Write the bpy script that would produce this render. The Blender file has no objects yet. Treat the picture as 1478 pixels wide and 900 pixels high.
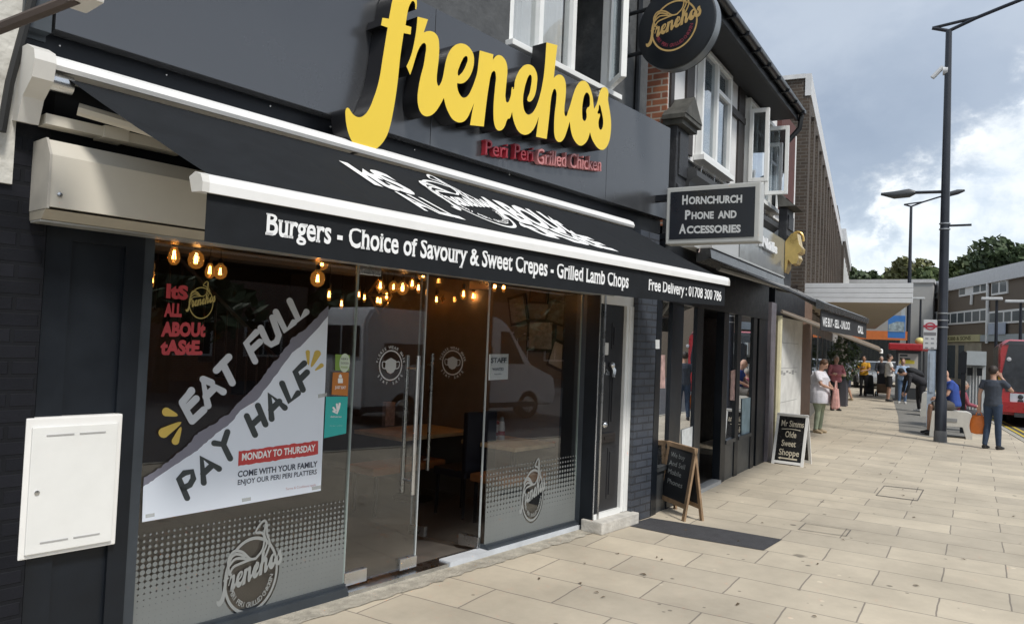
import bpy, bmesh, math, random
from mathutils import Vector, Matrix, noise
random.seed(7)
sc = bpy.context.scene
COL = sc.collection
R = math.radians
V = Vector

# ------------------------------------------------------------------ camera, sky, sun, exposure
EYE = V((0, 0, 1.815))
CR = V((0.52380237, -0.85081534, 0.04176516))
CU = V((-0.0525777, 0.01664436, 0.99847812))
CF = V((0.85021566, 0.52520112, 0.03601556))
FOC = 1091.0
cam = bpy.data.objects.new('camera', bpy.data.cameras.new('camera'))
COL.objects.link(cam)
cam.matrix_world = Matrix(((CR.x, CU.x, -CF.x, EYE.x), (CR.y, CU.y, -CF.y, EYE.y), (CR.z, CU.z, -CF.z, EYE.z), (0, 0, 0, 1)))
cam.data.sensor_width = 36
cam.data.lens = FOC / 1478 * 36
cam.data.clip_start = 0.05
cam.data.clip_end = 2000
sc.camera = cam
SUN_EL, SUN_AZ = 52, -116          # azimuth measured from +X towards +Y
sd = V((math.cos(R(SUN_EL)) * math.cos(R(SUN_AZ)), math.cos(R(SUN_EL)) * math.sin(R(SUN_AZ)), math.sin(R(SUN_EL))))
sl = bpy.data.lights.new('sun', 'SUN')
sl.energy = 1.3
sl.angle = R(10)
sl.color = (1, .95, .87)
so = bpy.data.objects.new('sun', sl)
COL.objects.link(so)
so.rotation_euler = (-sd).to_track_quat('-Z', 'Y').to_euler()
so.location = (0, -20, 30)
sc.view_settings.view_transform = 'Standard'
sc.view_settings.look = 'None'
sc.view_settings.gamma = 1
sc.view_settings.use_curve_mapping = False
sc.view_settings.exposure = 1.24

w = bpy.data.worlds.new('World')
sc.world = w
w.use_nodes = True
nt = w.node_tree
for n in list(nt.nodes): nt.nodes.remove(n)
def N(t, **k):
    n = nt.nodes.new(t)
    for a, b in k.items(): setattr(n, a, b)
    return n
def L(a, b): nt.links.new(a, b)
sky = N('ShaderNodeTexSky', sky_type='NISHITA')
sky.sun_disc = False
sky.sun_elevation = R(SUN_EL)
sky.sun_rotation = R(90 - SUN_AZ)
bg1 = N('ShaderNodeBackground'); bg1.inputs[1].default_value = .10
L(sky.outputs[0], bg1.inputs[0])
tc = N('ShaderNodeTexCoord')
sep = N('ShaderNodeSeparateXYZ'); L(tc.outputs['Generated'], sep.inputs[0])
def M(op, a, b=None, c=None, clamp=False):
    n = N('ShaderNodeMath', operation=op, use_clamp=clamp)
    for i, x in enumerate((a, b, c)):
        if x is None: continue
        if isinstance(x, (int, float)): n.inputs[i].default_value = x
        else: L(x, n.inputs[i])
    return n.outputs[0]
az = M('MULTIPLY', M('ARCTAN2', sep.outputs[1], sep.outputs[0]), 180 / math.pi)
el = M('MULTIPLY', M('ARCSINE', sep.outputs[2]), 180 / math.pi)
def noi(scale, detail, rough, off, squash=1.5):
    mp = N('ShaderNodeMapping'); mp.inputs['Location'].default_value = off; mp.inputs['Scale'].default_value = (1, 1, squash)
    L(tc.outputs['Generated'], mp.inputs[0])
    t = N('ShaderNodeTexNoise'); t.inputs['Scale'].default_value = scale; t.inputs['Detail'].default_value = detail; t.inputs['Roughness'].default_value = rough
    t.inputs['Distortion'].default_value = .15
    L(mp.outputs[0], t.inputs['Vector']); return t.outputs[0]
def smooth(x, a, b):
    n = N('ShaderNodeMapRange', interpolation_type='SMOOTHSTEP')
    n.inputs[1].default_value = a; n.inputs[2].default_value = b; L(x, n.inputs[0]); return n.outputs[0]
def mixc(f, a, b):
    n = N('ShaderNodeMix', data_type='RGBA')
    if isinstance(f, (int, float)): n.inputs[0].default_value = f
    else: L(f, n.inputs[0])
    for i, x in ((6, a), (7, b)):
        if isinstance(x, tuple): n.inputs[i].default_value = (*x, 1)
        else: L(x, n.inputs[i])
    return n.outputs[2]
n1 = noi(4.2, 6, .55, (5.5, 6.6, 0)); n2 = noi(11, 8, .62, (8.1, 1.7, 1)); n3 = noi(2.0, 3, .5, (1.0, 7.0, 2))
n4 = noi(24, 6, .6, (3.1, 1.3, 5))
body = mixc(smooth(n1, .40, .62), (.39, .44, .51), (.53, .575, .63))
# a broad slate coloured cloud base, in patches
dk = M('MULTIPLY', smooth(M('ADD', n3, M('MULTIPLY', M('SUBTRACT', n1, .5), .5)), .40, .60), 1.0)
da = M('MULTIPLY', M('SUBTRACT', az, 8.5), .095); de = M('MULTIPLY', M('SUBTRACT', el, 15.5), .14)
spot = M('POWER', 2.718, M('MULTIPLY', M('ADD', M('MULTIPLY', da, da), M('MULTIPLY', de, de)), -1))
dk = M('MAXIMUM', M('MULTIPLY', dk, .45), M('MULTIPLY', spot, M('ADD', .55, M('MULTIPLY', n2, .8))), clamp=True)
body = mixc(dk, body, (.255, .30, .37))
# the bright bank over the horizon, higher towards the right
edge = M('ADD', 10.0, M('MULTIPLY', M('MINIMUM', M('MAXIMUM', M('SUBTRACT', 5.0, az), 0), 12), .95))
wob = M('ADD', M('MULTIPLY', M('SUBTRACT', n2, .5), 13), M('MULTIPLY', M('SUBTRACT', n4, .5), 5))
dist = M('SUBTRACT', M('ADD', edge, wob), el)
bank = smooth(dist, -2.2, 2.8)
bcol = mixc(smooth(n2, .36, .62), (.50, .565, .64), (.76, .785, .79))
bcol = mixc(smooth(el, 9, 3), bcol, (.72, .75, .745))
body = mixc(M('MULTIPLY', bank, .93), body, bcol)
rim = M('MULTIPLY', M('MULTIPLY', smooth(dist, -.8, 1.2), smooth(dist, 5, 1.5)), smooth(n4, .45, .62))
body = mixc(M('MULTIPLY', rim, .6), body, (.88, .89, .88))
bg2 = N('ShaderNodeBackground'); L(body, bg2.inputs[0]); bg2.inputs[1].default_value = .60
ms = N('ShaderNodeMixShader'); ms.inputs[0].default_value = .88
L(bg1.outputs[0], ms.inputs[1]); L(bg2.outputs[0], ms.inputs[2])
wo = N('ShaderNodeOutputWorld'); L(ms.outputs[0], wo.inputs[0])

# ------------------------------------------------------------------ frames and pixel rays
def ray(x, y): return CF + CR * ((x - 739) / FOC) - CU * ((y - 450) / FOC)
def ground(x, y, z=0):
    d = ray(x, y); return EYE + d * ((z - EYE.z) / d.z)
class Frame:
    """u along a, off along n, z along c"""
    def __init__(s, o, a, n, c=(0, 0, 1)):
        s.o, s.a, s.n, s.c = V(o), V(a).normalized(), V(n).normalized(), V(c).normalized()
    def pt(s, u, off, z): return s.o + s.a * u + s.n * off + s.c * z
    def px(s, x, y, off=0.0):
        d = ray(x, y); q = EYE + d * ((s.o + s.n * off - EYE).dot(s.n) / d.dot(s.n)) - s.o
        return q.dot(s.a), q.dot(s.c)
PHI = R(-7.899)
DF = V((math.cos(PHI), math.sin(PHI), 0)); NF = V((math.sin(PHI), -math.cos(PHI), 0))
F = Frame((6.72, 3.326, 0), DF, NF)                     # restaurant front
YS = 2.86
S = Frame((0, YS, 0), (1, 0, 0), (0, -1, 0))            # straight street front
PB = R(6.6)
B = Frame((17.75, 3.36, 0), (math.cos(PB), math.sin(PB), 0), (math.sin(PB), -math.cos(PB), 0))  # brown block front
def atX(X): return Frame((X, 0, 0), (0, -1, 0), (-1, 0, 0))   # plane across the street, u = -Y
W0 = Frame((0, 0, 0), (1, 0, 0), (0, 1, 0))             # plain world axes

# ------------------------------------------------------------------ materials
MATS = {}
def mat(name, col, rough=.6, metal=0, amt=.12, scale=6, bump=0, bscale=40, coat=0, spec=.5, emit=None, es=0):
    if name in MATS: return MATS[name]
    m = bpy.data.materials.new(name); m.use_nodes = True; t = m.node_tree; b = t.nodes['Principled BSDF']
    b.inputs['Roughness'].default_value = rough; b.inputs['Metallic'].default_value = metal
    b.inputs['Specular IOR Level'].default_value = spec; b.inputs['Coat Weight'].default_value = coat
    co = t.nodes.new('ShaderNodeTexCoord')
    nz = t.nodes.new('ShaderNodeTexNoise'); nz.inputs['Scale'].default_value = scale; nz.inputs['Detail'].default_value = 6; nz.inputs['Roughness'].default_value = .6
    t.links.new(co.outputs['Object'], nz.inputs['Vector'])
    mr = t.nodes.new('ShaderNodeMapRange'); mr.inputs[1].default_value = .25; mr.inputs[2].default_value = .75
    mr.inputs[3].default_value = 1 - amt; mr.inputs[4].default_value = 1 + amt
    t.links.new(nz.outputs[0], mr.inputs[0])
    mx = t.nodes.new('ShaderNodeVectorMath'); mx.operation = 'SCALE'; mx.inputs[0].default_value = col
    t.links.new(mr.outputs[0], mx.inputs['Scale']); t.links.new(mx.outputs[0], b.inputs['Base Color'])
    rr = t.nodes.new('ShaderNodeMapRange'); rr.inputs[1].default_value = .3; rr.inputs[2].default_value = .7
    rr.inputs[3].default_value = max(0, rough - .06); rr.inputs[4].default_value = min(1, rough + .06)
    t.links.new(nz.outputs[0], rr.inputs[0]); t.links.new(rr.outputs[0], b.inputs['Roughness'])
    if bump:
        nb = t.nodes.new('ShaderNodeTexNoise'); nb.inputs['Scale'].default_value = bscale; nb.inputs['Detail'].default_value = 4
        t.links.new(co.outputs['Object'], nb.inputs['Vector'])
        bp = t.nodes.new('ShaderNodeBump'); bp.inputs['Strength'].default_value = bump; bp.inputs['Distance'].default_value = .02
        t.links.new(nb.outputs[0], bp.inputs['Height']); t.links.new(bp.outputs[0], b.inputs['Normal'])
    if emit:
        b.inputs['Emission Color'].default_value = (*emit, 1); b.inputs['Emission Strength'].default_value = es
    MATS[name] = m; return m
def brick(name, c1, c2, mortar, phi=0, bw=.23, bh=.077, ms=.011, rough=.8, bump=.4, offset=.5, loc=(0, 0, 0), flat=False, spots=0):
    """brick pattern on walls (u = along phi, v = z) or, flat=True, on the ground (u = Y, v = X)"""
    if name in MATS: return MATS[name]
    m = bpy.data.materials.new(name); m.use_nodes = True; t = m.node_tree; b = t.nodes['Principled BSDF']
    b.inputs['Roughness'].default_value = rough
    if 'black' in name: b.inputs['Specular IOR Level'].default_value = .18
    def nn(k, **kw):
        n = t.nodes.new(k)
        for a, x in kw.items(): setattr(n, a, x)
        return n
    co = nn('ShaderNodeTexCoord'); mp = nn('ShaderNodeMapping'); mp.inputs['Rotation'].default_value = (0, 0, -phi); mp.inputs['Location'].default_value = loc
    t.links.new(co.outputs['Object'], mp.inputs[0])
    sp = nn('ShaderNodeSeparateXYZ'); cb = nn('ShaderNodeCombineXYZ'); t.links.new(mp.outputs[0], sp.inputs[0])
    if flat:   # hand laid: joints wander a little
        nd = nn('ShaderNodeTexNoise'); nd.inputs['Scale'].default_value = 2.2; nd.inputs['Detail'].default_value = 5; t.links.new(co.outputs['Object'], nd.inputs['Vector'])
        ns = nn('ShaderNodeVectorMath', operation='MULTIPLY_ADD'); ns.inputs[1].default_value = (.035, .035, 0); t.links.new(nd.outputs['Color'], ns.inputs[0]); t.links.new(mp.outputs[0], ns.inputs[2])
        t.links.new(ns.outputs[0], sp.inputs[0])
        t.links.new(sp.outputs[1], cb.inputs[0]); t.links.new(sp.outputs[0], cb.inputs[1])
    else:
        ad = nn('ShaderNodeMath', operation='ADD'); t.links.new(sp.outputs[0], ad.inputs[0]); t.links.new(sp.outputs[1], ad.inputs[1])
        t.links.new(ad.outputs[0], cb.inputs[0]); t.links.new(sp.outputs[2], cb.inputs[1])
    br = nn('ShaderNodeTexBrick'); br.offset = offset
    br.inputs['Scale'].default_value = 1; br.inputs['Brick Width'].default_value = bw; br.inputs['Row Height'].default_value = bh
    br.inputs['Mortar Size'].default_value = ms; br.inputs['Mortar Smooth'].default_value = .25; br.inputs['Bias'].default_value = 0
    br.inputs['Color1'].default_value = (*c1, 1); br.inputs['Color2'].default_value = (*c2, 1); br.inputs['Mortar'].default_value = (*mortar, 1)
    t.links.new(cb.outputs[0], br.inputs['Vector'])
    nz = nn('ShaderNodeTexNoise'); nz.inputs['Scale'].default_value = .9 if flat else 5; nz.inputs['Detail'].default_value = 12; nz.inputs['Roughness'].default_value = .68
    t.links.new(co.outputs['Object'], nz.inputs['Vector'])
    mr = nn('ShaderNodeMapRange'); mr.inputs[1].default_value = .28; mr.inputs[2].default_value = .72; mr.inputs[3].default_value = .74; mr.inputs[4].default_value = 1.18
    t.links.new(nz.outputs[0], mr.inputs[0])
    sc_ = nn('ShaderNodeVectorMath', operation='SCALE'); t.links.new(br.outputs[0], sc_.inputs[0]); t.links.new(mr.outputs[0], sc_.inputs['Scale'])
    out = sc_.outputs[0]
    if spots:   # trodden gum spots and small stains
        for s_, th, dk in ((1.7, .05, .36), (4.1, .06, .5), (.8, .05, .5), (2.6, .055, 1.25)):
            vo = nn('ShaderNodeTexVoronoi'); vo.inputs['Scale'].default_value = s_; t.links.new(co.outputs['Object'], vo.inputs['Vector'])
            st = nn('ShaderNodeMapRange', interpolation_type='SMOOTHSTEP'); st.inputs[1].default_value = th * .75; st.inputs[2].default_value = th * 1.2
            st.inputs[3].default_value = dk; st.inputs[4].default_value = 1
            n5 = nn('ShaderNodeTexNoise'); n5.inputs['Scale'].default_value = 14; t.links.new(co.outputs['Object'], n5.inputs['Vector'])
            a5 = nn('ShaderNodeMath', operation='MULTIPLY_ADD'); a5.inputs[1].default_value = .05; t.links.new(n5.outputs[0], a5.inputs[0]); t.links.new(vo.outputs[0], a5.inputs[2])
            s5 = nn('ShaderNodeMath', operation='SUBTRACT'); s5.inputs[1].default_value = .025; t.links.new(a5.outputs[0], s5.inputs[0])
            t.links.new(s5.outputs[0], st.inputs[0])
            m2 = nn('ShaderNodeVectorMath', operation='SCALE'); t.links.new(out, m2.inputs[0]); t.links.new(st.outputs[0], m2.inputs['Scale']); out = m2.outputs[0]
    t.links.new(out, b.inputs['Base Color'])
    bp = nn('ShaderNodeBump'); bp.inputs['Strength'].default_value = bump; bp.inputs['Distance'].default_value = .008; bp.invert = True
    nb = nn('ShaderNodeTexNoise'); nb.inputs['Scale'].default_value = 70; nb.inputs['Detail'].default_value = 5; t.links.new(co.outputs['Object'], nb.inputs['Vector'])
    ma = nn('ShaderNodeMath', operation='MULTIPLY_ADD'); ma.inputs[1].default_value = -.25; t.links.new(nb.outputs[0], ma.inputs[0]); t.links.new(br.outputs['Fac'], ma.inputs[2])
    t.links.new(ma.outputs[0], bp.inputs['Height']); t.links.new(bp.outputs[0], b.inputs['Normal'])
    MATS[name] = m; return m
def glass(name, tint=(.88, .89, .89), rough=0.0, boost=1.0, base=0.0):
    if name in MATS: return MATS[name]
    m = bpy.data.materials.new(name); m.use_nodes = True; t = m.node_tree
    for n in list(t.nodes): t.nodes.remove(n)
    tr = t.nodes.new('ShaderNodeBsdfTransparent'); tr.inputs[0].default_value = (*tint, 1)
    gl = t.nodes.new('ShaderNodeBsdfGlossy'); gl.inputs['Roughness'].default_value = rough; gl.inputs[0].default_value = (.95, .97, 1, 1)
    fr = t.nodes.new('ShaderNodeFresnel'); ge = t.nodes.new('ShaderNodeNewGeometry'); io = t.nodes.new('ShaderNodeMath'); io.operation = 'MULTIPLY_ADD'
    io.inputs[1].default_value = 1 / 1.5 - 1.5; io.inputs[2].default_value = 1.5; t.links.new(ge.outputs['Backfacing'], io.inputs[0]); t.links.new(io.outputs[0], fr.inputs[0])   # a sheet of glass, not a solid block
    mu = t.nodes.new('ShaderNodeMath'); mu.operation = 'MULTIPLY_ADD'; mu.use_clamp = True; mu.inputs[1].default_value = boost; mu.inputs[2].default_value = base
    t.links.new(fr.outputs[0], mu.inputs[0])
    mx = t.nodes.new('ShaderNodeMixShader'); t.links.new(mu.outputs[0], mx.inputs[0]); t.links.new(tr.outputs[0], mx.inputs[1]); t.links.new(gl.outputs[0], mx.inputs[2])
    o = t.nodes.new('ShaderNodeOutputMaterial'); t.links.new(mx.outputs[0], o.inputs[0])
    MATS[name] = m; return m
def alpha(name, col, a, rough=.6):
    """printed or etched film: part see-through"""
    if name in MATS: return MATS[name]
    m = bpy.data.materials.new(name); m.use_nodes = True; b = m.node_tree.nodes['Principled BSDF']
    b.inputs['Base Color'].default_value = (*col, 1); b.inputs['Roughness'].default_value = rough; b.inputs['Alpha'].default_value = a
    MATS[name] = m; return m

BLACK = mat('black_paint', (.007, .009, .013), .45, amt=.3, scale=9, spec=.35)
BLACKSAT = mat('satin_black_panel', (.007, .010, .015), .42, amt=.3, scale=3, spec=.35)
FASCIA = mat('charcoal_fascia_sheet', (.105, .110, .120), .24, metal=.62, amt=.06, scale=1.2)
RENDER = mat('dark_grey_painted_render', (.075, .079, .083), .75, amt=.35, scale=7, bump=.35, bscale=22)
WHITEM = mat('white_powder_coat', (.80, .80, .79), .38, amt=.05, scale=5)
UPVC = mat('white_upvc', (.80, .81, .80), .32, amt=.05, scale=4)
BEIGE = mat('cream_metal', (.60, .57, .50), .42, amt=.06, scale=3)
GREYFR = mat('grey_aluminium', (.045, .055, .068), .4, metal=.2, amt=.15)
STEEL = mat('brushed_steel', (.62, .63, .64), .28, metal=1, amt=.12)
CANVAS = mat('charcoal_canvas', (.013, .015, .018), .85, amt=.25, spec=.2, scale=8, bump=.15, bscale=300)
VINYLW = mat('white_lettering', (.82, .83, .84), .5, amt=.04)
WOOD = mat('pale_wood', (.58, .42, .24), .45, amt=.3, scale=9)
OAK = mat('weathered_wood', (.30, .20, .12), .6, amt=.35, scale=14)
GLASS = glass('shop_glass', boost=1.55)
GLASSD = glass('window_glass', tint=(.62, .66, .68), boost=1.4, base=.03)
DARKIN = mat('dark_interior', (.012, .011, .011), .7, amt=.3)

# ------------------------------------------------------------------ mesh builder
class MB:
    def __init__(s, fr=None): s.bm = bmesh.new(); s.fr = fr or W0; s.mi = 0; s.tag = []
    def v(s, p): return s.bm.verts.new(s.fr.pt(*p))
    def f(s, vs):
        try:
            fc = s.bm.faces.new(vs); fc.material_index = s.mi; return fc
        except ValueError: return None
    def quad(s, *pts): return s.f([s.v(p) for p in pts])
    def box(s, lo, hi, bev=0):
        (a, b, c), (d, e, g) = lo, hi
        vs = [s.v(p) for p in ((a, b, c), (d, b, c), (d, e, c), (a, e, c), (a, b, g), (d, b, g), (d, e, g), (a, e, g))]
        fs = [s.f([vs[i] for i in q]) for q in ((0, 3, 2, 1), (4, 5, 6, 7), (0, 1, 5, 4), (1, 2, 6, 5), (2, 3, 7, 6), (3, 0, 4, 7))]
        if bev:
            es = list({e for fc in fs for e in fc.edges})
            bmesh.ops.bevel(s.bm, geom=es, offset=bev, segments=2, affect='EDGES', profile=.6)
        return s
    def prism(s, pts, o0, o1, bev=0):
        """polygon in (u, z) pushed from off o0 to o1"""
        a = [s.v((u, o0, z)) for u, z in pts]; b = [s.v((u, o1, z)) for u, z in pts]
        n = len(pts); s.f(a); s.f(b[::-1])
        for i in range(n): s.f([a[i], a[(i + 1) % n], b[(i + 1) % n], b[i]])
        return s
    def hull(s, A, Bp):
        """two matching rings of 3-D points joined into a solid"""
        a = [s.v(p) for p in A]; b = [s.v(p) for p in Bp]; n = len(A); s.f(a); s.f(b[::-1])
        for i in range(n): s.f([a[i], a[(i + 1) % n], b[(i + 1) % n], b[i]])
        return s
    def tube(s, pts, r, seg=8, caps=True):
        P = [s.fr.pt(*p) for p in pts]; n = len(P); rr = r if isinstance(r, (list, tuple)) else [r] * n
        rings = []; up = None
        for i in range(n):
            t = (P[min(i + 1, n - 1)] - P[max(i - 1, 0)]).normalized()
            if up is None: up = t.orthogonal().normalized()
            up = (up - t * up.dot(t)).normalized(); sd_ = t.cross(up)
            rings.append([s.bm.verts.new(P[i] + (up * math.cos(2 * math.pi * k / seg) + sd_ * math.sin(2 * math.pi * k / seg)) * rr[i]) for k in range(seg)])
        for i in range(n - 1):
            for k in range(seg): s.f([rings[i][k], rings[i][(k + 1) % seg], rings[i + 1][(k + 1) % seg], rings[i + 1][k]])
        if caps: s.f(rings[0][::-1]); s.f(rings[-1])
        return s
    def lathe(s, prof, c, ax=(0, 0, 1), seg=14):
        """prof of (radius, height) round the axis ax through c (frame coordinates)"""
        c = s.fr.pt(*c); o0 = s.fr.pt(0, 0, 0); ax = (s.fr.pt(*ax) - o0).normalized(); e1 = ax.orthogonal().normalized(); e2 = ax.cross(e1); rings = []
        for r, h in prof:
            if r < 1e-5: rings.append([s.bm.verts.new(c + ax * h)]); continue
            rings.append([s.bm.verts.new(c + ax * h + (e1 * math.cos(2 * math.pi * k / seg) + e2 * math.sin(2 * math.pi * k / seg)) * r) for k in range(seg)])
        for a, b in zip(rings, rings[1:]):
            for k in range(seg):
                x, y = a[k % len(a)], a[(k + 1) % len(a)]; p, q = b[k % len(b)], b[(k + 1) % len(b)]
                l = []
                for z in (x, y, q, p):
                    if z not in l: l.append(z)
                if len(l) > 2: s.f(l)
        if len(rings[0]) > 1: s.f(rings[0][::-1])
        if len(rings[-1]) > 1: s.f(rings[-1])
        return s
    def ball(s, c, r, seg=12, rot=None):
        if isinstance(r, (int, float)): r = (r, r, r)
        q = s.fr.pt(*c); mt = Matrix.Translation(q) @ (rot or Matrix.Identity(4)) @ Matrix.Diagonal((*r, 1))
        res = bmesh.ops.create_uvsphere(s.bm, u_segments=seg, v_segments=max(6, seg * 2 // 3), radius=1, matrix=mt)
        for fc in {f for v_ in res['verts'] for f in v_.link_faces}: fc.material_index = s.mi
        return s
    def flat(s, polys, fn):
        """2-D faces (lists of (x, y)) put through fn -> frame point"""
        for vs, fs in polys:
            q = [s.v(fn(x, y)) for x, y in vs]
            for fc in fs: s.f([q[i] for i in fc])
        return s
    def build(s, name, m, parent=None, smooth=False, autos=None):
        bm = s.bm
        bmesh.ops.recalc_face_normals(bm, faces=bm.faces[:])
        me = bpy.data.meshes.new(name); bm.to_mesh(me); bm.free()
        for x in (m if isinstance(m, (list, tuple)) else [m]): me.materials.append(x)
        if smooth:
            for p in me.polygons: p.use_smooth = True
            if autos is None: autos = 40
            try: me.set_sharp_from_angle(angle=R(autos))
            except Exception: pass
        o = bpy.data.objects.new(name, me); COL.objects.link(o)
        if parent is not None: adopt(o, parent)
        return o
ROOTM = {}
def world_of(o):
    if o.name in ROOTM: return ROOTM[o.name]
    return Matrix.Identity(4)
def adopt(o, p):
    o.parent = p; o.matrix_parent_inverse = world_of(p).inverted()
def tag(o, label, cat, group=None):
    o['label'] = label; o['category'] = cat
    if group: o['group'] = group
    return o
def thing(name, label, cat, loc=(0, 0, 0), rz=0, group=None):
    o = bpy.data.objects.new(name, None); COL.objects.link(o); o.empty_display_size = .1
    o.location = loc; o.rotation_euler = (0, 0, rz)
    ROOTM[o.name] = Matrix.Translation(V(loc)) @ Matrix.Rotation(rz, 4, 'Z')
    return tag(o, label, cat, group)
def structure(o): o['kind'] = 'structure'; return o
def dup(root, loc, rz=None, label=None, scale=None):
    def cp(o, par):
        c = o.copy(); COL.objects.link(c)
        if par: c.parent = par
        for ch in o.children: cp(ch, c)
        return c
    r = cp(root, None); r.location = loc
    if rz is not None: r.rotation_euler = (0, 0, rz)
    if scale: r.scale = (scale,) * 3
    if label: r['label'] = label
    return r

# ------------------------------------------------------------------ lettering
def glyphs(txt, bold=0.0, serif=0.0, shear=0.0):
    cu = bpy.data.curves.new('t', 'FONT'); cu.body = txt; cu.size = 1; cu.offset = bold; cu.resolution_u = 3; cu.shear = shear
    ob = bpy.data.objects.new('t', cu); COL.objects.link(ob)
    dg = bpy.context.evaluated_depsgraph_get(); me = ob.evaluated_get(dg).to_mesh()
    vs = [(v.co.x, v.co.y) for v in me.vertices]; fs = [list(p.vertices) for p in me.polygons]
    cnt = {}
    for f_ in fs:
        for i in range(len(f_)):
            e = tuple(sorted((f_[i], f_[(i + 1) % len(f_)]))); cnt[e] = cnt.get(e, 0) + 1
    ob.evaluated_get(dg).to_mesh_clear(); bpy.data.objects.remove(ob); bpy.data.curves.remove(cu)
    if serif:
        add = []
        for (a, b), c in cnt.items():
            if c != 1: continue
            (x0, y0), (x1, y1) = vs[a], vs[b]
            if abs(y0 - y1) > .004 or not .05 < abs(x1 - x0) < .3: continue
            x0, x1 = min(x0, x1), max(x0, x1)
            if min(abs(y0 - q) for q in LEV) > .045 and y0 > -.12: continue
            low = abs(y0 + bold) < .03 or y0 < -.1
            dy = .075 if low else -.075
            add.append((x0 - serif, x1 + serif, min(y0, y0 + dy), max(y0, y0 + dy)))
        for x0, x1, y0, y1 in add:
            k = len(vs); vs += [(x0, y0), (x1, y0), (x1, y1), (x0, y1)]; fs.append([k, k + 1, k + 2, k + 3])
    return vs, fs
LEV = [0, 0]
LEV = [0, max(y for x, y in glyphs('x')[0]), max(y for x, y in glyphs('H')[0]), max(y for x, y in glyphs('l')[0])]
_cap = {}
def cap_height(bold):
    if bold not in _cap:
        vs, _ = glyphs('H', bold); _cap[bold] = (min(y for x, y in vs), max(y for x, y in vs))
    return _cap[bold]
def lettering(mb, fr, off, txt, left, right, cap, bold=0.0, serif=0.0, shear=0.0, mirror=False, raw=False, xh=0, free=False):
    """text with its baseline from pixel left to pixel right, capitals reaching up to pixel cap (all seen on the plane fr at off)"""
    vs, fs = glyphs(txt, bold, serif, shear)
    x0 = min(v[0] for v in vs); x1 = max(v[0] for v in vs); b0, b1 = cap_height(bold)
    q = (lambda p: p) if raw else (lambda p: fr.px(p[0], p[1], off))
    (ul, zl), (ur, zr), (uc, zc_) = q(left), q(right), q(cap)
    hu, hz = uc - ul, zc_ - (zl + (zr - zl) * ((uc - ul) / (ur - ul) if not raw and abs(ur - ul) > 1e-6 else 0))
    if not raw and not free: hu = 0
    if free: hz = zc_ - zl
    def fn(x, y):
        s_ = (x - x0) / (x1 - x0); t_ = (y - b0) / (b1 - b0)
        if xh:
            q_ = (LEV[1] - b0) / (b1 - b0)
            t_ = t_ / q_ * xh if 0 <= t_ <= q_ else (xh + (t_ - q_) / (1 - q_) * (1 - xh) if t_ > q_ else t_ * .8)
        if mirror: s_ = 1 - s_
        return (ul + (ur - ul) * s_ + hu * t_, off, zl + (zr - zl) * s_ + hz * t_)
    old = mb.fr; mb.fr = fr; k = [0]
    mb.flat([(vs, fs)], fn); mb.fr = old
    return mb
def fill(mb, fr, loops, off, ext=0.0, sub=True):
    """smooth closed outlines (lists of (u, z)); inner loops become holes; ext = thickness behind off"""
    cu = bpy.data.curves.new('c', 'CURVE'); cu.dimensions = '2D'; cu.fill_mode = 'BOTH' if ext else 'FRONT'; cu.extrude = ext / 2; cu.resolution_u = 4
    for lp in loops:
        sp = cu.splines.new('BEZIER'); sp.bezier_points.add(len(lp) - 1); sp.use_cyclic_u = True
        for bp_, p in zip(sp.bezier_points, lp):
            bp_.co = (p[0], p[1], 0); h = 'VECTOR' if (len(p) > 2 or not sub) else 'AUTO'; bp_.handle_left_type = h; bp_.handle_right_type = h
    ob = bpy.data.objects.new('c', cu); COL.objects.link(ob)
    dg = bpy.context.evaluated_depsgraph_get(); me = ob.evaluated_get(dg).to_mesh()
    vs = [mb.bm.verts.new(fr.pt(v.co.x, off - ext / 2 + v.co.z, v.co.y)) for v in me.vertices]
    for p in me.polygons:
        fc = mb.f([vs[i] for i in p.vertices])
        if fc and ext and abs(p.normal.z) < .5: fc.material_index = 1
        elif fc and ext and sum(me.vertices[i].co.z for i in p.vertices) < 0: fc.material_index = 1
    ob.evaluated_get(dg).to_mesh_clear(); bpy.data.objects.remove(ob); bpy.data.curves.remove(cu)
    return mb
def stroke(mb, fn, pts, r, k=6, lift=[0.0]):
    """flat brush stroke of round ends through 2-D points; fn(x, y, lift) -> frame point; r number or list"""
    n = len(pts); rr = r if isinstance(r, (list, tuple)) else [r] * n
    lift[0] = (lift[0] + .00012) % .0012
    Lf, Rt = [], []
    def nrm(i, j):
        dx, dy = pts[j][0] - pts[i][0], pts[j][1] - pts[i][1]; d = math.hypot(dx, dy) or 1; return -dy / d, dx / d
    for i in range(n):
        a = nrm(max(i - 1, 0), min(i + 1, n - 1)) if 0 < i < n - 1 else (nrm(0, 1) if i == 0 else nrm(n - 2, n - 1))
        Lf.append((pts[i][0] + a[0] * rr[i], pts[i][1] + a[1] * rr[i])); Rt.append((pts[i][0] - a[0] * rr[i], pts[i][1] - a[1] * rr[i]))
    def cap(i, a, sgn):
        return [(pts[i][0] + rr[i] * (a[0] * math.cos(t) + sgn * a[1] * math.sin(t)), pts[i][1] + rr[i] * (a[1] * math.cos(t) - sgn * a[0] * math.sin(t))) for t in [math.pi * j / k for j in range(1, k)]]
    vl = [mb.v(fn(*p, lift[0])) for p in Lf]; vr = [mb.v(fn(*p, lift[0])) for p in Rt]
    for i in range(n - 1): mb.f([vl[i], vl[i + 1], vr[i + 1], vr[i]])
    e = [mb.v(fn(*p, lift[0])) for p in cap(n - 1, nrm(n - 2, n - 1), 1)]
    mb.f([vl[-1]] + e + [vr[-1]])
    e = [mb.v(fn(*p, lift[0])) for p in cap(0, nrm(0, 1), -1)]
    mb.f([vl[0]] + e + [vr[0]])
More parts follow.
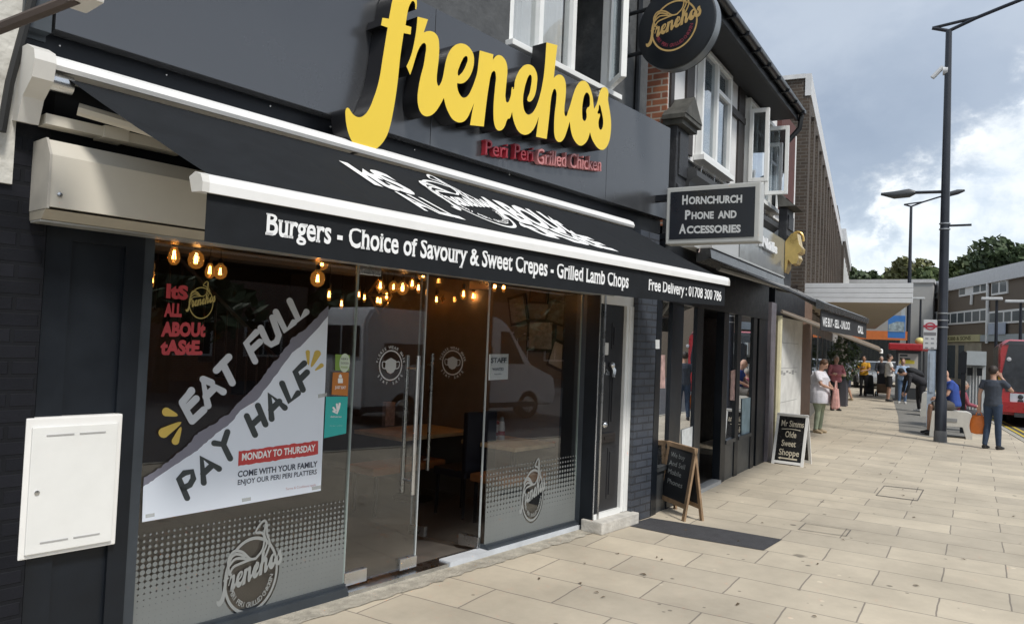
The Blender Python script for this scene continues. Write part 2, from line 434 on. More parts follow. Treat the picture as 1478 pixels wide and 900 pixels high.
def spline(pts, k=5):
    out = []; n = len(pts)
    for i in range(n - 1):
        p0, p1, p2, p3 = pts[max(i - 1, 0)], pts[i], pts[i + 1], pts[min(i + 2, n - 1)]
        for j in range(k):
            t = j / k
            out.append(tuple(.5 * (2 * b + (c - a) * t + (2 * a - 5 * b + 4 * c - d) * t * t + (3 * b - a - 3 * c + d) * t ** 3) for a, b, c, d in zip(p0, p1, p2, p3)))
    out.append(tuple(pts[-1])); return out
# ================================================================== GROUND
KERB = [(-25, -3.2), (0, -2.3), (12, -1.55), (20, -.95), (25.2, -.42), (34, .55), (48, 2.3), (70, 5.6)]
PAVE = brick('buff_paving_slabs', (.54, .475, .37), (.455, .402, .318), (.24, .21, .175), bw=.91, bh=.488, ms=.0065, rough=.85, bump=.3, flat=True, loc=(-6.685 + .488 * 40, -.265 + .91 * 30 + .03, 0), spots=1)
ASPH = mat('asphalt', (.075, .076, .08), .9, amt=.25, scale=3, bump=.5, bscale=160)
b = MB(); b.quad((-400, -400, -.13), (900, -400, -.13), (900, 400, -.13), (-400, 400, -.13)); structure(b.build('road', ASPH))
b = MB(); pts = [(-25, 9)] + KERB + [(70, 26), (-25, 26)]
top = [b.v((x, y, 0)) for x, y in pts]; bot = [b.v((x, y, -.125)) for x, y in pts]
b.f(top)
for i in range(len(pts)): b.f([top[i], top[(i + 1) % len(pts)], bot[(i + 1) % len(pts)], bot[i]])
structure(b.build('pavement', PAVE))
KST = mat('kerb_stone', (.36, .34, .29), .85, amt=.2, scale=5, bump=.3)
b = MB()
for (x0, y0), (x1, y1) in zip(KERB, KERB[1:]):
    n = max(1, int(math.hypot(x1 - x0, y1 - y0) / .92))
    for k in range(n):
        t0, t1 = k / n + .006 / n, (k + 1) / n - .006 / n
        a = (x0 + (x1 - x0) * t0, y0 + (y1 - y0) * t0); c = (x0 + (x1 - x0) * t1, y0 + (y1 - y0) * t1)
        b.hull([(a[0], a[1], -.12), (a[0], a[1] - .15, -.12), (a[0], a[1] - .145, .005), (a[0], a[1], .012)], [(c[0], c[1], -.12), (c[0], c[1] - .15, -.12), (c[0], c[1] - .145, .005), (c[0], c[1], .012)])
structure(b.build('kerb', KST))
YEL = mat('yellow_road_paint', (.55, .42, .06), .7, amt=.2, scale=20)
b = MB()
for d in (.42, .62):
    for (x0, y0), (x1, y1) in zip(KERB, KERB[1:]): b.quad((x0, y0 - d, -.126), (x1, y1 - d, -.126), (x1, y1 - d - .08, -.126), (x0, y0 - d - .08, -.126))
structure(b.build('road_marking', YEL))
PATCH = mat('grey_asphalt_path', (.20, .195, .18), .9, amt=.15, scale=4, bump=.3, bscale=120)
b = MB(); b.f([b.v((x, y, .005)) for x, y in ((20.2, 1.55), (19.6, .9), (20.5, .2), (25.2, -.3), (34, .75), (48, 2.5), (48, 4.6), (40, 3.5), (33, 2.75), (25.5, 2.0))])
structure(b.build('bus_stop_path', PATCH))
TAR = mat('tarmac_repair', (.055, .055, .06), .9, amt=.25, scale=10, bump=.5, bscale=150)
b = MB(); b.f([b.v((x, y, .005)) for x, y in ((7.13, 1.62), (7.66, 1.57), (7.67, 2.2), (7.63, 2.9), (7.16, 2.98), (7.1, 2.4))]); structure(b.build('tarmac_strip', TAR))
MORT = mat('rough_concrete', (.40, .37, .31), .95, amt=.4, scale=9, bump=.8, bscale=60)
b = MB(F); e = []
for k in range(90):
    u = -5.6 + k * .07; e.append((u, .25 + random.uniform(-.022, .022)))
b.f([b.v((u, 0, .006)) for u, o in e[:1]] + [b.v((u, o, .006)) for u, o in e] + [b.v((e[-1][0], 0, .006))]); structure(b.build('concrete_strip', MORT))
# two inspection covers filled with paving
COV = mat('cover_joint', (.13, .12, .11), .8, amt=.3)
def cover(cs, label):
    P = [ground(x, y, .006) for x, y in cs]; b = MB(); n = len(P); c = sum(P, V()) / n
    for i in range(n):
        a, d = P[i], P[(i + 1) % n]; s_ = .93 if i % 2 else .95
        b.quad(a, d, c + (d - c) * s_, c + (a - c) * s_)
    o = b.build('inspection_cover', COV); tag(o, label, 'inspection cover', 'inspection covers in the paving')
cover([(1152, 763), (1162, 754), (1229, 764), (1222, 773)], 'recessed paved inspection cover nearer to the black tarmac strip')
cover([(1264, 714), (1276, 700), (1334, 706), (1325, 722)], 'recessed paved inspection cover further out in the middle of the pavement')

# ================================================================== RESTAURANT BUILDING (frame F)
rest = thing('restaurant_building', 'black painted restaurant building with a wide glass shopfront and grey rendered upper wall', 'building', F.pt(-2, -.1, 0))
UL, UR = -4.32 * 1.12, 1.02 * 1.12      # shopfront ends
def px(x, y, o=0): return F.px(x, y, o)
u_f0 = px(212, 500, .02)[0]; u_f0l = px(197, 700, .02)[0] - .11
z_gl0 = .20
# upper wall with a hole for the window
wl = px(737, 60, .02)[0]; wr = px(898, 100, .02)[0] - .14; wz = px(737, 62, .02)[1]; 
uwr = px(934, 130, .0)[0]
b = MB(F)
b.box((-8.2, -.5, 2.75), (wl, 0, 7.4)); b.box((wr, -.5, 2.75), (uwr, 0, 7.4)); b.box((wl, -.5, 2.75), (wr, 0, wz)); b.box((wl, -.5, wz + 1.35), (wr, 0, 7.4))
b.build('upper_wall', RENDER, rest)
# black shop surround on the left, with a sunk panel
ul, ur = px(45, 600)[0], px(195, 600, .05)[0]
b = MB(F); z1 = 2.62
b.box((ul, -.3, 0), (ul + .12, .05, z1)); b.box((ur - .10, -.3, 0), (ur, .05, z1)); b.box((ul + .12, -.3, 2.22), (ur - .10, .05, z1)); b.box((ul + .12, -.3, 0), (ur - .10, .05, .16)); b.box((ul + .12, -.3, .16), (ur - .10, .025, 2.22))
b.build('side_panel', BLACKSAT, rest)
BRB = brick('black_painted_brick', (.008, .009, .013), (.012, .013, .018), (.008, .009, .012), phi=PHI, rough=.6, bump=.6)
b = MB(F); b.box((ul - 1.3, -.4, 0), (ul - .012, .08, 3.0)); b.build('left_pier', BRB, rest)
# lintel over the glass, roof slab, interior shell
u1r = px(848, 600)[0]
b = MB(F); b.box((ur, -.25, 2.30), (u1r, .03, 2.75)); b.build('lintel', BLACKSAT, rest)
b = MB(F); b.box((ul - 1.3, -5.2, 7.4), (uwr + .2, .12, 7.55)); b.build('roof', BLACK, rest)
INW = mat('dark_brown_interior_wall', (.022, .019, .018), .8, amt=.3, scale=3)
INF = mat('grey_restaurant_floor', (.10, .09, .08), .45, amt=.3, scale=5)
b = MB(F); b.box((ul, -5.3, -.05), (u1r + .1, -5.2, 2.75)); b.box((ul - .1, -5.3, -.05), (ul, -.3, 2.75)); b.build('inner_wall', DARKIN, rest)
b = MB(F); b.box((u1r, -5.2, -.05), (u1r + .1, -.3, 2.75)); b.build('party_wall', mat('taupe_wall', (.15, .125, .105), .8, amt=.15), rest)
b = MB(F); b.box((ul, -5.2, -.02), (u1r, -.06, .02)); b.build('shop_floor', INF, rest)
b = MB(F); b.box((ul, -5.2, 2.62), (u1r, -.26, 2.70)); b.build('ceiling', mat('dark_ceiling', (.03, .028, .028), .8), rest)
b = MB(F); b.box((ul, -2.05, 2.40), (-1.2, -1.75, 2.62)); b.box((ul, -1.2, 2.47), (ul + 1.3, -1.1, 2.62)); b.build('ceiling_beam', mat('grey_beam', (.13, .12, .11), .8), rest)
# glazing: left pane, two doors, right pane
u_a, u_b = px(208, 600, .03)[0], px(507, 600)[0]                      # left pane
u_c, u_d = px(612, 600)[0], px(702, 600)[0]
u_e = px(834, 600)[0]
ZT = 2.33
def window(u0, u1, z0, z1, fr_l=True):
    f = MB(F)
    if fr_l: f.box((ur + .002, -.05, 0), (u0, .04, z1 + .05))
    f.box((u0, -.05, 0), (u1, .055, z0 - .02)); f.box((u0, -.035, z0 - .02), (u1, .03, z0)); f.box((u0, -.05, z1), (u1, .05, z1 + .05))
    if not fr_l: f.box((u1 - .001, -.06, 0), (u1 + .02, .02, z1 + .05))
    w_ = f.build('window', GREYFR, rest)
    g = MB(F); g.box((u0, -.006, z0), (u1, .006, z1)); g.build('pane', GLASS, w_)
    e_ = MB(F); e_.box((u1 - .012, -.008, z0), (u1, .008, z1)); e_.build('glass_edge', mat('green_glass_edge', (.22, .27, .26), .2, amt=.05), w_)
    return w_
ZG = .085
window(u_a, u_b, ZG, ZT)
wn2 = window(u_d + .03, u_e, ZG, ZT, False)
b = MB(F); b.box((u_e, -.05, .0), (u_e + .06, .06, ZT + .05)); b.build('frame_post', GREYFR, rest)
KICK = mat('pale_painted_plinth', (.55, .58, .62), .6, amt=.15)
b = MB(F); b.box((px(640, 815)[0], -.05, 0), (u_e + .03, .075, .045)); b.build('plinth', KICK, rest)
b = MB(F); b.box((u_b - .0, -.1, 0.0), (u_d + .05, .065, .035)); b.build('door_sill', STEEL, rest)
EDGE = mat('pale_glass_edge', (.42, .46, .47), .25, amt=.05)
def door(fr, w_, hinge_first, handles):
    """a frameless glass leaf in its own frame, u from 0 to w_"""
    d_ = MB(fr); d_.box((0.011, -.006, .055), (w_ - .011, .006, ZT)); d = d_.build('door', GLASS, rest)
    for u in (0, w_ - .010): e_ = MB(fr); e_.box((u, -.008, .055), (u + .010, .008, ZT)); e_.build('door_edge', EDGE, d)
    h0, h1 = (0, .2) if hinge_first else (w_ - .2, w_)
    for z0, z1 in ((.052, .145), (ZT - .10, ZT)):
        p_ = MB(fr); p_.box((h0, -.021, z0), (h1, .021, z1), .004); p_.build('patch_fitting', STEEL, d)
    l0, l1 = (w_ - .17, w_) if hinge_first else (0, .17)
    k = MB(fr); k.box((l0, -.022, .055), (l1, .022, .14), .004); k.build('floor_lock', STEEL, d)
    hu = w_ - .115 if hinge_first else .115
    for o_ in handles:
        h = MB(fr); h.tube([(hu, o_, .62), (hu, o_, 1.66)], .016, 10)
        for z in (.72, 1.56): h.tube([(hu, o_, z), (hu, 0, z)], .009, 8)
        h.build('handle', STEEL, d, True)
    return d
DL = Frame(F.pt(u_b + .012, -.024, 0), DF, NF)
door(DL, u_c - u_b - .016, True, (.06, -.06))
oa = R(80); DR = Frame(F.pt(u_d + .015, -.03, 0), -DF * math.cos(oa) - NF * math.sin(oa), NF * math.cos(oa) - DF * math.sin(oa))   # the right leaf stands open into the shop
door(DR, u_d - u_c, True, (-.06,))
# black jambs, black panelled house door in a white frame, brick pier
F2 = Frame(F.pt(0, .18, 0), DF, NF)       # the house door, its frame and the pier stand a little proud of the shopfront
ud0, ud1, ud2 = [F2.px(x, 600, .03)[0] for x in (862, 899, 908)]
up1 = F2.px(943, 600, .09)[0]; u_j = u_e + .062
b = MB(F2); b.box((u_j, -.4, 0), (ud0 - .021, .03, 2.62)); b.build('door_jamb', BLACKSAT, rest)
b = MB(F2); b.box((u_j + .002, .03, 0), (u_j + .03, .045, 2.62)); b.build('steel_trim', STEEL, rest)
zd0, zd1 = .12, 2.20
f = MB(F2); f.box((ud0, -.08, zd1), (ud2, .035, zd1 + .12)); f.box((ud1, -.08, zd0), (ud2, .035, zd1)); f.box((ud1 + (ud2 - ud1) * .4, .035, zd0), (ud2, .045, zd1)); f.box((ud0 - .02, -.08, zd0), (ud0, .03, zd1 + .12)); f.box((ud0, -.08, zd0 - .03), (ud1, .035, zd0 + .045))
hd = MB(F2); hd.box((ud0, -.09, zd0 + .045), (ud1, .0, zd1 - .002))
uc = (ud0 + ud1) / 2; g_ = (ud1 - ud0) * .06
for (z0, z1) in ((.28, .78), (1.0, 1.62), (1.76, 2.02)):
    for s_ in (0, 1):
        a = ud0 + g_ * 1.6 if s_ == 0 else uc + g_ * .6; c = uc - g_ * .6 if s_ == 0 else ud1 - g_ * 1.6
        hd.box((a, .0, z0), (c, .006, z1)); hd.box((a + g_, .006, z0 + .04), (c - g_, .014, z1 - .04))
hdo = hd.build('house_door', mat('black_door_paint', (.020, .021, .025), .35, amt=.15), rest)
fo = f.build('door_frame', UPVC, hdo)
k = MB(F2); k.box((uc - .14, .01, .84), (uc + .12, .025, .93), .003); k.box((uc - .09, .02, .87), (uc + .08, .032, .90)); k.build('letter_box', mat('dark_bronze', (.05, .045, .045), .35, metal=.6), hdo)
k = MB(F2); k.ball((ud0 + .12, .035, 1.02), .035); k.build('door_knob', STEEL, hdo, True)
k = MB(F2); k.box((ud0 + .06, .0, 1.70), (ud0 + .16, .03, 1.82), .004); k.build('door_bell', mat('worn_white_plastic', (.6, .6, .58), .5), hdo); k = MB(F2); k.box((ud0 + .06, .0, 1.52), (ud0 + .11, .03, 1.63), .004); k.build('door_bell', mat('worn_white_plastic', (.6, .6, .58), .5), hdo)
k = MB(F2); k.tube([(uc + .0, .02, 1.60), (uc + .02, .045, 1.55), (uc, .047, 1.48)], .018, 6); k.ball((uc, .03, 1.60), .03); k.build('knocker', STEEL, hdo, True)
lettering(kb := MB(F2), F2, .018, '12a', (872, 540), (880, 541), (872, 532), .01); kb.build('house_number', STEEL, hdo)
STN = mat('white_painted_stone', (.52, .50, .46), .8, amt=.25, scale=8, bump=.4)
b = MB(F2); b.box((ud0 - .05, -.08, 0), (ud2 + .05, .16, .115), .012); b.build('door_step', STN, rest)
b = MB(F2); b.box((ud2 + .002, -.4, 0), (up1, .09, 3.0)); b.build('brick_pier', brick('slate_painted_brick', (.045, .054, .072), (.06, .07, .09), (.032, .036, .046), phi=PHI, rough=.5, bump=.8), rest)
b = MB(F2); b.box((u_j, -.4, zd1 + .122), (ud2, .02, 3.0)); b.build('door_head', BLACK, rest)
# tall fascia board
fa_l, fa_zb = px(78, 55, .14); fa_r, fa_zt = px(968, 185, .14)
fa_zb = px(480, 167, .14)[1]
b = MB(F)
cuts = [fa_l, px(623, 160, .14)[0], px(876, 230, .14)[0], fa_r]
for a, c in zip(cuts, cuts[1:]): b.box((a + .002, .0, fa_zb), (c - .002, .14, fa_zt), .004)
b.build('fascia', FASCIA, rest)
b = MB(F); b.box((fa_l - .45, .0, fa_zb - .05), (fa_l - .01, .06, fa_zt)); b.box((fa_l - .13, .06, fa_zb - .02), (fa_l - .01, .13, fa_zt)); b.build('fascia_return', mat('dark_slate_trim', (.05, .06, .07), .4), rest)
b = MB(F); b.box((fa_l - .3, .0, 2.62), (fa_r, .05, fa_zb - .003)); b.build('awning_backing', BLACK, rest)
for x, y in ((86, 66), (240, 108), (390, 153), (477, 183), (598, 216), (735, 252), (866, 290)):
    u, z = px(x, y, .05); k = MB(F); k.ball((u, .052, z), .007, 8); k.build('screw', STEEL, rest, True)
# upper window: white frame, four lights, the last one standing open
def upvc_frame(mb, u0, u1, z0, z1, o0, o1, t=.055):
    mb.box((u0, o0, z0), (u0 + t, o1, z1), .006); mb.box((u1 - t, o0, z0), (u1, o1, z1), .006); mb.box((u0 + t, o0, z0), (u1 - t, o1, z0 + t), .006); mb.box((u0 + t, o0, z1 - t), (u1 - t, o1, z1), .006)
m1, m2, m3 = [px(x, 50, -.03)[0] for x in (778, 826, 848)]
wf = MB(F)
upvc_frame(wf, wl, wr, wz, wz + 1.34, -.12, .0)
wf.box((m1 - .03, -.11, wz), (m1 + .03, -.005, wz + 1.34)); wf.box((m2 - .03, -.11, wz), (m2 + .03, -.005, wz + 1.34))
wo_ = wf.build('upper_window', UPVC, rest)
s_ = MB(F); s_.box((wl - .05, .0, wz - .04), (wr + .05, .09, wz + .012), .006); s_.build('sill', UPVC, wo_)
CURT = mat('lace_curtain', (.78, .78, .78), .9, amt=.1, scale=3)
c_ = MB(F)
for k in range(60):
    a = wl + .06 + (m2 - wl - .12) * k / 60; a2 = wl + .06 + (m2 - wl - .12) * (k + 1) / 60
    c_.quad((a, -.10 - .02 * math.sin(k * 1.3), wz + .05), (a2, -.10 - .02 * math.sin(k * 1.3 + 1.3), wz + .05), (a2, -.10 - .02 * math.sin(k * 1.3 + 1.3), wz + 1.3), (a, -.10 - .02 * math.sin(k * 1.3), wz + 1.3))
c_.build('curtain', CURT, wo_)
g_ = MB(F); g_.box((wl + .05, -.06, wz + .05), (m2 - .03, -.052, wz + 1.29)); g_.build('pane', GLASS, wo_)
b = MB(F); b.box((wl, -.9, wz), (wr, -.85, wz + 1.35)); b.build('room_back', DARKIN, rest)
# open casement, hinged on its right
cs = Frame(F.pt(wr - .03, .0, 0), DF * math.cos(R(118)) + NF * math.sin(R(118)), NF * math.cos(R(118)) - DF * math.sin(R(118)))
cs = Frame(F.pt(wr - .06, .0, 0), DF * -.62 + NF * .78, DF * .78 + NF * .62)
wc = MB(cs); upvc_frame(wc, 0, .42, wz + .05, wz + 1.29, -.03, .03, .06); co_ = wc.build('open_casement', UPVC, wo_)
g_ = MB(cs); g_.box((.05, -.005, wz + .1), (.37, .005, wz + 1.24)); g_.build('pane', GLASSD, co_)
b = MB(F); b.tube([(uwr - .25, .02, 3.9), (uwr - .25, .02, 7.3)], .035, 8); b.build('cable_trunking', BLACK, rest, True)

# ------------------------------------------------------------------ big sign letters
def cA(l): return [(490 + p[0] / 7.5, p[1] / 7.5) + tuple(p[2:]) for p in l]
def cO(l, ox, oy): return [(ox + p[0] / 7.5, oy + p[1] / 7.5) + tuple(p[2:]) for p in l]
A_ = lambda *l: cO(l, 490, 0)
B_ = lambda *l: cO(l, 490, 110)
C_ = lambda *l: cO(l, 590, 20)
D_ = lambda *l: cO(l, 590, 90)
E_ = lambda *l: cO(l, 720, 50)
G_ = lambda *l: cO(l, 730, 110)
f_px = A_((575, 0), (552, 110), (535, 205, 1), (465, 195, 1), (450, 275, 1), (522, 300, 1), (500, 430), (468, 630), (430, 860)) + B_((400, 150), (365, 250), (320, 355), (270, 420), (215, 445), (160, 425), (125, 385), (105, 352), (85, 342), (68, 362), (65, 430), (78, 540), (105, 640), (155, 735), (230, 805), (300, 820), (375, 798), (450, 740), (510, 650), (550, 530), (578, 400), (604, 250), (630, 60)) + A_((660, 600), (695, 360, 1), (770, 375, 1), (778, 295, 1), (715, 275, 1), (728, 190), (745, 100), (770, 38), (795, 12), (814, 30), (820, 100, 1), (832, 104, 1), (838, 40), (825, -50), (780, -130), (710, -150), (640, -110), (598, -60))
r_px = A_((845, 183, 1), (958, 212, 1), (912, 355, 1)) + C_((200, 190), (250, 192), (290, 215), (318, 260), (329, 340), (325, 480), (312, 600), (303, 700), (308, 755), (320, 780), (345, 755), (368, 690), (385, 600), (405, 500), (440, 410), (490, 350), (540, 325), (590, 325), (640, 350), (675, 390), (702, 450), (706, 530), (690, 610), (660, 680), (620, 730), (572, 755), (523, 752, 1)) + D_((528, 285), (550, 345), (580, 380), (610, 382), (640, 362), (680, 290), (715, 200)) + C_((740, 640), (753, 540), (768, 398, 1), (915, 440, 1), (910, 500, 1), (950, 455), (990, 450), (1030, 480), (1057, 530), (1068, 600), (1060, 720), (1050, 830)) + D_((1048, 390), (1062, 435), (1100, 380), (1130, 270)) + E_((150, 590), (175, 500), (200, 430), (240, 365), (290, 328), (330, 325), (370, 345), (400, 390), (416, 450), (412, 540), (400, 620), (380, 680), (355, 715), (330, 727), (310, 712), (312, 685), (332, 635), (347, 560), (356, 490), (352, 447), (340, 435), (320, 455), (295, 520), (275, 600), (262, 700), (265, 770), (280, 830), (310, 865), (345, 860), (380, 825), (420, 740), (450, 640), (475, 520), (492, 400), (515, 85, 1), (635, 115, 1), (620, 240), (595, 470, 1), (630, 440), (665, 435), (700, 460), (720, 510), (727, 590), (720, 700), (710, 800), (713, 865), (724, 885), (750, 830), (780, 740), (803, 660), (832, 580), (870, 520), (910, 500), (950, 515), (980, 560), (1005, 630), (1020, 700)) + G_((948, 290), (956, 355, 1), (985, 300), (1010, 200), (1030, 145), (1060, 120), (1090, 130), (1110, 165), (1107, 250), (1117, 320), (1130, 400), (1140, 500), (1135, 620), (1115, 720), (1080, 780), (1040, 798), (1000, 780), (960, 730), (930, 670), (912, 605, 1), (890, 680), (850, 735), (810, 752), (770, 730), (735, 680), (710, 610), (692, 490, 1), (660, 600), (620, 690), (580, 713), (545, 690), (528, 640), (523, 550), (530, 400), (547, 250), (546, 165), (530, 138), (510, 165), (490, 250), (475, 400), (443, 680, 1), (328, 655, 1), (342, 550), (357, 440, 1), (320, 540), (280, 600), (230, 632), (190, 632), (140, 600), (105, 540), (80, 460), (68, 385, 1), (40, 460)) + D_((1075, 610), (1030, 710), (985, 740), (950, 725), (925, 660), (917, 560), (920, 430), (935, 260), (943, 145), (930, 97), (908, 102), (888, 145), (870, 240), (850, 370), (812, 695, 1), (663, 680, 1), (688, 530), (708, 440, 1), (670, 530), (620, 620), (570, 650), (520, 645), (470, 610), (430, 545), (400, 470), (380, 385, 1), (340, 460), (280, 545), (220, 582), (170, 580), (130, 545), (105, 480), (95, 390), (105, 280), (130, 150)) + C_((160, 560), (178, 450), (188, 370), (180, 325), (160, 318), (130, 345), (100, 400), (70, 490), (40, 590), (15, 662, 1), (-25, 570, 1), (15, 480), (42, 390), (65, 280), (82, 170))
e_px = C_((630, 462), (605, 465), (575, 510), (550, 570), (530, 640), (535, 668), (560, 655), (595, 610), (622, 550), (638, 490))
o_px = G_((880, 178), (855, 200), (838, 260), (828, 340), (828, 420), (835, 470), (855, 485), (872, 460), (876, 420), (872, 380), (882, 345), (907, 325), (911, 270), (905, 210))
s_px = G_((1015, 310), (1005, 360), (995, 405), (1018, 408), (1020, 430), (1008, 470), (1004, 520), (1012, 565), (1028, 580), (1046, 560), (1055, 500), (1048, 430), (1035, 370), (1022, 320))
OFL = .30
def toF(l): return [F.px(p[0], p[1], OFL) + tuple(p[2:]) for p in l]
WORD = [toF(f_px), toF(r_px), toF(e_px), toF(o_px), toF(s_px)]
YELL = mat('sign_yellow', (.84, .60, .05), .38, amt=.03, scale=2)
YSIDE = mat('sign_return_black', (.012, .012, .014), .35)
ls = thing('shop_sign', 'large yellow raised script sign reading frenchos on the dark fascia above the awning', 'sign', F.pt(-.9, .2, 3.3))
b = MB(F); fill(b, F, [WORD[0]], OFL, .15); b.build('initial_letter', [YELL, YSIDE], ls)
b = MB(F); fill(b, F, WORD[1:], OFL, .15); b.build('joined_letters', [YELL, YSIDE], ls)
REDL = mat('sign_red', (.33, .025, .04), .35, amt=.1)
REDP = mat('sign_pink', (.55, .22, .22), .35, amt=.1)
ts = thing('tagline_sign', 'small raised red lettering reading Peri Peri Grilled Chicken below the yellow script', 'sign', F.pt(-.5, .15, 3.2))
def raised(name, txt, l, r, c, m, par, off=.19, dep=.045, bold=.0):
    b = MB(F); lettering(b, F, off, txt, l, r, c, bold, .03)
    g = bmesh.ops.extrude_face_region(b.bm, geom=b.bm.faces[:]); bmesh.ops.translate(b.bm, verts=[x for x in g['geom'] if isinstance(x, bmesh.types.BMVert)], vec=-NF * dep)
    return b.build(name, m, par)
raised('peri_lettering', 'Peri', (700, 223), (733, 228), (700, 201), REDL, ts)
raised('peri_lettering', 'Peri', (742, 229), (770, 233), (742, 207), REDL, ts)
raised('chicken_lettering', 'Grilled Chicken', (775, 236), (868, 247), (775, 214), REDP, ts)

# ------------------------------------------------------------------ frenchos round emblem, drawn in a unit circle
us = [p[0] for l in WORD for p in l]; zs = [p[1] for l in WORD for p in l]; wu0, wu1, wz0, wz1 = min(us), max(us), min(zs), max(zs)
def emblem(fr, cu_, cz, rx, rz, off, mring, mword, mtail, parent, wtxt=None, seg=56, lw=1.0, bgm=None, sk=0.0):
    """ring, script word across it, hen outline above, words round the foot"""
    P_ = lambda x, y, l=0: (cu_ + x * rx + sk * y * rz, off + l, cz + y * rz)
    if bgm: 
        b = MB(fr); b.f([b.v(P_(math.cos(t) * .98, math.sin(t) * .98, -.0015)) for t in [2 * math.pi * k / seg for k in range(seg)]]); b.build('emblem_ground', bgm, parent)
    b = MB(fr)
    for k in range(seg):
        t0, t1 = 2 * math.pi * k / seg, 2 * math.pi * (k + 1) / seg
        r0, r1 = 1 - .085 * lw, 1
        b.quad(*(P_(r * math.cos(t), r * math.sin(t)) for r, t in ((r0, t0), (r1, t0), (r1, t1), (r0, t1))))
    b.build('emblem_ring', mring, parent)
    b = MB(fr)
    def wmap(p):
        x = (p[0] - wu0) / (wu1 - wu0); y = (p[1] - wz0) / (wz1 - wz0)
        y_ = -.62 + .95 * y + .30 * x
        return (cu_ + (-1.22 + 2.36 * x) * rx + sk * y_ * rz, cz + y_ * rz) + tuple(p[2:])
    fill(b, fr, [[wmap(p) for p in WORD[0]]], off + .001); fill(b, fr, [[wmap(p) for p in l] for l in WORD[1:]], off + .002); b.build('emblem_word', mword, parent)
    b = MB(fr); q = lambda x, y, l: P_(x, y, .003 + l)
    lw_ = .035 * lw
    for l in ([(-.82, .15), (-.9, .5), (-.72, .72), (-.4, .66), (-.1, .44), (.12, .42)], [(-.82, .15), (-.7, .32), (-.4, .38), (-.08, .42)], [(-.86, .36), (-.62, .52), (-.2, .45)], [(-.88, .52), (-.62, .64), (-.3, .53)],
              [(.12, .42), (.34, .6), (.4, .85), (.32, 1.05), (.06, 1.12), (.3, 1.36), (.46, 1.3), (.5, 1.0), (.62, .75), (.5, .45), (.32, .22), (.3, .05)], [(.16, .3), (.14, .05)], [(.42, 1.28), (.4, 1.0), (.5, .75), (.36, .5)]):
        stroke(b, q, spline(l, 4), lw_)
    b.build('emblem_hen', mtail, parent)
    if wtxt:
        b = MB(fr); s_ = 'PERI PERI GRILLED CHICKEN'
        for i, ch in enumerate(s_):
            if ch == ' ': continue
            t = R(202 + 146 * i / (len(s_) - 1)); vs, fs = glyphs(ch, .015); w_ = max(v[0] for v in vs)
            k_ = .19
            def fn(x, y, t=t, w_=w_):
                x_ = (x - w_ / 2) * k_
                rr = .76 - (y - .35) * k_
                return P_(rr * math.cos(t) - x_ * math.sin(t) * 1, rr * math.sin(t) + x_ * math.cos(t), .002)
            b.flat([(vs, fs)], fn)
        b.build('emblem_words', wtxt, parent)

# dry leaf scraps and litter on the paving
LSC = mat('dry_leaf', (.10, .07, .04), .9, amt=.5, scale=30)
rl_ = random.Random(12)
for k in range(26):
    x, y = rl_.uniform(5.2, 13), rl_.uniform(-.5, 2.6)
    if k < 8: x, y = rl_.uniform(5.0, 6.9), rl_.uniform(2.2, 2.95)
    a = rl_.uniform(0, 6.28); l_, w_ = rl_.uniform(.012, .035), rl_.uniform(.006, .014); b = MB()
    P_ = [(x + l_ * c * math.cos(a) - w_ * d * math.sin(a), y + l_ * c * math.sin(a) + w_ * d * math.cos(a), .006 + .008 * h) for c, d, h in ((-1, 0, 0), (-.2, -1, .9), (.7, -.6, .4), (1, .1, 0), (.3, 1, 1), (-.5, .7, .5))]
    b.f([b.v(p) for p in P_]); tag(b.build('leaf_scrap', LSC), 'small dry leaf scrap lying on the buff paving', 'leaf', 'dry leaf scraps on the paving')
# ================================================================== AWNING, SHUTTER BOX, CABINET
aw = thing('shop_awning', 'extended charcoal awning with white front bar over the restaurant front, lettered Burgers and Crepes', 'awning', F.pt(-2, .2, 2.7))
OB = 1.10
bl, bz = px(301, 260, OB); br_, bz2 = px(1050, 404, OB)
cl, cz = px(76, 92, .30); cr_, cz2 = px(911, 322, .30)
cz = (cz + cz2) / 2; bzz = (bz + bz2) / 2
def bsl(u): return (bz2 - bz) * ((u - bl) / (br_ - bl) - .5)     # the bar hangs a little out of level
b = MB(F)   # cassette cover with rounded nose
prof = [(.07, cz - .02), (.07, cz + .05), (.26, cz + .045), (.31, cz + .02), (.325, cz - .015), (.315, cz - .035), (.22, cz - .015)]
b.hull([(cl, o, z) for o, z in prof], [(cr_, o, z) for o, z in prof]); b.build('cassette', WHITEM, aw)
b = MB(F)
pe = [(.06, cz + .075), (.24, cz + .07), (.33, cz + .03), (.35, cz - .02), (.33, cz - .10), (.22, cz - .17), (.17, cz - .28), (.06, cz - .26)]
b.hull([(cl - .09, o, z) for o, z in pe], [(cl, o, z) for o, z in pe]); b.build('end_cap', mat('off_white_plastic', (.62, .61, .58), .45, amt=.06), aw)
b = MB(F); b.hull([(cr_, o, z) for o, z in prof], [(cr_ + .03, o, z) for o, z in prof]); b.build('end_cap', WHITEM, aw)
b = MB(F); b.box((cl - .27, .05, cz - .28), (cl - .09, .085, cz + .06)); bp_ = b.build('wall_bracket', WHITEM, aw)
b = MB(F)
for z in (cz - .19, cz - .06): b.lathe([(0, .115), (.022, .112), (.022, .085)], (cl - .18, 0, z), (0, 1, 0), 6)
b.build('bolt', STEEL, bp_)
b = MB(F); b.tube([(cl, .26, cz - .08), (cl + .10, .26, cz - .08)], .045, 14); b.build('roller_end', STEEL, aw, True)
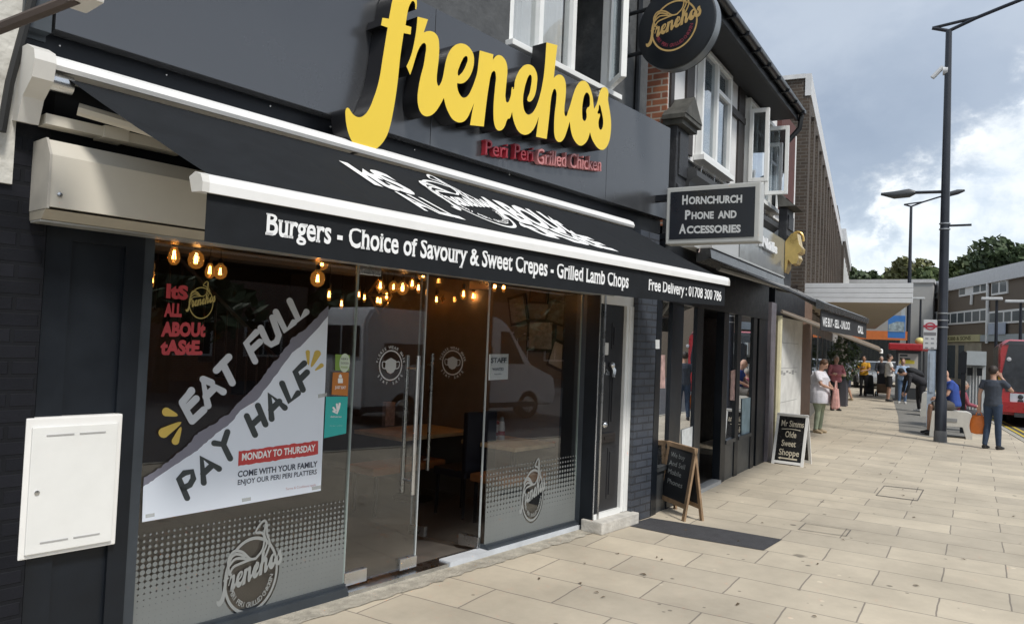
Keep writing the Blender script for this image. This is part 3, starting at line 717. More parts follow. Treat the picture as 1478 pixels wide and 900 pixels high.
# fabric sheet (its own sloping frame is used for the printed lettering too)
fl, fz = px(98, 113, .30); flo, frr = bl + .03, br_ - .03
p0, p1 = F.pt(-1.8, .29, cz - .045), F.pt(-1.8, OB - .015, bzz + .01)
cdir = (p0 - p1); SL = cdir.length; cdir.normalize(); nrm = DF.cross(cdir); 
if nrm.z < 0: nrm = -nrm
adir = (DF + V((0, 0, 1)) * ((bz2 - bz) / (br_ - bl) * .5)).normalized(); nrm = adir.cross(cdir); nrm = nrm if nrm.z > 0 else -nrm
FB = Frame(p1 - adir * -1.8, adir, nrm, cdir)
b = MB(FB); n = 14
n = 70
for i in range(n):
    for j in range(12):
        def pt_(i, j):
            t = j / 12; ue = flo + (fl - flo) * t; uf = frr + (cr_ - .04 - frr) * t
            return (ue + (uf - ue) * i / n, -.003 * math.sin(math.pi * t) + .005 * math.sin(math.pi * t) * noise.noise(V((i * .16, j * .35, 0))) - .004 * (i % 14 == 0) * math.sin(math.pi * t), SL * t)
        b.quad(pt_(i, j), pt_(i + 1, j), pt_(i + 1, j + 1), pt_(i, j + 1))
b.build('canopy', CANVAS, aw)
b = MB(F); pb = [(OB - .10, bzz + .020), (OB - .05, bzz + .038), (OB + .0, bzz + .022), (OB + .012, bzz - .012), (OB + .012, bzz - .055), (OB - .07, bzz - .05)]
b.hull([(bl, o, z + bsl(bl)) for o, z in pb], [(br_, o, z + bsl(br_)) for o, z in pb]); b.build('front_bar', WHITEM, aw)
b = MB(F)
for u in (bl - .035, br_):
    b = MB(F); b.hull([(u, o + (.004 if o > OB else -.004), z + bsl(u)) for o, z in pb], [(u + .035, o, z + bsl(u)) for o, z in pb])
    b.build('bar_cap', mat('off_white_plastic', (.62, .61, .58)), aw)
vzl = px(298, 348, OB)[1]; vzr = px(1046, 441, OB)[1]
b = MB(F); n = 60
for i in range(n):
    for j in range(3):
        def pv(i, j):
            t = j / 3; u = bl + .002 + (br_ - bl - .03) * i / n; vz0 = vzl + (vzr - vzl) * i / n - .11 * (i / n) * (1 - i / n)
            return (u, OB - .012 + .002 * math.sin(i * .55) * (1 - t), vz0 + (bzz + bsl(u) - .045 - vz0) * t)
        b.quad(pv(i, j), pv(i + 1, j), pv(i + 1, j + 1), pv(i, j + 1))
b.build('valance', CANVAS, aw)
def arm(u0, u1, flip):
    b = MB(F); el = (u0 + (u1 - u0) * .75, .62, (cz - .045) * .6 + bzz * .4 - .10)
    b.tube([(u0, .22, cz - .17), el], .032, 8); b.tube([el, (u1, OB - .06, bzz - .03)], .026, 8); b.ball(el, .05, 10)
    return b.build('folding_arm', BEIGE, aw)
arm(cl + .15, cl + 1.6, 1); arm(cr_ - .3, cr_ - 1.6, 0)
b = MB(F); b.box((cl + .02, .10, cz - .27), (cl + .7, .20, cz - .22)); b.box((cl + .28, .08, cz - .275), (cl + .40, .215, cz - .215)); b.build('arm_bracket', BEIGE, aw)
OV = OB - .0075
b = MB(F)
lettering(b, F, OV, 'Burgers - Choice of Savoury & Sweet Crepes - Grilled Lamb Chops', (383, 338.5), (907, 416), (380, 306.5), .022, .035, xh=.78); b.build('menu_lettering', VINYLW, aw); b = MB(F)
lettering(b, F, OV, 'Free Delivery : 01708 300 786', (936, 418.5), (1041, 434.5), (935.5, 402.5), .022, .03, xh=.78)
b.build('phone_lettering', VINYLW, aw)
b = MB(F)
lettering(b, FB, .005, 'ItS', (540, 266), (606, 283), (488, 231), .042, free=True); b.build('canopy_lettering', VINYLW, aw); b = MB(F)
lettering(b, FB, .005, 'ALL', (612, 303), (672, 317), (556, 272), .025, free=True); b.build('canopy_lettering', VINYLW, aw); b = MB(F)
lettering(b, FB, .005, 'ABOUt', (728, 315), (836, 341), (681, 280), .042, free=True); b.build('canopy_lettering', VINYLW, aw); b = MB(F)
lettering(b, FB, .005, 'tAStE', (781, 339), (893, 363), (728, 314), .042, free=True)
b.build('canopy_lettering', VINYLW, aw)
eu, ez = FB.px(679, 295, .005); erx = abs(FB.px(718, 303, .005)[0] - FB.px(640, 287, .005)[0]) / 2
emblem(FB, eu, SL * .5, erx, SL * .33, .005, VINYLW, VINYLW, VINYLW, aw, VINYLW, lw=.9, sk=(fl - flo) / SL)
# roller shutter housing
sh = thing('shutter_box', 'cream metal roller shutter housing under the awning', 'shutter box', F.pt(-4, 0, 2.35))
su = px(74, 250, .30)[0]; sz0, sz1 = px(74, 298, .30)[1], px(74, 207, .30)[1]
bd = MB(F); pr_ = [(.05, sz1 + .03), (.24, sz1 + .03), (.30, sz1 - .05), (.30, sz0), (.29, sz0), (.05, sz0)]
bd.hull([(su, o, z) for o, z in pr_], [(u1r + .05, o, z) for o, z in pr_]); bd.build('housing', BEIGE, sh)
b = MB(F); pr2 = [(.04, sz1 + .036), (.245, sz1 + .036), (.305, sz1 - .05), (.305, sz0 - .01), (.04, sz0 - .01)]
b.hull([(su - .012, o, z) for o, z in pr2], [(su - .001, o, z) for o, z in pr2]); b.build('end_plate', mat('warm_grey_metal', (.42, .40, .36), .5), sh)
b = MB(F); b.hull([(su - .01, .08, sz0 - .012), (su - .01, .29, sz0 - .012), (su - .01, .24, sz0 - .055), (su - .01, .09, sz0 - .055)], [(u1r + .05, .08, sz0 - .012), (u1r + .05, .29, sz0 - .012), (u1r + .05, .24, sz0 - .055), (u1r + .05, .09, sz0 - .055)]); b.build('bottom_rail', mat('shaded_cream_metal', (.36, .33, .27), .5, amt=.1), sh)  # underside shadow put into the colour: cream metal made darker and olive
b = MB(F); b.box((su - .01, .10, sz0 - .066), (u1r + .05, .23, sz0 - .057)); b.build('guide_strip', mat('pale_alloy', (.5, .5, .48), .35, metal=.5), sh)
b = MB(F); b.lathe([(0, .31), (.012, .308), (.012, .30)], (su + .04, 0, sz0 + .06), (0, 1, 0), 8); b.build('screw', STEEL, sh)
# meter cabinet
mc = thing('meter_cabinet', 'white plastic meter cabinet mounted low on the black side panel', 'cabinet', F.pt(-4.5, .05, .6))
mu0, mz1 = px(43, 608, .10); mu1, mz0 = px(165, 783, .10); mz0 = (mz0 + px(37, 805, .10)[1]) / 2; mz1 = (mz1 + px(167, 602, .10)[1]) / 2
b = MB(F); b.box((mu0 - .01, .03, mz0 - .012), (mu1 + .012, .085, mz1 + .015), .008); b.build('case', WHITEM, mc)
b = MB(F); b.box((mu0 + .015, .085, mz0 + .012), (mu1 - .015, .10, mz1 - .03), .004); dr = b.build('door', mat('white_grp', (.76, .77, .76), .4, amt=.04), mc)
for a, c in ((.18, .47), (.53, .82)):
    for z in (mz0 + .06, mz1 - .075):
        b = MB(F); b.box((mu0 + (mu1 - mu0) * a, .10, z), (mu0 + (mu1 - mu0) * c, .104, z + .006))
        b.build('ridge', mat('grey_shadow_gap', (.4, .4, .4), .5), dr)
b = MB(F); b.lathe([(0, .106), (.012, .105), (.012, .10)], (mu0 + .05, 0, mz0 + .31), (0, 1, 0), 8); b.build('lock', STEEL, dr)

# ================================================================== WINDOW GRAPHICS (on the glass, off = 9 mm)
OG = .009
def gpt(x, y, l=0, o=OG): u, z = px(x, y, o); return (u, o + l, z)
PW = mat('poster_white', (.70, .76, .86), .5, amt=.03, scale=2)
PG = mat('poster_grey_tear', (.19, .19, .24), .6, amt=.1)
PK = mat('poster_black', (.035, .045, .05), .5, amt=.1)
PYL = mat('poster_yellow', (.58, .42, .09), .5, amt=.1)
PRD = mat('poster_red', (.50, .05, .05), .5, amt=.12, scale=12)
PLW = mat('poster_lettering_white', (.52, .55, .60), .5, amt=.05)
po = thing('window_poster', 'torn edge window poster reading Eat Full Pay Half on the left pane', 'poster', F.pt(-3.4, .01, .8))
rnd = random.Random(3)
def torn(x0, y0, x1, y1, n, amp, bulge=0):
    out = []
    for i in range(n + 1):
        t = i / n; dx, dy = x1 - x0, y1 - y0; l = math.hypot(dx, dy)
        a = rnd.uniform(-amp, amp) + bulge * math.sin(math.pi * 5.3 * t)
        out.append((x0 + dx * t - dy / l * a, y0 + dy * t + dx / l * a))
    return out
def rough(pts, n, amp):
    out = []
    for a, c in zip(pts, pts[1:]): out += torn(*a, *c, n, amp)[:-1]
    return out + [pts[-1]]
e1 = rough([(208, 689), (232, 674), (252, 657), (273, 640), (286, 623), (310, 610), (332, 595), (347, 577), (371, 553), (390, 529), (408, 508), (422, 488), (450, 466), (474, 441)], 6, 1.3)
e2 = rough([(207, 702), (224, 690), (252.6, 670), (281, 652), (298, 638), (315, 623), (332, 611), (347, 592), (371, 577), (395, 545), (422, 509), (440, 494), (473.5, 456)], 5, .8)
b = MB(F); vs = [b.v(gpt(x, y, 0)) for x, y in e2 + [(463, 707.5), (205, 753)]]; b.f(vs); b.build('poster_sheet', PW, po)
b = MB(F); va = [b.v(gpt(x, y, .0006)) for x, y in e1 + e2[::-1]]; b.f(va); b.build('torn_band', PG, po)
EATFULL = [[(331 - 53, 0)]]
def sw(bm, pts, r=5.0): stroke(bm, lambda x, y, l: gpt(x, y, .001 + l), pts, r)
b = MB(F)
r = 5.2
for l in ([(276, 563), (263, 582), (277, 607)], [(277, 607), (294, 591)], [(268, 590), (283, 575)], [(276.5, 564), (263, 580)],
          [(300, 585), (293, 548), (322, 565)], [(297, 572), (309, 560)], [(293, 547), (305, 552)],
          [(312, 534), (330, 515)], [(321, 524), (335, 552)]): sw(b, l, r)
for l in ([(368, 521), (355, 495), (370, 479)], [(362, 505), (375, 493)],
          [(376, 473), (385, 493), (391, 497), (399, 493), (402, 484), (393, 458)],
          [(398, 450), (412, 477), (424, 465)], [(418, 434), (431, 462), (442, 450)]): sw(b, l, 4.6)
b.build('eat_full_lettering', PLW, po)
b = MB(F)
for l in ([(270, 718), (258, 690), (266, 682), (277, 680), (279, 690), (274, 699), (264, 704)],
          [(294, 696), (291, 660), (316, 676)], [(293, 683), (306, 671)],
          [(332, 661), (322, 641), (309, 639)], [(322, 641), (328, 623)],
          [(356, 600), (368, 627)], [(372, 585), (383, 612)], [(362, 614), (377, 600)],
          [(392, 604), (389, 569), (411, 588)], [(391, 591), (403, 579)],
          [(407, 553), (418, 579), (430, 567)],
          [(437, 562), (426, 536), (439, 524)], [(432, 548), (443, 537)]): sw(b, l, 4.4)
b.build('pay_half_lettering', PK, po)
b = MB(F)
def drop(p, q, w):   # teardrop: point p, round end q
    stroke(b, lambda x, y, l: gpt(x, y, .001 + l), spline([p, ((p[0] + q[0]) / 2, (p[1] + q[1]) / 2), q], 4), [.6 + (w - .6) * (i / 8) ** .7 for i in range(9)])
drop((256, 599), (240, 594), 6.5); drop((261, 609), (236, 624), 7.5); drop((261, 616), (253, 636), 5.5)
b.build('yellow_splash', PYL, po); b = MB(F)
drop((445, 526), (444, 508), 3.2); drop((449, 529), (458, 510), 5); drop((455, 534), (464, 527), 3.2)
b.build('yellow_splash', PYL, po)
b = MB(F); t1 = torn(344.5, 651, 459, 635, 30, .8); t2 = torn(459, 655, 343.5, 672, 30, .8); b.f([b.v(gpt(x, y, .001)) for x, y in t1 + t2]); rl = b.build('red_label', PRD, po)
b = MB(F); lettering(b, F, OG + .002, 'MONDAY TO THURSDAY', (349, 664.5), (455, 650.5), (348.5, 654), .03); b.build('label_lettering', VINYLW, rl)
b = MB(F)
lettering(b, F, OG + .001, 'COME WITH YOUR FAMILY', (343, 688.5), (458, 673), (342.5, 679.5), .03)
lettering(b, F, OG + .001, 'ENJOY OUR PERI PERI PLATTERS', (343, 699.5), (457, 683.5), (343, 692), .02)
b.build('poster_small_lettering', mat('poster_ink', (.04, .05, .08), .5), po)
b = MB(F); lettering(b, F, OG + .001, 'Terms & Conditions apply', (412, 707), (456, 700.5), (412, 703.5), .0); b.build('terms_lettering', mat('faint_red_ink', (.5, .3, .32), .5), po)
for x, y in ((217, 744), (356, 721), (457, 704), (466, 571)):
    b = MB(F); b.f([b.v(gpt(x + dx, y + dy, .0012)) for dx, dy in ((-7, -2.2), (6, -4.5), (6, .5), (-7, 3))])
    b.build('tape', alpha('clear_tape', (.5, .52, .5), .6), po)
# red window lettering and its small emblem
RV = mat('window_red_vinyl', (.45, .05, .06), .5, amt=.05)
wl_ = thing('window_lettering', 'red rough lettering reading Its All About Taste at the top of the left pane', 'window lettering', F.pt(-4, .01, 1.6))
b = MB(F)
for s_, l, r_, c in (('ItS', (239.5, 430), (271, 433), (241, 409)), ('ALL', (236.5, 457), (262, 457.5), (238, 437)), ('ABOUt', (232, 485.5), (296, 486), (234, 464)), ('tAStE.', (231, 512), (292, 512), (232, 490))):
    lettering(b, F, OG, s_, l, r_, c, .055)
b.build('red_words', RV, wl_)
GOLDV = mat('gold_vinyl', (.45, .36, .12), .5, amt=.08)
eu, ez = px(290.5, 437, OG); erx = abs(px(308, 437, OG)[0] - px(272.5, 437, OG)[0]) / 2; erz = abs(px(290, 414, OG)[1] - px(290, 460, OG)[1]) / 2
emblem(F, eu, ez, erx, erz, OG, GOLDV, GOLDV, GOLDV, wl_, None, lw=.75)
# etched halftone films
def film_mat(name, zt, zb, pitch, holes, col):
    holes = [(a, b_, c * 1.075, d * 1.075) for a, b_, c, d in holes]
    m = bpy.data.materials.new(name); m.use_nodes = True; t = m.node_tree; bs = t.nodes['Principled BSDF']
    bs.inputs['Base Color'].default_value = (*col, 1); bs.inputs['Roughness'].default_value = .75
    def nn(k, **kw):
        n = t.nodes.new(k)
        for a, x in kw.items(): setattr(n, a, x)
        return n
    def mt(op, a, c=None, d=None, cl=False):
        n = nn('ShaderNodeMath', operation=op, use_clamp=cl)
        for i, x in enumerate((a, c, d)):
            if x is None: continue
            if isinstance(x, (int, float)): n.inputs[i].default_value = x
            else: t.links.new(x, n.inputs[i])
        return n.outputs[0]
    co = nn('ShaderNodeTexCoord'); mp = nn('ShaderNodeMapping'); mp.vector_type = 'POINT'; mp.inputs['Rotation'].default_value = (0, 0, -PHI)
    t.links.new(co.outputs['Object'], mp.inputs[0]); sp = nn('ShaderNodeSeparateXYZ'); t.links.new(mp.outputs[0], sp.inputs[0])
    u, z = sp.outputs[0], sp.outputs[2]
    fu = mt('SUBTRACT', mt('FRACT', mt('DIVIDE', u, pitch)), .5); fz_ = mt('SUBTRACT', mt('FRACT', mt('DIVIDE', mt('SUBTRACT', z, zt), pitch)), .5)
    d = mt('SQRT', mt('ADD', mt('MULTIPLY', fu, fu), mt('MULTIPLY', fz_, fz_)))
    zi = mt('MULTIPLY', mt('FLOOR', mt('DIVIDE', mt('SUBTRACT', z, zt), pitch)), pitch)      # row-wise radius
    rad = nn('ShaderNodeMapRange'); rad.inputs[1].default_value = 0; rad.inputs[2].default_value = zb - zt; rad.inputs[3].default_value = .17; rad.inputs[4].default_value = .72; t.links.new(zi, rad.inputs[0])
    on = mt('MULTIPLY', mt('SUBTRACT', rad.outputs[0], d), 14, cl=True)
    u00 = F.pt(0, 0, 0); c_, s__ = math.cos(-PHI), math.sin(-PHI); ub = u00.x * c_ - u00.y * s__
    for (hu, hz, rx, rz) in holes:
        du = mt('DIVIDE', mt('SUBTRACT', u, ub + hu), rx); dz = mt('DIVIDE', mt('SUBTRACT', z, hz), rz)
        out = mt('MULTIPLY', mt('SUBTRACT', mt('SQRT', mt('ADD', mt('MULTIPLY', du, du), mt('MULTIPLY', dz, dz))), .97), 40, cl=True)
        on = mt('MULTIPLY', on, out)
    nz = nn('ShaderNodeTexNoise'); nz.inputs['Scale'].default_value = 2.5; t.links.new(co.outputs['Object'], nz.inputs['Vector'])
    t.links.new(mt('MULTIPLY', on, mt('ADD', mt('MULTIPLY', nz.outputs[0], .25), .74)), bs.inputs['Alpha'])
    return m
def film(label, u0, u1, z0, z1, ecx, ecy, erx, erz, pitch=.034):
    t = thing('etched_film', label, 'window film', F.pt((u0 + u1) / 2, .01, z0))
    eu, ez = px(ecx, ecy, OG)
    FM = film_mat('etched_halftone_%d' % int(abs(u0) * 100), z1, z0 + (z1 - z0) * .25, pitch, [(eu, ez, erx, erz)], (.185, .20, .20))
    b = MB(F); b.quad((u0, OG, z0), (u1, OG, z0), (u1, OG, z1), (u0, OG, z1)); b.build('dotted_film', FM, t)
    EM = alpha('etched_film_lines', (.27, .285, .285), .92)
    emblem(F, eu, ez, erx, erz, OG + .001, EM, EM, EM, t, EM)
fz1 = px(480, 722, OG)[1]
film('frosted dotted film with round emblem along the foot of the large left pane', u_a, u_b - .012, ZG, fz1, 363, 829, .185, .235)
film('frosted dotted film with round emblem along the foot of the narrow right pane', u_d + .03, u_e, ZG, fz1 + .06, 769, 714, .155, .235, .042)
# small stickers on the left pane
def sheet(name, label, cat, cs, m, o=OG, group=None, fr=F):
    b = MB(fr); b.f([b.v((*(lambda q: (q[0], o, q[1]))(fr.px(x, y, o)),)) for x, y in cs]); t = b.build(name, m)
    tag(t, label, cat, group); return t
def words(par, m, lines, o=OG + .0015, fr=F, name='print'):
    b = MB(fr)
    for l in lines: lettering(b, fr, o, l[0], l[1], l[2], l[3], l[4] if len(l) > 4 else .015)
    k = b.build(name, m); k.parent = par; k.matrix_parent_inverse = Matrix.Identity(4); return k
GRN = mat('sticker_green', (.20, .33, .06), .5, amt=.05); ORG = mat('sticker_orange', (.48, .17, .03), .5, amt=.05); TEAL = mat('sticker_teal', (.03, .42, .40), .5, amt=.05)
PAPER = mat('white_paper', (.62, .64, .65), .6, amt=.05)
st = sheet('hygiene_sticker', 'green hygiene rating sticker with white disc, topmost on the left pane', 'sticker', [(484, 511), (505, 512), (504, 535), (483.5, 534)], GRN)
b = MB(F); c0 = px(497.5, 523.5, OG + .001); b.f([b.v((c0[0] + .045 * math.cos(t), OG + .001, c0[1] + .065 * math.sin(t))) for t in [2 * math.pi * k / 20 for k in range(20)]]); k_ = b.build('disc', mat('pale_green_paper', (.55, .64, .52), .6)); k_.parent = st
words(st, PK, [('VERY', (492, 519), (503, 519.5), (492, 516), .01), ('GOOD', (492, 525), (503, 525.5), (492, 522), .01)])
words(st, GRN, [('FOOD', (492, 531), (502, 531.5), (492, 528), .02)], OG + .002)
st = sheet('delivery_sticker', 'orange sticker with a white takeaway mark on the left pane, above the teal one', 'sticker', [(480.5, 537), (503.5, 537), (502, 571), (478.5, 569)], ORG)
words(st, VINYLW, [('JUST EAT', (483.5, 560.5), (499, 561), (483.5, 556.5), .02)])
b = MB(F)
for x, y, w_, h_ in ((491, 549, 7, 7), (491, 543, 4.5, 4), (491, 541, 2, 3)): b.f([b.v(gpt(x + dx * w_ / 2, y + dy * h_ / 2, .001 + .0002 * h_)) for dx, dy in ((-1, -1), (1, -1), (1, 1), (-1, 1))])
k_ = b.build('house_mark', VINYLW); k_.parent = st
st = sheet('courier_sticker', 'large teal sticker with a white mark, lowest of three stickers on the left pane', 'sticker', [(470.5, 572), (502, 572), (499.5, 625), (467.5, 632)], TEAL)
words(st, VINYLW, [('deliveroo', (477, 602), (493, 602), (477, 599.5), .01)])
words(st, mat('teal_light_print', (.3, .6, .58), .5), [('Order online', (476, 615), (494, 614.5), (476, 613), .0)])
b = MB(F)
for l in ([(481, 593), (486, 596), (489, 588), (490, 582)], [(481, 588), (484, 592), (487, 592), (486, 583)]): stroke(b, lambda x, y, l: gpt(x, y, .0015 + l), l, 1.5)
k_ = b.build('winged_mark', VINYLW); k_.parent = st
# round face-mask stickers on the doors
FROST = alpha('frosted_vinyl', (.55, .57, .57), .75)
def mask_sticker(cx, cy, ru, label, F=F, o=-.008):
    t = thing('face_mask_sticker', label, 'sticker', F.pt(F.px(cx, cy, o)[0], o, F.px(cx, cy, o)[1]))
    u, z = F.px(cx, cy, o);  b = MB(F); n = 40
    for k in range(n):
        t0, t1 = 2 * math.pi * k / n, 2 * math.pi * (k + 1) / n
        b.quad(*((u + r_ * ru * math.cos(a), o, z + r_ * ru * math.sin(a)) for r_, a in ((.66, t0), (.73, t0), (.73, t1), (.66, t1))))
    b.build('ring', FROST, t)
    b = MB(F); b.f([b.v((u + x * ru, o, z + y * ru)) for x, y in ((-.33, .22), (0, .36), (.33, .22), (.34, -.12), (.2, -.32), (0, -.4), (-.2, -.32), (-.34, -.12))])
    q = lambda x, y, l: (u + x * ru, o + .001 + l, z + y * ru)
    for sx in (-1, 1): stroke(b, q, spline([(sx * .33, .16), (sx * .52, .16), (sx * .5, -.1), (sx * .32, -.16)], 4), .025)
    b.build('mask_mark', FROST, t)
    b = MB(F)
    for s_, a0, a1, top in (('PLEASE WEAR MASK', 168, 12, 1), ('STAY SAFE', 215, 325, 0)):
        for i, ch in enumerate(s_):
            if ch == ' ': continue
            a = R(a0 + (a1 - a0) * i / (len(s_) - 1)); vs, fs = glyphs(ch, .02); w_ = max(v[0] for v in vs); k_ = .2
            sg = -1 if top else 1
            def fn(x, y, a=a, w_=w_, sg=sg):
                x_ = (x - w_ / 2) * k_; rr = .86 + (y - .35) * k_ * (1 if top else -1)
                return (u + ru * (rr * math.cos(a) - sg * x_ * math.sin(a)), o, z + ru * (rr * math.sin(a) + sg * x_ * math.cos(a)))
            b.flat([(vs, fs)], fn)
    b.build('ring_words', FROST, t)
DR_ = Frame(DR.o, -DR.a, DR.n)      # read from the street side
mask_sticker(564, 527, .155, 'round frosted face mask sticker on the left glass door')
mask_sticker(653, 523, .15, 'round frosted face mask sticker on the opened right glass door', DR_, .009)
st = sheet('staff_notice', 'white paper notice reading Staff Wanted taped inside the right pane', 'notice', [(706, 511), (734, 510.5), (733, 547), (705, 548.5)], PAPER, -.02)
words(st, mat('notice_ink', (.03, .035, .05), .6), [('STAFF', (708.5, 523.5), (731, 523), (708.5, 516), .035), ('WANTED', (710.5, 535), (727, 534.5), (710.5, 530.5), .02), ('Apply within', (713, 540.5), (724, 540.3), (713, 538.5), .01)], -.017)

# ================================================================== INSIDE THE RESTAURANT
AMBER = glass('amber_glass', (.85, .55, .25), .02)
_t = AMBER.node_tree; _e = _t.nodes.new('ShaderNodeEmission'); _e.inputs[0].default_value = (1, .42, .08, 1); _e.inputs[1].default_value = .07
_a = _t.nodes.new('ShaderNodeAddShader'); _o = _t.nodes['Material Output']; _l = _o.inputs[0].links[0].from_socket; _t.links.new(_l, _a.inputs[0]); _t.links.new(_e.outputs[0], _a.inputs[1]); _t.links.new(_a.outputs[0], _o.inputs[0])
FIL = mat('glowing_filament', (1, .5, .15), .5, emit=(1, .60, .24), es=15)
CORD = mat('black_flex', (.01, .01, .01), .6)
def bulb(kind, s_):
    t = thing('pendant_bulb', '', 'pendant lamp', (0, 0, 0), 0, 'amber filament bulbs hanging in the restaurant')
    if kind == 0: pr = [(0, -.075), (.018, -.072), (.038, -.05), (.044, -.02), (.036, .02), (.022, .05), (.017, .065)]
    elif kind == 1: pr = [(0, -.075), (.03, -.068), (.055, -.045), (.066, 0), (.055, .045), (.03, .068), (.018, .085)]
    else: pr = [(0, -.07), (.017, -.066), (.02, -.05), (.02, .04), (.017, .06)]
    b = MB(); b.lathe(pr, (0, 0, 0), seg=16); b.build('bulb', AMBER, t, True)
    b = MB()
    for k in range(5):
        a = 2 * math.pi * k / 5; b.tube([(.006 * math.cos(a), .006 * math.sin(a), .035), (.013 * math.cos(a), .013 * math.sin(a), -.03)], .003, 5)
    b.build('filament', FIL, t)
    b = MB(); b.lathe([(0, .06), (.02, .062), (.021, .12), (.008, .13), (0, .13)], (0, 0, 0)); b.build('lamp_holder', CORD, t, True)
    b = MB(); b.tube([(0, 0, .12), (0, 0, .75)], .004, 5); b.build('flex', CORD, t)
    return t
protos = [bulb(k, 1) for k in range(3)]
usedp = [False] * 3
NEAR = [(251.5, 368, 0, .45), (283, 375, 1, .8), (303, 390, 0, 1.2), (318, 392, 1, 1.6), (219, 402, 2, .9), (458.5, 402, 1, .55), (465, 379, 1, 1.0), (549, 412, 0, 1.1), (568, 414, 1, 2.2), (581, 416, 1, 1.1), (595, 409, 0, 1.3), (604, 415, 2, 1.5), (611, 396, 1, 1.0), (669, 424, 0, 1.3), (683, 427, 2, 1.6), (714, 412, 2, .5), (727, 413, 2, .5), (558, 427, 1, 1.9), (545, 433, 2, 2.4), (518, 425, 2, 2.6), (526, 429, 2, 3.0), (559, 434, 2, 2.6), (549, 434, 0, 2.9), (645, 430, 0, 2.4), (636, 431, 2, 2.8), (630, 432, 2, 2.1), (653, 427, 2, 2.6), (541, 439, 2, 3.4), (628, 443, 2, 3.2), (655, 450, 2, 3.2), (493, 438, 2, 2.2), (475, 425, 2, 1.6)]
names_b = ['teardrop shaped', 'round globe', 'slim tube shaped']
spots_b = [('nearest', 'top left corner of the left pane'), ('second from the left', 'left pane'), ('third from the left', 'left pane'), ('fourth from the left', 'left pane'), ('lone low', 'frame at the far left'), ('largest low', 'right end of the left pane'), ('small upper', 'right end of the left pane'), ('leftmost', 'left door, beside the frame'), ('back', 'left door, left of the big globe'), ('large bright', 'middle of the left door'), ('slender', 'left door beside its big globe'), ('rightmost', 'left door'), ('highest', 'gap between the doors'), ('larger', 'right door at its right side'), ('lower right', 'right door'), ('left of a pair', 'right pane'), ('right of a pair', 'right pane')]
for i, (x, y, k, dp) in enumerate(NEAR):
    u, z = px(x, y, -dp); q = F.pt(u, -dp, z)
    if usedp[k]: o = dup(protos[k], q); o.scale = (.84,) * 3
    else: o = protos[k]; o.location = q; o.scale = (.84,) * 3; usedp[k] = True
    if i < len(spots_b): o['label'] = '%s %s amber filament bulb seen through the %s' % (spots_b[i][0], names_b[k], spots_b[i][1])
    else:
        o['label'] = ('small dim distant filament bulb of the cluster deep behind the left door' if x < 600 else 'small dim distant filament bulb of the cluster deep behind the right door')
        if x < 500: o['label'] = ['faint deep bulb near the right edge of the left pane, lower one', 'faint deep bulb near the right edge of the left pane, upper one'][x < 480]
        o['group'] = 'distant filament bulbs'
# lamps' own light
for i in (1, 9, 14, 16):
    x, y, k, dp = NEAR[i]; u, z = px(x, y, -dp)
    l = bpy.data.lights.new('bulb_light', 'POINT'); l.energy = 1.5; l.color = (1, .70, .42); l.shadow_soft_size = .02
    lo = bpy.data.objects.new('bulb_light', l); COL.objects.link(lo); lo.location = F.pt(u, -dp, z - .005)
# geometric wire pendants
BRASS = mat('aged_brass', (.35, .22, .10), .35, metal=.8)
def wire(cx, cy, dp, label):
    u, z = px(cx, cy, -dp); b = MB(F); r_ = .17
    P = [(u + r_ * math.cos(t), -dp + r_ * math.sin(t), z) for t in [2 * math.pi * k / 4 for k in range(4)]]
    for i in range(4):
        b.tube([P[i], P[(i + 1) % 4]], .009, 5); b.tube([P[i], (u, -dp, z + .22)], .009, 5); b.tube([P[i], (u, -dp, z - .2)], .009, 5)
    b.tube([(u, -dp, z + .22), (u, -dp, 2.62)], .004, 5); tag(b.build('wire_pendant', BRASS), label, 'pendant lamp')
wire(548, 426, 2.0, 'brass wire cage pendant among bulbs behind the left door')
wire(651, 432, 2.1, 'brass wire cage pendant among bulbs behind the right door')
# tables, benches, chairs
SEAT = mat('tan_leather', (.36, .15, .055), .5, amt=.2)
def table(c, lu, lo_, label, rz=0):
    t = thing('cafe_table', label, 'table', F.pt(c[0], c[1], 0))
    b = MB(F); b.box((c[0] - lu, c[1] - lo_, .73), (c[0] + lu, c[1] + lo_, .77), .006); b.build('table_top', WOOD, t)
    b = MB(F); b.tube([(c[0], c[1], .03), (c[0], c[1], .73)], .035, 8); b.build('pedestal', BLACK, t)
    b = MB(F); b.lathe([(.22, .0), (.22, .02), (.05, .05), (.0, .05)], (c[0], c[1], 0.02)); b.build('table_base', BLACK, t)
def stool_bench(c, lu, lo_, label):
    t = thing('bench_seat', label, 'seat', F.pt(c[0], c[1], 0))
    b = MB(F); b.box((c[0] - lu, c[1] - lo_, .42), (c[0] + lu, c[1] + lo_, .50), .02); b.build('cushion', SEAT, t)
    for sx in (-1, 1):
        for sy in (-1, 1):
            b = MB(F); b.tube([(c[0] + sx * lu * .85, c[1] + sy * lo_ * .8, .02), (c[0] + sx * lu * .85, c[1] + sy * lo_ * .8, .42)], .02, 6); b.build('leg', BLACK, t)
def chair(c, label, h=1.05):
    t = thing('dining_chair', label, 'chair', F.pt(c[0], c[1], 0)); LEA = mat('dark_navy_leather', (.014, .016, .026), .55)
    b = MB(F); b.box((c[0] - .22, c[1] - .22, .42), (c[0] + .22, c[1] + .22, .50), .02); b.build('seat', LEA, t)
    b = MB(F); b.box((c[0] - .22, c[1] + .17, .48), (c[0] + .22, c[1] + .24, h), .02); b.build('backrest', LEA, t)
    for sx in (-1, 1):
        for sy in (-1, 1):
            b = MB(F); b.tube([(c[0] + sx * .19, c[1] + sy * .19, .02), (c[0] + sx * .18, c[1] + sy * .18, .42)], .018, 6); b.build('leg', BLACK, t)
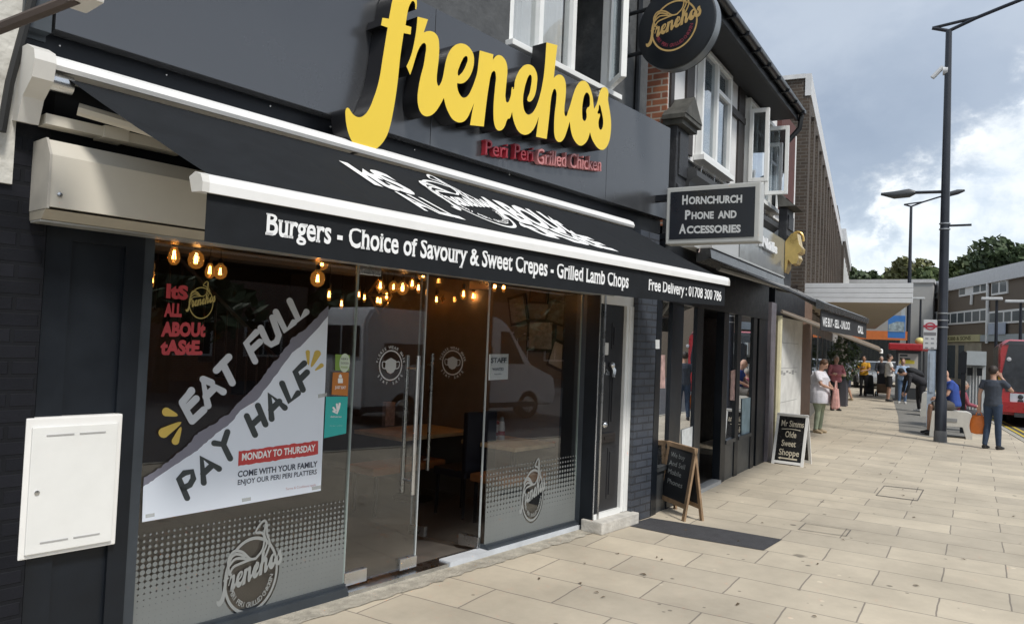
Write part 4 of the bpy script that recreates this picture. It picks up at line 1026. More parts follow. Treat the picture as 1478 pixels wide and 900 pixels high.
def fpos(x, y, z):   # where a pixel meets the height z
    q = ground(x, y, z) - F.o; return q.dot(DF), q.dot(NF)
ca = fpos(600, 623, .75); cb = fpos(742, 638, .75)
table(ca, .55, .38, 'pale wood cafe table seen through the two glass doors')
table(cb, .42, .36, 'pale wood cafe table with sauce bottles behind the right pane')
cc = fpos(735, 684, .48); stool_bench((cc[0], min(cc[1], -.3)), .34, .22, 'tan leather bench under the table behind the right pane')
cd = fpos(575, 668, .48); stool_bench(cd, .5, .2, 'tan leather bench behind the left glass door')
ce = fpos(667, 745, 0.02); chair((ce[0] + .1, ce[1] - .1), 'tall dark leather dining chair behind the right glass door', 1.08)
chair((fpos(690, 700, .02)[0] + .5, -2.1), 'dark dining chair further back behind the right pane', 1.0)
for i, (x, y, h, lb, m1_, m2_) in enumerate(((717, 633, .19, 'white sauce bottle with red lettered sleeve on the table by the right pane', PAPER, mat('red_cap', (.3, .05, .04), .4)), (723.5, 634, .24, 'taller white sauce bottle with grey cap on the table by the right pane', PAPER, mat('grey_cap', (.2, .22, .25), .4)))):
    u, o_ = fpos(x, y, .772); t = thing('sauce_bottle', lb, 'bottle', F.pt(u, o_, .772))
    b = MB(F); b.lathe([(.034, 0), (.036, h * .1), (.034, h * .5), (.026, h * .75), (.02, h * .8), (0, h * .8)], (u, o_, .772)); b.build('bottle_body', m1_, t, True)
    b = MB(F); b.lathe([(.022, h * .8), (.022, h * .97), (0, h)], (u, o_, .772)); b.build('cap', m2_, t, True)
    b = MB(F); b.lathe([(.0368, h * .2), (.0368, h * .38)], (u, o_, .772)); b.build('sleeve', REDL, t, True)
u, o_ = fpos(560, 614, .772); b = MB(F); b.box((u - .07, o_ - .03, .772), (u + .07, o_ + .03, .772 + .27), .004); mn = b.build('menu_holder', mat('faded_menu_print', (.36, .28, .27), .6, amt=.35, scale=25)); tag(mn, 'upright printed menu card on the cafe table behind the left door', 'menu')
# pictures on the inner party wall
WP = Frame(F.pt(u1r, 0, 0), -NF, -DF)
FRM = mat('black_picture_frame', (.012, .012, .012), .4)
for x, y, w_, h_, rot_, m_, lb in ((778, 425, .20, .15, 4, mat('photo_dark', (.07, .05, .035), .5, amt=.6, scale=30), 'small dark framed photo high on the wall behind the right pane'), (748, 447, .20, .26, -12, mat('print_grey', (.16, .16, .15), .5, amt=.5, scale=20), 'tilted framed print left of the others on the wall inside the right pane'), (808, 452, .26, .2, 14, mat('photo_grey', (.10, .10, .09), .5, amt=.6, scale=25), 'tilted framed photograph beside the right pane frame'), (781, 484, .30, .28, 0, mat('sketch_print', (.20, .20, .19), .5, amt=.5, scale=18), 'larger framed sketch in the middle of the picture wall'), (808, 513, .2, .24, 18, mat('pale_print', (.40, .40, .37), .5, amt=.15), 'pale framed sheet hanging askew, lowest on the picture wall')):
    w_, h_ = w_ * .62, h_ * .62; cu_, cz_ = WP.px(x, y, .02); a = R(rot_)
    def ring(s1, s2, o): return [(cu_ + p * math.cos(a) - q * math.sin(a), o, cz_ + p * math.sin(a) + q * math.cos(a)) for p, q in ((-s1, -s2), (s1, -s2), (s1, s2), (-s1, s2))]
    t = thing('picture_frame', lb, 'picture', WP.pt(cu_, .02, cz_))
    b = MB(WP); b.hull(ring(w_, h_, .004), ring(w_, h_, .03)); b.build('frame', FRM, t)
    b = MB(WP); b.hull(ring(w_ * .8, h_ * .8, .03), ring(w_ * .8, h_ * .8, .034)); b.build('print', m_, t)
# staircase at the back right
sw_ = thing('staircase', 'dark brown staircase with spindled banister deep inside the restaurant', 'staircase', F.pt(-1, -4, 0))
DBR = mat('dark_brown_timber', (.06, .035, .022), .5, amt=.2)
b = MB(F)
for k in range(11): b.box((-2.6 + .22 * (10 - k), -5.1, 0), (-2.6 + .22 * (11 - k), -4.2, .2 * (k + 1)))
b.build('steps', DBR, sw_)
b = MB(F); b.tube([(-2.5, -4.2, 3.0), (-.1, -4.2, .95)], .03, 6)
for k in range(16): b.tube([(-2.4 + .145 * k, -4.2, 2.1 - .125 * k), (-2.4 + .145 * k, -4.2, 2.9 - .125 * k)], .012, 5)
b.build('banister', DBR, sw_)
u, o_ = -4.4, -3.2
b = MB(F); b.box((-4.4, -4.9, .02), (-3.0, -4.2, 1.15), .01); tag(b.build('serving_counter', mat('counter_brown', (.06, .04, .03), .5)), 'dark serving counter at the back left of the restaurant', 'counter')
# ================================================================== ROUND PROJECTING SIGN
usn = px(899, 78, 0.02)[0]
RS = Frame(F.pt(usn, 0, 0), NF, -DF)                 # u = distance out from the wall, faces the camera
rc = RS.px(974, 37); rr_ = RS.px(974 + 57, 37)[0] - rc[0]; rv = rc[1] - RS.px(974, 37 + 61)[1]
rs = thing('round_sign', 'round black projecting sign with gold hen emblem on two brackets above the fascia', 'sign', RS.pt(*[rc[0], 0, rc[1]]))
rad = (rr_ + rv) / 2
b = MB(RS); b.lathe([(rad * .97, .0), (rad, -.01), (rad, -.15), (rad * .97, -.16)], (rc[0], 0, rc[1]), (0, 1, 0), 56); b.build('drum', BLACKSAT, rs, True)
b = MB(RS); b.lathe([(rad * 1.004, -.03), (rad * 1.012, -.032), (rad * 1.012, -.128), (rad * 1.004, -.13)], (rc[0], 0, rc[1]), (0, 1, 0), 56); b.build('rim', mat('grey_rim', (.20, .22, .24), .35, metal=.3), rs, True)
GS = mat('sign_gold', (.50, .34, .13), .45, amt=.1); DRD = mat('sign_dark_red', (.22, .03, .05), .5)
emblem(RS, rc[0] - rad * .02, rc[1] + .0, rad * .60, rad * .60, .002, GS, GS, GS, rs, DRD, lw=.8)
for k in range(2):
    b = MB(RS); z = RS.px(899, (18, 78)[k])[1]; b.tube([(0.0, -.08, z), (rc[0], -.08, z)], .022, 8); b.box((-.002, -.12, z - .07), (.02, -.04, z + .07))
    b.build('bracket', BLACK, rs)

# ================================================================== NEIGHBOURING BUILDING (frame S)
def sp(x, y, o=0): return S.px(x, y, o)
nb = thing('neighbour_building', 'black and white timbered building with shops beneath, next to the restaurant', 'building', S.pt(10.5, 0, 0))
X0, X1 = 7.42, 15.3
TIM = mat('dark_stained_timber', (.030, .025, .024), .6, amt=.3, scale=14, bump=.2)
WREN = mat('white_painted_render', (.72, .72, .72), .8, amt=.08, scale=4, bump=.15)
b = MB(S); b.box((8.35, -6, 2.4), (X1, -.30, 5.6)); b.box((X0 + .9, -6, -.02), (X1, -1.6, 2.4)); b.box((7.75, -1.6, -.02), (7.85, -.1, 2.4)); b.build('wall', BLACK, nb)
# upper floor stands back on its own line
YU = 3.13; U = Frame((0, YU, 0), (1, 0, 0), (0, -1, 0))
zs_ = U.px(1005, 226)[1]; zt_ = zs_ + 1.45
XU0 = 8.30
ORB = brick('orange_red_brick', (.36, .14, .07), (.27, .10, .06), (.42, .36, .30), rough=.85)
def xz(x): return U.px(x, 200)[0]
b = MB(U); b.box((XU0, -.5, 3.2), (xz(962), -.0, 7.2)); b.build('brick_flank', ORB, nb)
def upright(x0, x1, name='timber', m=TIM, o=.03):
    b = MB(U); b.box((xz(x0), -.12, zs_ - .06), (xz(x1), o, zt_ + .3)); b.build(name, m, nb)
upright(963, 968); upright(986, 997); upright(1047, 1052.5); upright(1063, 1071.5)
b = MB(U); b.box((xz(962) + .002, -.5, zs_ - .1), (xz(1150), .0, zt_ + .35)); b.build('panel', WREN, nb)
zr_ = U.px(1060, 165)[1]
b = MB(U); b.box((xz(1049), -.02, zr_ - .05), (xz(1071), .05, zr_ + .05)); b.build('rail', TIM, nb)
def win2(x0, x1, z0, z1, n=2, top=True):
    u0, u1 = xz(x0), xz(x1); f = MB(U); upvc_frame(f, u0, u1, z0, z1, .005, .09, .06)
    for k in range(1, n): f.box((u0 + (u1 - u0) * k / n - .04, .005, z0), (u0 + (u1 - u0) * k / n + .04, .085, z1))
    if top: f.box((u0 + (u1 - u0) * (n - 1) / n, .01, z1 - .42), (u1, .08, z1 - .36))
    w_ = f.build('sash_window', UPVC, nb); g = MB(U); g.box((u0 + .05, .035, z0 + .05), (u1 - .05, .042, z1 - .05)); g.build('pane', GLASSD, w_)
    c = MB(U); c.box((u0 + .05, .022, z0 + .05), (u0 + (u1 - u0) * .85, .026, z1 - .05)); c.build('blind', CURT, w_)
    s_ = MB(U); s_.box((u0 - .04, .004, z0 - .07), (u1 + .04, .14, z0 - .004)); s_.build('sill', UPVC, w_)
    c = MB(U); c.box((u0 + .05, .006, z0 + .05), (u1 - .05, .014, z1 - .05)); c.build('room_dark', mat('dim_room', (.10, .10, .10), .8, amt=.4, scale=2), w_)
win2(1003, 1046.5, zs_, zt_ - .02); win2(1074, 1096, zs_, zt_ - .02, 2); win2(1098, 1118, zs_, zt_ - .02, 2, False)
def casement(xc, out, zb=.1, name='open_casement'):
    fr = Frame(U.pt(xc, .09, 0), (0.12, -1, 0), (-1, -.12, 0)); f = MB(fr); upvc_frame(f, 0, out, zs_ + zb, zt_ - .22, -.03, .03, .06); c = f.build(name, UPVC, nb)
    g = MB(fr); g.box((.06, -.006, zs_ + zb + .05), (out - .06, .006, zt_ - .28)); g.build('pane', glass('sky_glass', (.55, .6, .62), boost=2.5, base=.5), c)
xo = xz(1073); ao = atX(xo + .06); casement(xo, YU - .09 + ao.px(1111, 200)[0]); casement(xz(1098), .36)
MAR = mat('maroon_tile_hanging', (.10, .04, .035), .8, amt=.25, scale=6)
b = MB(U); b.box((xz(1121), -.1, zs_ + .05), (xz(1142), .08, zt_ + .4)); b.build('tile_hanging', MAR, nb)
GO = .50; GF = Frame((0, YU - GO, 0), (1, 0, 0), (0, -1, 0)); gz = GF.px(1155, 165)[1] - .10; gxe = GF.px(1155, 165)[0]
b = MB(U); b.box((XU0 - .4, -.2, gz + .02), (gxe - .05, GO - .07, gz + .10)); b.build('soffit', mat('peeling_black_paint', (.03, .032, .036), .7, amt=.5, scale=14), nb)
b = MB(U); b.box((XU0 - .4, GO - .065, gz - .03), (gxe - .05, GO - .02, gz + .16)); b.build('eaves_board', BLACK, nb)
b = MB(U); b.tube([(XU0 - .5, GO + .04, gz + .12), (gxe, GO + .04, gz + .12)], .06, 10); gt = b.build('gutter', mat('black_plastic', (.02, .022, .025), .35), nb, True)
b = MB(U)
for k in range(9): b.box((XU0 + k * (gxe - XU0 - .2) / 8, GO - .02, gz + .05), (XU0 + .04 + k * (gxe - XU0 - .2) / 8, GO + .11, gz + .10))
b.build('gutter_bracket', BLACK, gt)['kind'] = 'stuff'
b = MB(U); b.tube([(gxe - .05, GO + .03, gz + .08), (gxe - .03, GO, gz - .15), (gxe - .03, .10, gz - .6), (gxe - .03, .10, 4.2)], .045, 8); b.build('downpipe', mat('black_plastic', (.02, .022, .025)), nb, True)
b = MB(U); b.hull([(XU0 - .5, GO - .03, gz + .17), (XU0 - .5, -6, gz + 1.2), (XU0 - .5, -6, gz + .17)], [(gxe, GO - .03, gz + .17), (gxe, -6, gz + 1.2), (gxe, -6, gz + .17)]); b.build('tiled_roof', mat('brown_roof_tile', (.10, .06, .045), .85, amt=.3, bump=.5), nb)
# shop cornice below the windows, grey boards
b = MB(S); zc_ = S.px(1005, 245)[1]; pc = [(-.26, zc_ + .04), (-.05, zc_ + .04), (.0, zc_ - .0), (.0, zc_ - .06), (-.08, zc_ - .12), (-.1, zc_ - .22), (-.26, zc_ - .24)]
b.hull([(8.65, o, z) for o, z in pc], [(13.0, o, z) for o, z in pc]); b.build('cornice', mat('weathered_dark_lead', (.05, .052, .055), .6, amt=.5, scale=9), nb)
b = MB(S)
for k in range(60):   # pigeon spikes along the cornice
    u = 8.7 + k * .07; b.tube([(u, -.06, zc_ + .03), (u + random.uniform(-.02, .02), -.03 + random.uniform(-.03, .05), zc_ + .13)], .002, 3)
b.build('bird_spikes', STEEL, nb)
GRB = mat('grey_gloss_fascia', (.22, .23, .23), .12, amt=.1, spec=.8)
b = MB(S); b.box((8.35, -.25, 2.95), (10.2, .10, zc_ - .26)); b.build('phone_fascia', mat('pale_grey_fascia', (.42, .43, .43), .4, amt=.06), nb)
b = MB(S); b.box((10.22, -.25, 2.93), (12.95, .11, zc_ - .26)); nf_ = b.build('glossy_fascia', GRB, nb)
b = MB(S)
lettering(b, S, .102, 'ACCESSORIES', (1008, 364), (1055, 377), (1009, 355), .02); b.build('fascia_lettering', mat('pale_pink_print', (.6, .5, .48), .5), nb)
b = MB(S); lettering(b, S, .16, 'Nails', (1100, 355), (1122, 367), (1101, 340), .05); 
g = bmesh.ops.extrude_face_region(b.bm, geom=b.bm.faces[:]); bmesh.ops.translate(b.bm, verts=[x for x in g['geom'] if isinstance(x, bmesh.types.BMVert)], vec=(0, .045, 0)); b.build('raised_lettering', VINYLW, nb)
# shopfront: posts, panes, recessed door
ZH = 2.42
S2 = Frame((0, 2.93, 0), (1, 0, 0), (0, -1, 0))
def X(x): return S2.px(x, 560)[0]
b = MB(S2); b.box((7.80, -.1, ZH - .12), (12.6, .03, 2.95)); b.build('shop_lintel', BLACK, nb)
for i, (a, c) in enumerate(((944.5, 952), (967, 983), (1003, 1012), (1042, 1049), (1062, 1067), (1085, 1090), (1093, 1105))):
    b = MB(S2); b.box((X(a), -.1, 0), (X(c), .005, ZH)); b.build('post', BLACKSAT, nb)
for a, c, z0 in ((952, 967, .5), (983, 1003, .5), (1049, 1062, .55), (1067, 1085, .55)):
    f = MB(S2); f.box((X(a), -.06, 0), (X(c), -.01, z0 - .05)); f.box((X(a), -.08, z0 - .05), (X(c), .02, z0)); w_ = f.build('shop_window', mat('dark_stall_riser', (.05, .055, .06), .4), nb)
    g = MB(S2); g.box((X(a), -.03, z0), (X(c), -.02, ZH - .12)); g.build('pane', glass('display_glass', (.75, .78, .78), boost=2.2, base=.34), w_)
b = MB(S2); b.box((7.9, -1.6, 0), (12.6, -1.5, 2.4)); b.build('shop_back', DARKIN, nb)
b = MB(S2); b.box((7.9, -1.5, 0), (12.6, -.1, .03)); b.build('shop_floor', INF, nb)
b = MB(S2); b.box((X(1012), -.5, .03), (X(1042), -.46, ZH - .1)); dd = b.build('door', mat('dark_door', (.02, .022, .028), .4), nb)
b = MB(S2); b.box((X(1014), -.46, .9), (X(1026), -.45, 1.9)); b.build('pane', GLASSD, dd)
b = MB(S2); b.box((X(1012), -.1, 0), (X(1042), .03, .05)); b.build('threshold', mat('pale_threshold', (.35, .36, .37), .5), nb)
PST = [mat('poster_mix_a', (.45, .30, .28), .6, amt=.6, scale=14), mat('poster_mix_b', (.55, .58, .60), .6, amt=.25, scale=10), mat('poster_mix_c', (.25, .35, .40), .6, amt=.3, scale=6)]
for cs, m_, lb in (([(984, 620), (1008, 612), (1008, 650), (984, 648)], PST[1], 'white window notice low behind the chalkboard in the phone shop window'), ([(1055, 535), (1064, 532), (1063, 578), (1054, 577)], PST[0], 'tall reddish poster in the far phone shop window'), ([(1071, 575), (1084, 573), (1084, 630), (1070, 640)], PST[2], 'pale blue frosted panel low in the last shop window'), ([(953, 512), (960, 512), (960, 560), (952, 560)], PST[0], 'narrow faded poster in the first phone shop pane')):
    t = sheet('shop_poster', lb, 'poster', cs, m_, -.012, None, S2)
st_ = sheet('door_bell_plate', 'white bell plate on the post beside the phone shop window', 'bell plate', [(946, 490), (952, 490), (952, 503), (946, 503)], PAPER, .008, None, S2)
# accessories hung in the first window
rk = thing('display_rack', 'white display rack hung with small packets inside the phone shop window', 'display rack', S2.pt(X(990), -.25, .6))
b = MB(S2); b.box((X(985), -.30, .55), (X(1003), -.27, 2.1)); b.build('back_panel', PAPER, rk)
for i in range(4):
    for j in range(6):
        u = X(985) + (X(1003) - X(985)) * (i + .18) / 4; z = .62 + j * .245; b = MB(S2); b.box((u, -.27, z), (u + .085, -.245, z + .17), .004); b.build('packet', mat('packet_%d' % ((i * 3 + j) % 5), ((.35, .05, .05), (.05, .12, .35), (.45, .40, .1), (.08, .08, .09), (.30, .34, .36))[(i * 3 + j) % 5], .4), rk)
# white boarded door and cream pipe beyond the shops
WDO = mat('scuffed_white_paint', (.62, .62, .60), .7, amt=.2, scale=4, bump=.2)
b = MB(S2); b.box((X(1113), -.2, 2.40), (X(1157), .02, 2.95)); b.build('black_lintel', BLACK, nb); b = MB(S2); b.box((X(1119), -.2, 0), (X(1156), .0, 2.398)); wd = b.build('boarded_door', WDO, nb)
b = MB(S2)
for z in (1.95, .9, 1.5): b.box((X(1120), .0, z), (X(1150), .003, z + .008))
for k in range(7):
    b.box((X(1122 + k * 4), .0, 1.42 - .02 * (k % 3)), (X(1125 + k * 4), .002, 1.43 + .03 * (k % 2)))
b.build('scratches', mat('grey_scuff', (.3, .3, .3), .8), wd)
b = MB(S2); b.tube([(X(1116), .06, .02), (X(1116), .06, 2.40)], .06, 8); b.build('cream_pipe', mat('cream_paint', (.60, .56, .38), .6, amt=.15), nb)
b = MB(S2); b.box((X(1106), -.15, 0), (X(1113), .05, 2.6)); b.build('grey_post', mat('purple_grey_paint', (.13, .12, .14), .6, amt=.3), nb)
b = MB(S2); b.box((X(1157), -.3, 0), (17.7, -.2, 2.9)); b.build('brown_door', mat('brown_boards', (.17, .11, .08), .7, amt=.3, scale=8), nb)
# corbels
def corbel(x, label, S, w_, z0, z1, o1, ped):
    t = thing('corbel', label, 'corbel', S.pt(x, .1, z0)); b = MB(S); LD = mat('flaking_black_corbel', (.028, .030, .035), .6, amt=.6, scale=12, bump=.4)
    zm = z1 - .26
    b.box((x, .0, z0 + .22), (x + w_, o1 - .08, zm), .01); b.hull([(x, 0, z0 - .55), (x + w_, 0, z0 - .55), (x + w_, .12, z0 - .55), (x, .12, z0 - .55)], [(x, 0, z0 + .22), (x + w_, 0, z0 + .22), (x + w_, o1 - .1, z0 + .22), (x, o1 - .1, z0 + .22)])
    b.tube([(x + .02, o1 - .12, z0 + .24), (x + w_ - .02, o1 - .12, z0 + .24)], .075, 10)
    b.build('body', LD, t)
    b = MB(S); b.box((x + .06, o1 - .08, z0 + .40), (x + w_ - .06, o1 - .06, zm - .12), .004); b.build('front_panel', LD, t)
    b = MB(S); e = .09
    if ped:
        b.box((x - e, -.02, zm), (x + w_ + e, o1 + .04, zm + .05)); b.box((x - e * .6, -.02, zm - .06), (x + w_ + e * .6, o1, zm)); 
        b.hull([(x - e, -.02, zm + .05), (x + w_ + e, -.02, zm + .05), (x + w_ / 2, -.02, z1 + .05)], [(x - e, o1 + .05, zm + .05), (x + w_ + e, o1 + .05, zm + .05), (x + w_ / 2, o1 + .05, z1 + .05)])
    else:
        b.hull([(x - e, 0, zm), (x + w_ + e, 0, zm), (x + w_ + e, o1 + .06, zm), (x - e, o1 + .06, zm)], [(x - .02, 0, z1), (x + w_ + .02, 0, z1), (x + w_ + .02, o1 - .25, z1), (x - .02, o1 - .25, z1)])
    b.build('cap', mat('mossy_lead', (.075, .075, .068), .8, amt=.5, scale=9), t)
XC1 = 8.30; PK1 = atX(XC1); uo = -PK1.px(985, 250)[0]; zk0 = PK1.px(985, 272)[1]; zk1 = PK1.px(1000, 138)[1]
corbel(XC1, 'black console bracket with small pediment roof above the fascia end', U, .42, zk0 - .22, zk1, YU - uo, True)
XC2 = 12.95; PK2 = atX(XC2); uo2 = -PK2.px(1143, 330)[0]; zk0 = PK2.px(1140, 345)[1]; zk1 = PK2.px(1140, 276)[1]
corbel(XC2, 'black console bracket with sloping lead cap beyond the nail shop fascia', S, .5, zk0 - .22, zk1, YS - uo2, False)
# gold scroll bracket under the second corbel
GOLD = mat('gold_paint', (.62, .45, .16), .3, metal=.5, amt=.2, scale=8)
t = thing('gold_bracket', 'gold painted scroll console with a lion like muzzle beside the nail shop fascia', 'bracket', S.pt(13.0, .2, 3.2))
P13 = atX(12.95)
def P13p(x, y): u, z = P13.px(x, y); return (u + YS, z)      # distance out from the front, height
K13 = Frame((12.95, YS, 0), (0, -1, 0), (-1, 0, 0))
prf = [P13p(*q) for q in ((1124, 404), (1124, 362), (1136, 345), (1142, 337), (1150, 336), (1153, 352), (1157, 357), (1156, 363), (1151, 366), (1153, 372), (1149, 380), (1143, 381), (1137, 374), (1136, 385), (1130, 398))]
b = MB(K13); b.prism(prf, -.32, .0, ); b.build('console', GOLD, t)
b = MB(K13)
for q, r_ in (((1144, 352), .07), ((1151, 359), .062), ((1147, 373), .058)):
    u_, z_ = P13p(*q); b.ball((u_, -.16, z_), (r_ * 1.9, r_ * 1.1, r_), 12)
b.build('muzzle', GOLD, t, True)
u_, z_ = P13p(1148, 343); b = MB(K13); b.tube([(u_ + .1 * math.cos(a) , -.16, z_ - .02 + .14 * math.sin(a)) for a in [R(-10 + 20 * k) for k in range(10)]], .018, 7); b.build('crest', GOLD, t, True)
# phone shop sign box
XS_ = 7.75; PS = Frame((XS_, 0, 0), (0, -1, 0), (-1, 0, 0))
a0, zt0 = PS.px(963, 269); a1, zt1 = PS.px(1098, 264); _, zb0 = PS.px(962, 352); _, zb1 = PS.px(1097, 349)
pz1, pz0 = (zt0 + zt1) / 2, (zb0 + zb1) / 2
sg = thing('projecting_sign', 'rectangular black projecting box sign reading Hornchurch Phone and Accessories', 'sign', PS.pt(a0, 0, pz0))
SGR = mat('sign_box_grey', (.45, .46, .45), .4, amt=.06)
b = MB(PS); b.box((a0, -.17, pz0), (a1, 0, pz1), .012); b.build('box', SGR, sg)
b = MB(PS); b.box((a0 + .045, .0, pz0 + .05), (a1 - .05, .006, pz1 - .05)); b.build('face', mat('sign_face_black', (.010, .013, .02), .3), sg)
b = MB(PS); GL = mat('sign_grey_lettering', (.55, .57, .58), .5, amt=.04)
for s_, l, r_, c in (('H', (984.5, 295.5), (992.5, 295), (984.5, 282)), ('ORNCHURCH', (994, 295), (1071, 292.5), (994, 284)), ('P', (988.5, 317), (996.5, 316.5), (988.5, 303.5)), ('HONE', (998, 316.5), (1030, 315.5), (998, 306)), ('AND', (1036, 315.5), (1063, 314.5), (1036, 304.5)), ('A', (980, 337.5), (990, 337), (980, 323.5)), ('CCESSORIES', (991, 337), (1069, 335.5), (991, 326))):
    lettering(b, PS, .008, s_, l, r_, c, .042)
    if s_ in ('ORNCHURCH', 'AND', 'CCESSORIES'): b.build('sign_lettering', GL, sg); b = MB(PS)
b = MB(PS); b.box((a0 - .35, -.12, pz0 + .06), (a0 + .02, -.05, pz0 + .13)); b.build('bracket', BLACK, sg); b = MB(PS); b.box((a0 - .35, -.12, pz1 - .13), (a0 + .02, -.05, pz1 - .06)); b.build('bracket', BLACK, sg)

# ================================================================== SECOND AWNING (phone shop and nail shop)
a2 = thing('shop_awning', 'extended black awning with white lettered valance over the phone and nail shops', 'awning', S.pt(10.5, .2, 2.6))
AX0, AX1, AO = 8.55, 12.4, 1.42; AZ0, AZ1 = 2.86, 2.26
q0 = atX(AX0).px(1183, 434); AO = YS + q0[0]; AZ1 = q0[1] - .03
BCAN = mat('black_canvas', (.016, .017, .020), .8, amt=.2, bump=.1, bscale=300)
b = MB(S); b.hull([(AX0, .06, AZ0 + .10), (AX0, .22, AZ0 + .10), (AX0, .24, AZ0 - .02), (AX0, .06, AZ0 - .06)], [(AX1, .06, AZ0 + .10), (AX1, .22, AZ0 + .10), (AX1, .24, AZ0 - .02), (AX1, .06, AZ0 - .06)]); b.build('cassette', mat('black_bar', (.04, .042, .045), .25), a2)
b = MB(S); b.box((AX0, .10, AZ0 + .10), (AX1, .24, AZ0 + .125)); b.build('cover_strip', mat('grey_cassette', (.42, .43, .43), .35), a2)
b = MB(S); b.hull([(AX0, .20, AZ0), (AX0, AO, AZ1), (AX0, AO, AZ1 - .012), (AX0, .20, AZ0 - .012)], [(AX1, .20, AZ0), (AX1, AO, AZ1), (AX1, AO, AZ1 - .012), (AX1, .20, AZ0 - .012)]); b.build('canopy', BCAN, a2)
b = MB(S); b.hull([(AX0 - .03, AO - .03, AZ1 + .05), (AX0 - .03, AO + .05, AZ1 + .01), (AX0 - .03, AO + .05, AZ1 - .06), (AX0 - .03, AO - .03, AZ1 - .05)], [(AX1, AO - .03, AZ1 + .05), (AX1, AO + .05, AZ1 + .01), (AX1, AO + .05, AZ1 - .06), (AX1, AO - .03, AZ1 - .05)]); b.build('front_bar', mat('black_bar', (.04, .042, .045), .25), a2)
vzb = atX(AX0).px(1186, 476)[1]
b = MB(S); b.box((AX0, AO + .01, vzb), (AX1, AO + .02, AZ1 - .06)); b.build('valance', BCAN, a2)
b = MB(S); lettering(b, S, AO + .024, 'WE BUY - SELL - UNLOCK', (1187, 470.5), (1227, 476), (1186.5, 457), .03); b.build('valance_lettering', VINYLW, a2); b = MB(S); lettering(b, S, AO + .024, 'CALL', (1238, 480), (1246, 482), (1238, 469), .05); b.build('valance_lettering', VINYLW, a2)
for k, (u, v) in enumerate(((AX0 + .35, 1.3), (AX1 - .35, -1.3))):
    b = MB(S); b.tube([(u, .22, AZ0 - .1), (u + v, .75, AZ0 - .24)], .035, 8); b.tube([(u + v, .75, AZ0 - .24), (u + v * .2, AO - .04, AZ1 - .03)], .028, 8); b.build('folding_arm', mat('dull_grey_arm', (.22, .22, .22), .5), a2)

# ================================================================== CHALKBOARD AND SWEET SHOP BOARD
def aboard(name, label, fl_, fr_, tl, tr, back, frm, face, lines, lm, legs=True, script=None):
    """front foot pixels, front top pixels; back = how far the rear leaf stands off"""
    A0, A1 = ground(*fl_), ground(*fr_); wd_ = (A1 - A0); n = V((wd_.y, -wd_.x, 0)).normalized()
    if n.x > 0: n = -n
    h = None
    def up(q, base):
        d = ray(*q); t = math.hypot(base.x, base.y) / math.hypot(d.x, d.y); return EYE.z + d.z * t
    H_ = (up(tl, A0) + up(tr, A1)) / 2
    t = thing(name, label, 'sandwich board', (A0 + A1) / 2)
    wv = wd_.normalized(); Wd = wd_.length; lean = back / 2
    P0 = A0; topn = (V((0, 0, H_)) - n * lean).normalized()
    fr = Frame(A0, wv, n, topn); fr.n = topn.cross(wv) if topn.cross(wv).dot(n) > 0 else wv.cross(topn)
    Ln = math.hypot(H_, lean)
    fr2 = Frame(A0 - n * back, wv, -n, (V((0, 0, H_)) + n * lean).normalized()); fr2.n = -(fr2.c.cross(wv)) if (fr2.c.cross(wv)).dot(n) > 0 else fr2.c.cross(wv)
    tk = .022; r_ = Wd * .085
    for f_, nm in ((fr, 'front_frame'), (fr2, 'rear_frame')):
        b = MB(f_); z0 = Ln * .16 if legs else .02
        b.box((0, -tk, 0), (r_, 0, Ln)); b.box((Wd - r_, -tk, 0), (Wd, 0, Ln)); b.box((r_, -tk, z0), (Wd - r_, -.002, z0 + r_)); b.box((r_, -tk, Ln - r_), (Wd - r_, -.002, Ln)); o = b.build(nm, frm, t)
        b = MB(f_); b.box((r_, -tk * .8, z0 + r_), (Wd - r_, -.006, Ln - r_)); p_ = b.build('board', face, o)
    b = MB(fr); z0 = Ln * .16 if legs else .02; hh = Ln - z0 - 2 * r_; ww = Wd - 2 * r_
    for s_, x0_, x1_, y_, c_, bo in lines:
        zb = z0 + r_ + hh * y_
        lettering(b, fr, -.004, s_, (r_ + ww * x0_, zb), (r_ + ww * x1_, zb), (r_ + ww * x0_, zb + hh * c_), bo, raw=True) if False else None
        vs, fs = glyphs(s_, bo, script or 0); xa = min(v[0] for v in vs); xb = max(v[0] for v in vs)
        b = MB(fr); b.flat([(vs, fs)], lambda x, y: (r_ + ww * (x0_ + (x1_ - x0_) * (x - xa) / (xb - xa)), -.003, zb + hh * c_ * y / .73)); b.build('lettering', lm, t)
    if script:
        b = MB(fr); b.prism([(r_ + ww * .12, z0 + r_ + hh * .06), (r_ + ww * .22, z0 + r_ + hh * .03), (r_ + ww * .22, z0 + r_ + hh * .05), (r_ + ww * .85, z0 + r_ + hh * .04), (r_ + ww * .85, z0 + r_ + hh * .075), (r_ + ww * .22, z0 + r_ + hh * .075), (r_ + ww * .22, z0 + r_ + hh * .09)], -.005, -.003)
        b.build('arrow', lm, t); b = MB(fr); stroke(b, lambda x, y, l: (x, -.003 + l, y), spline([(r_ + ww * .15, z0 + r_ + hh * .70), (r_ + ww * .5, z0 + r_ + hh * .715), (r_ + ww * .85, z0 + r_ + hh * .70)], 4), .006); b.build('flourish', lm, t)
    return t
CHK = mat('chalkboard_black', (.016, .018, .022), .6, amt=.5, scale=6); CHW = mat('chalk', (.36, .38, .38), .9, amt=.3, scale=40)
aboard('chalkboard_sign', 'wooden framed chalkboard sandwich board reading We Buy And Sell Mobile Phones', (947, 734), (987, 752.5), (957, 638), (1006, 645), .24, OAK, CHK, [('We buy', .12, .72, .80, .10, .0), ('And Sell', .10, .78, .63, .10, .0), ('Mobile', .12, .68, .46, .10, .0), ('Phones', .16, .80, .27, .10, .0)], CHW)
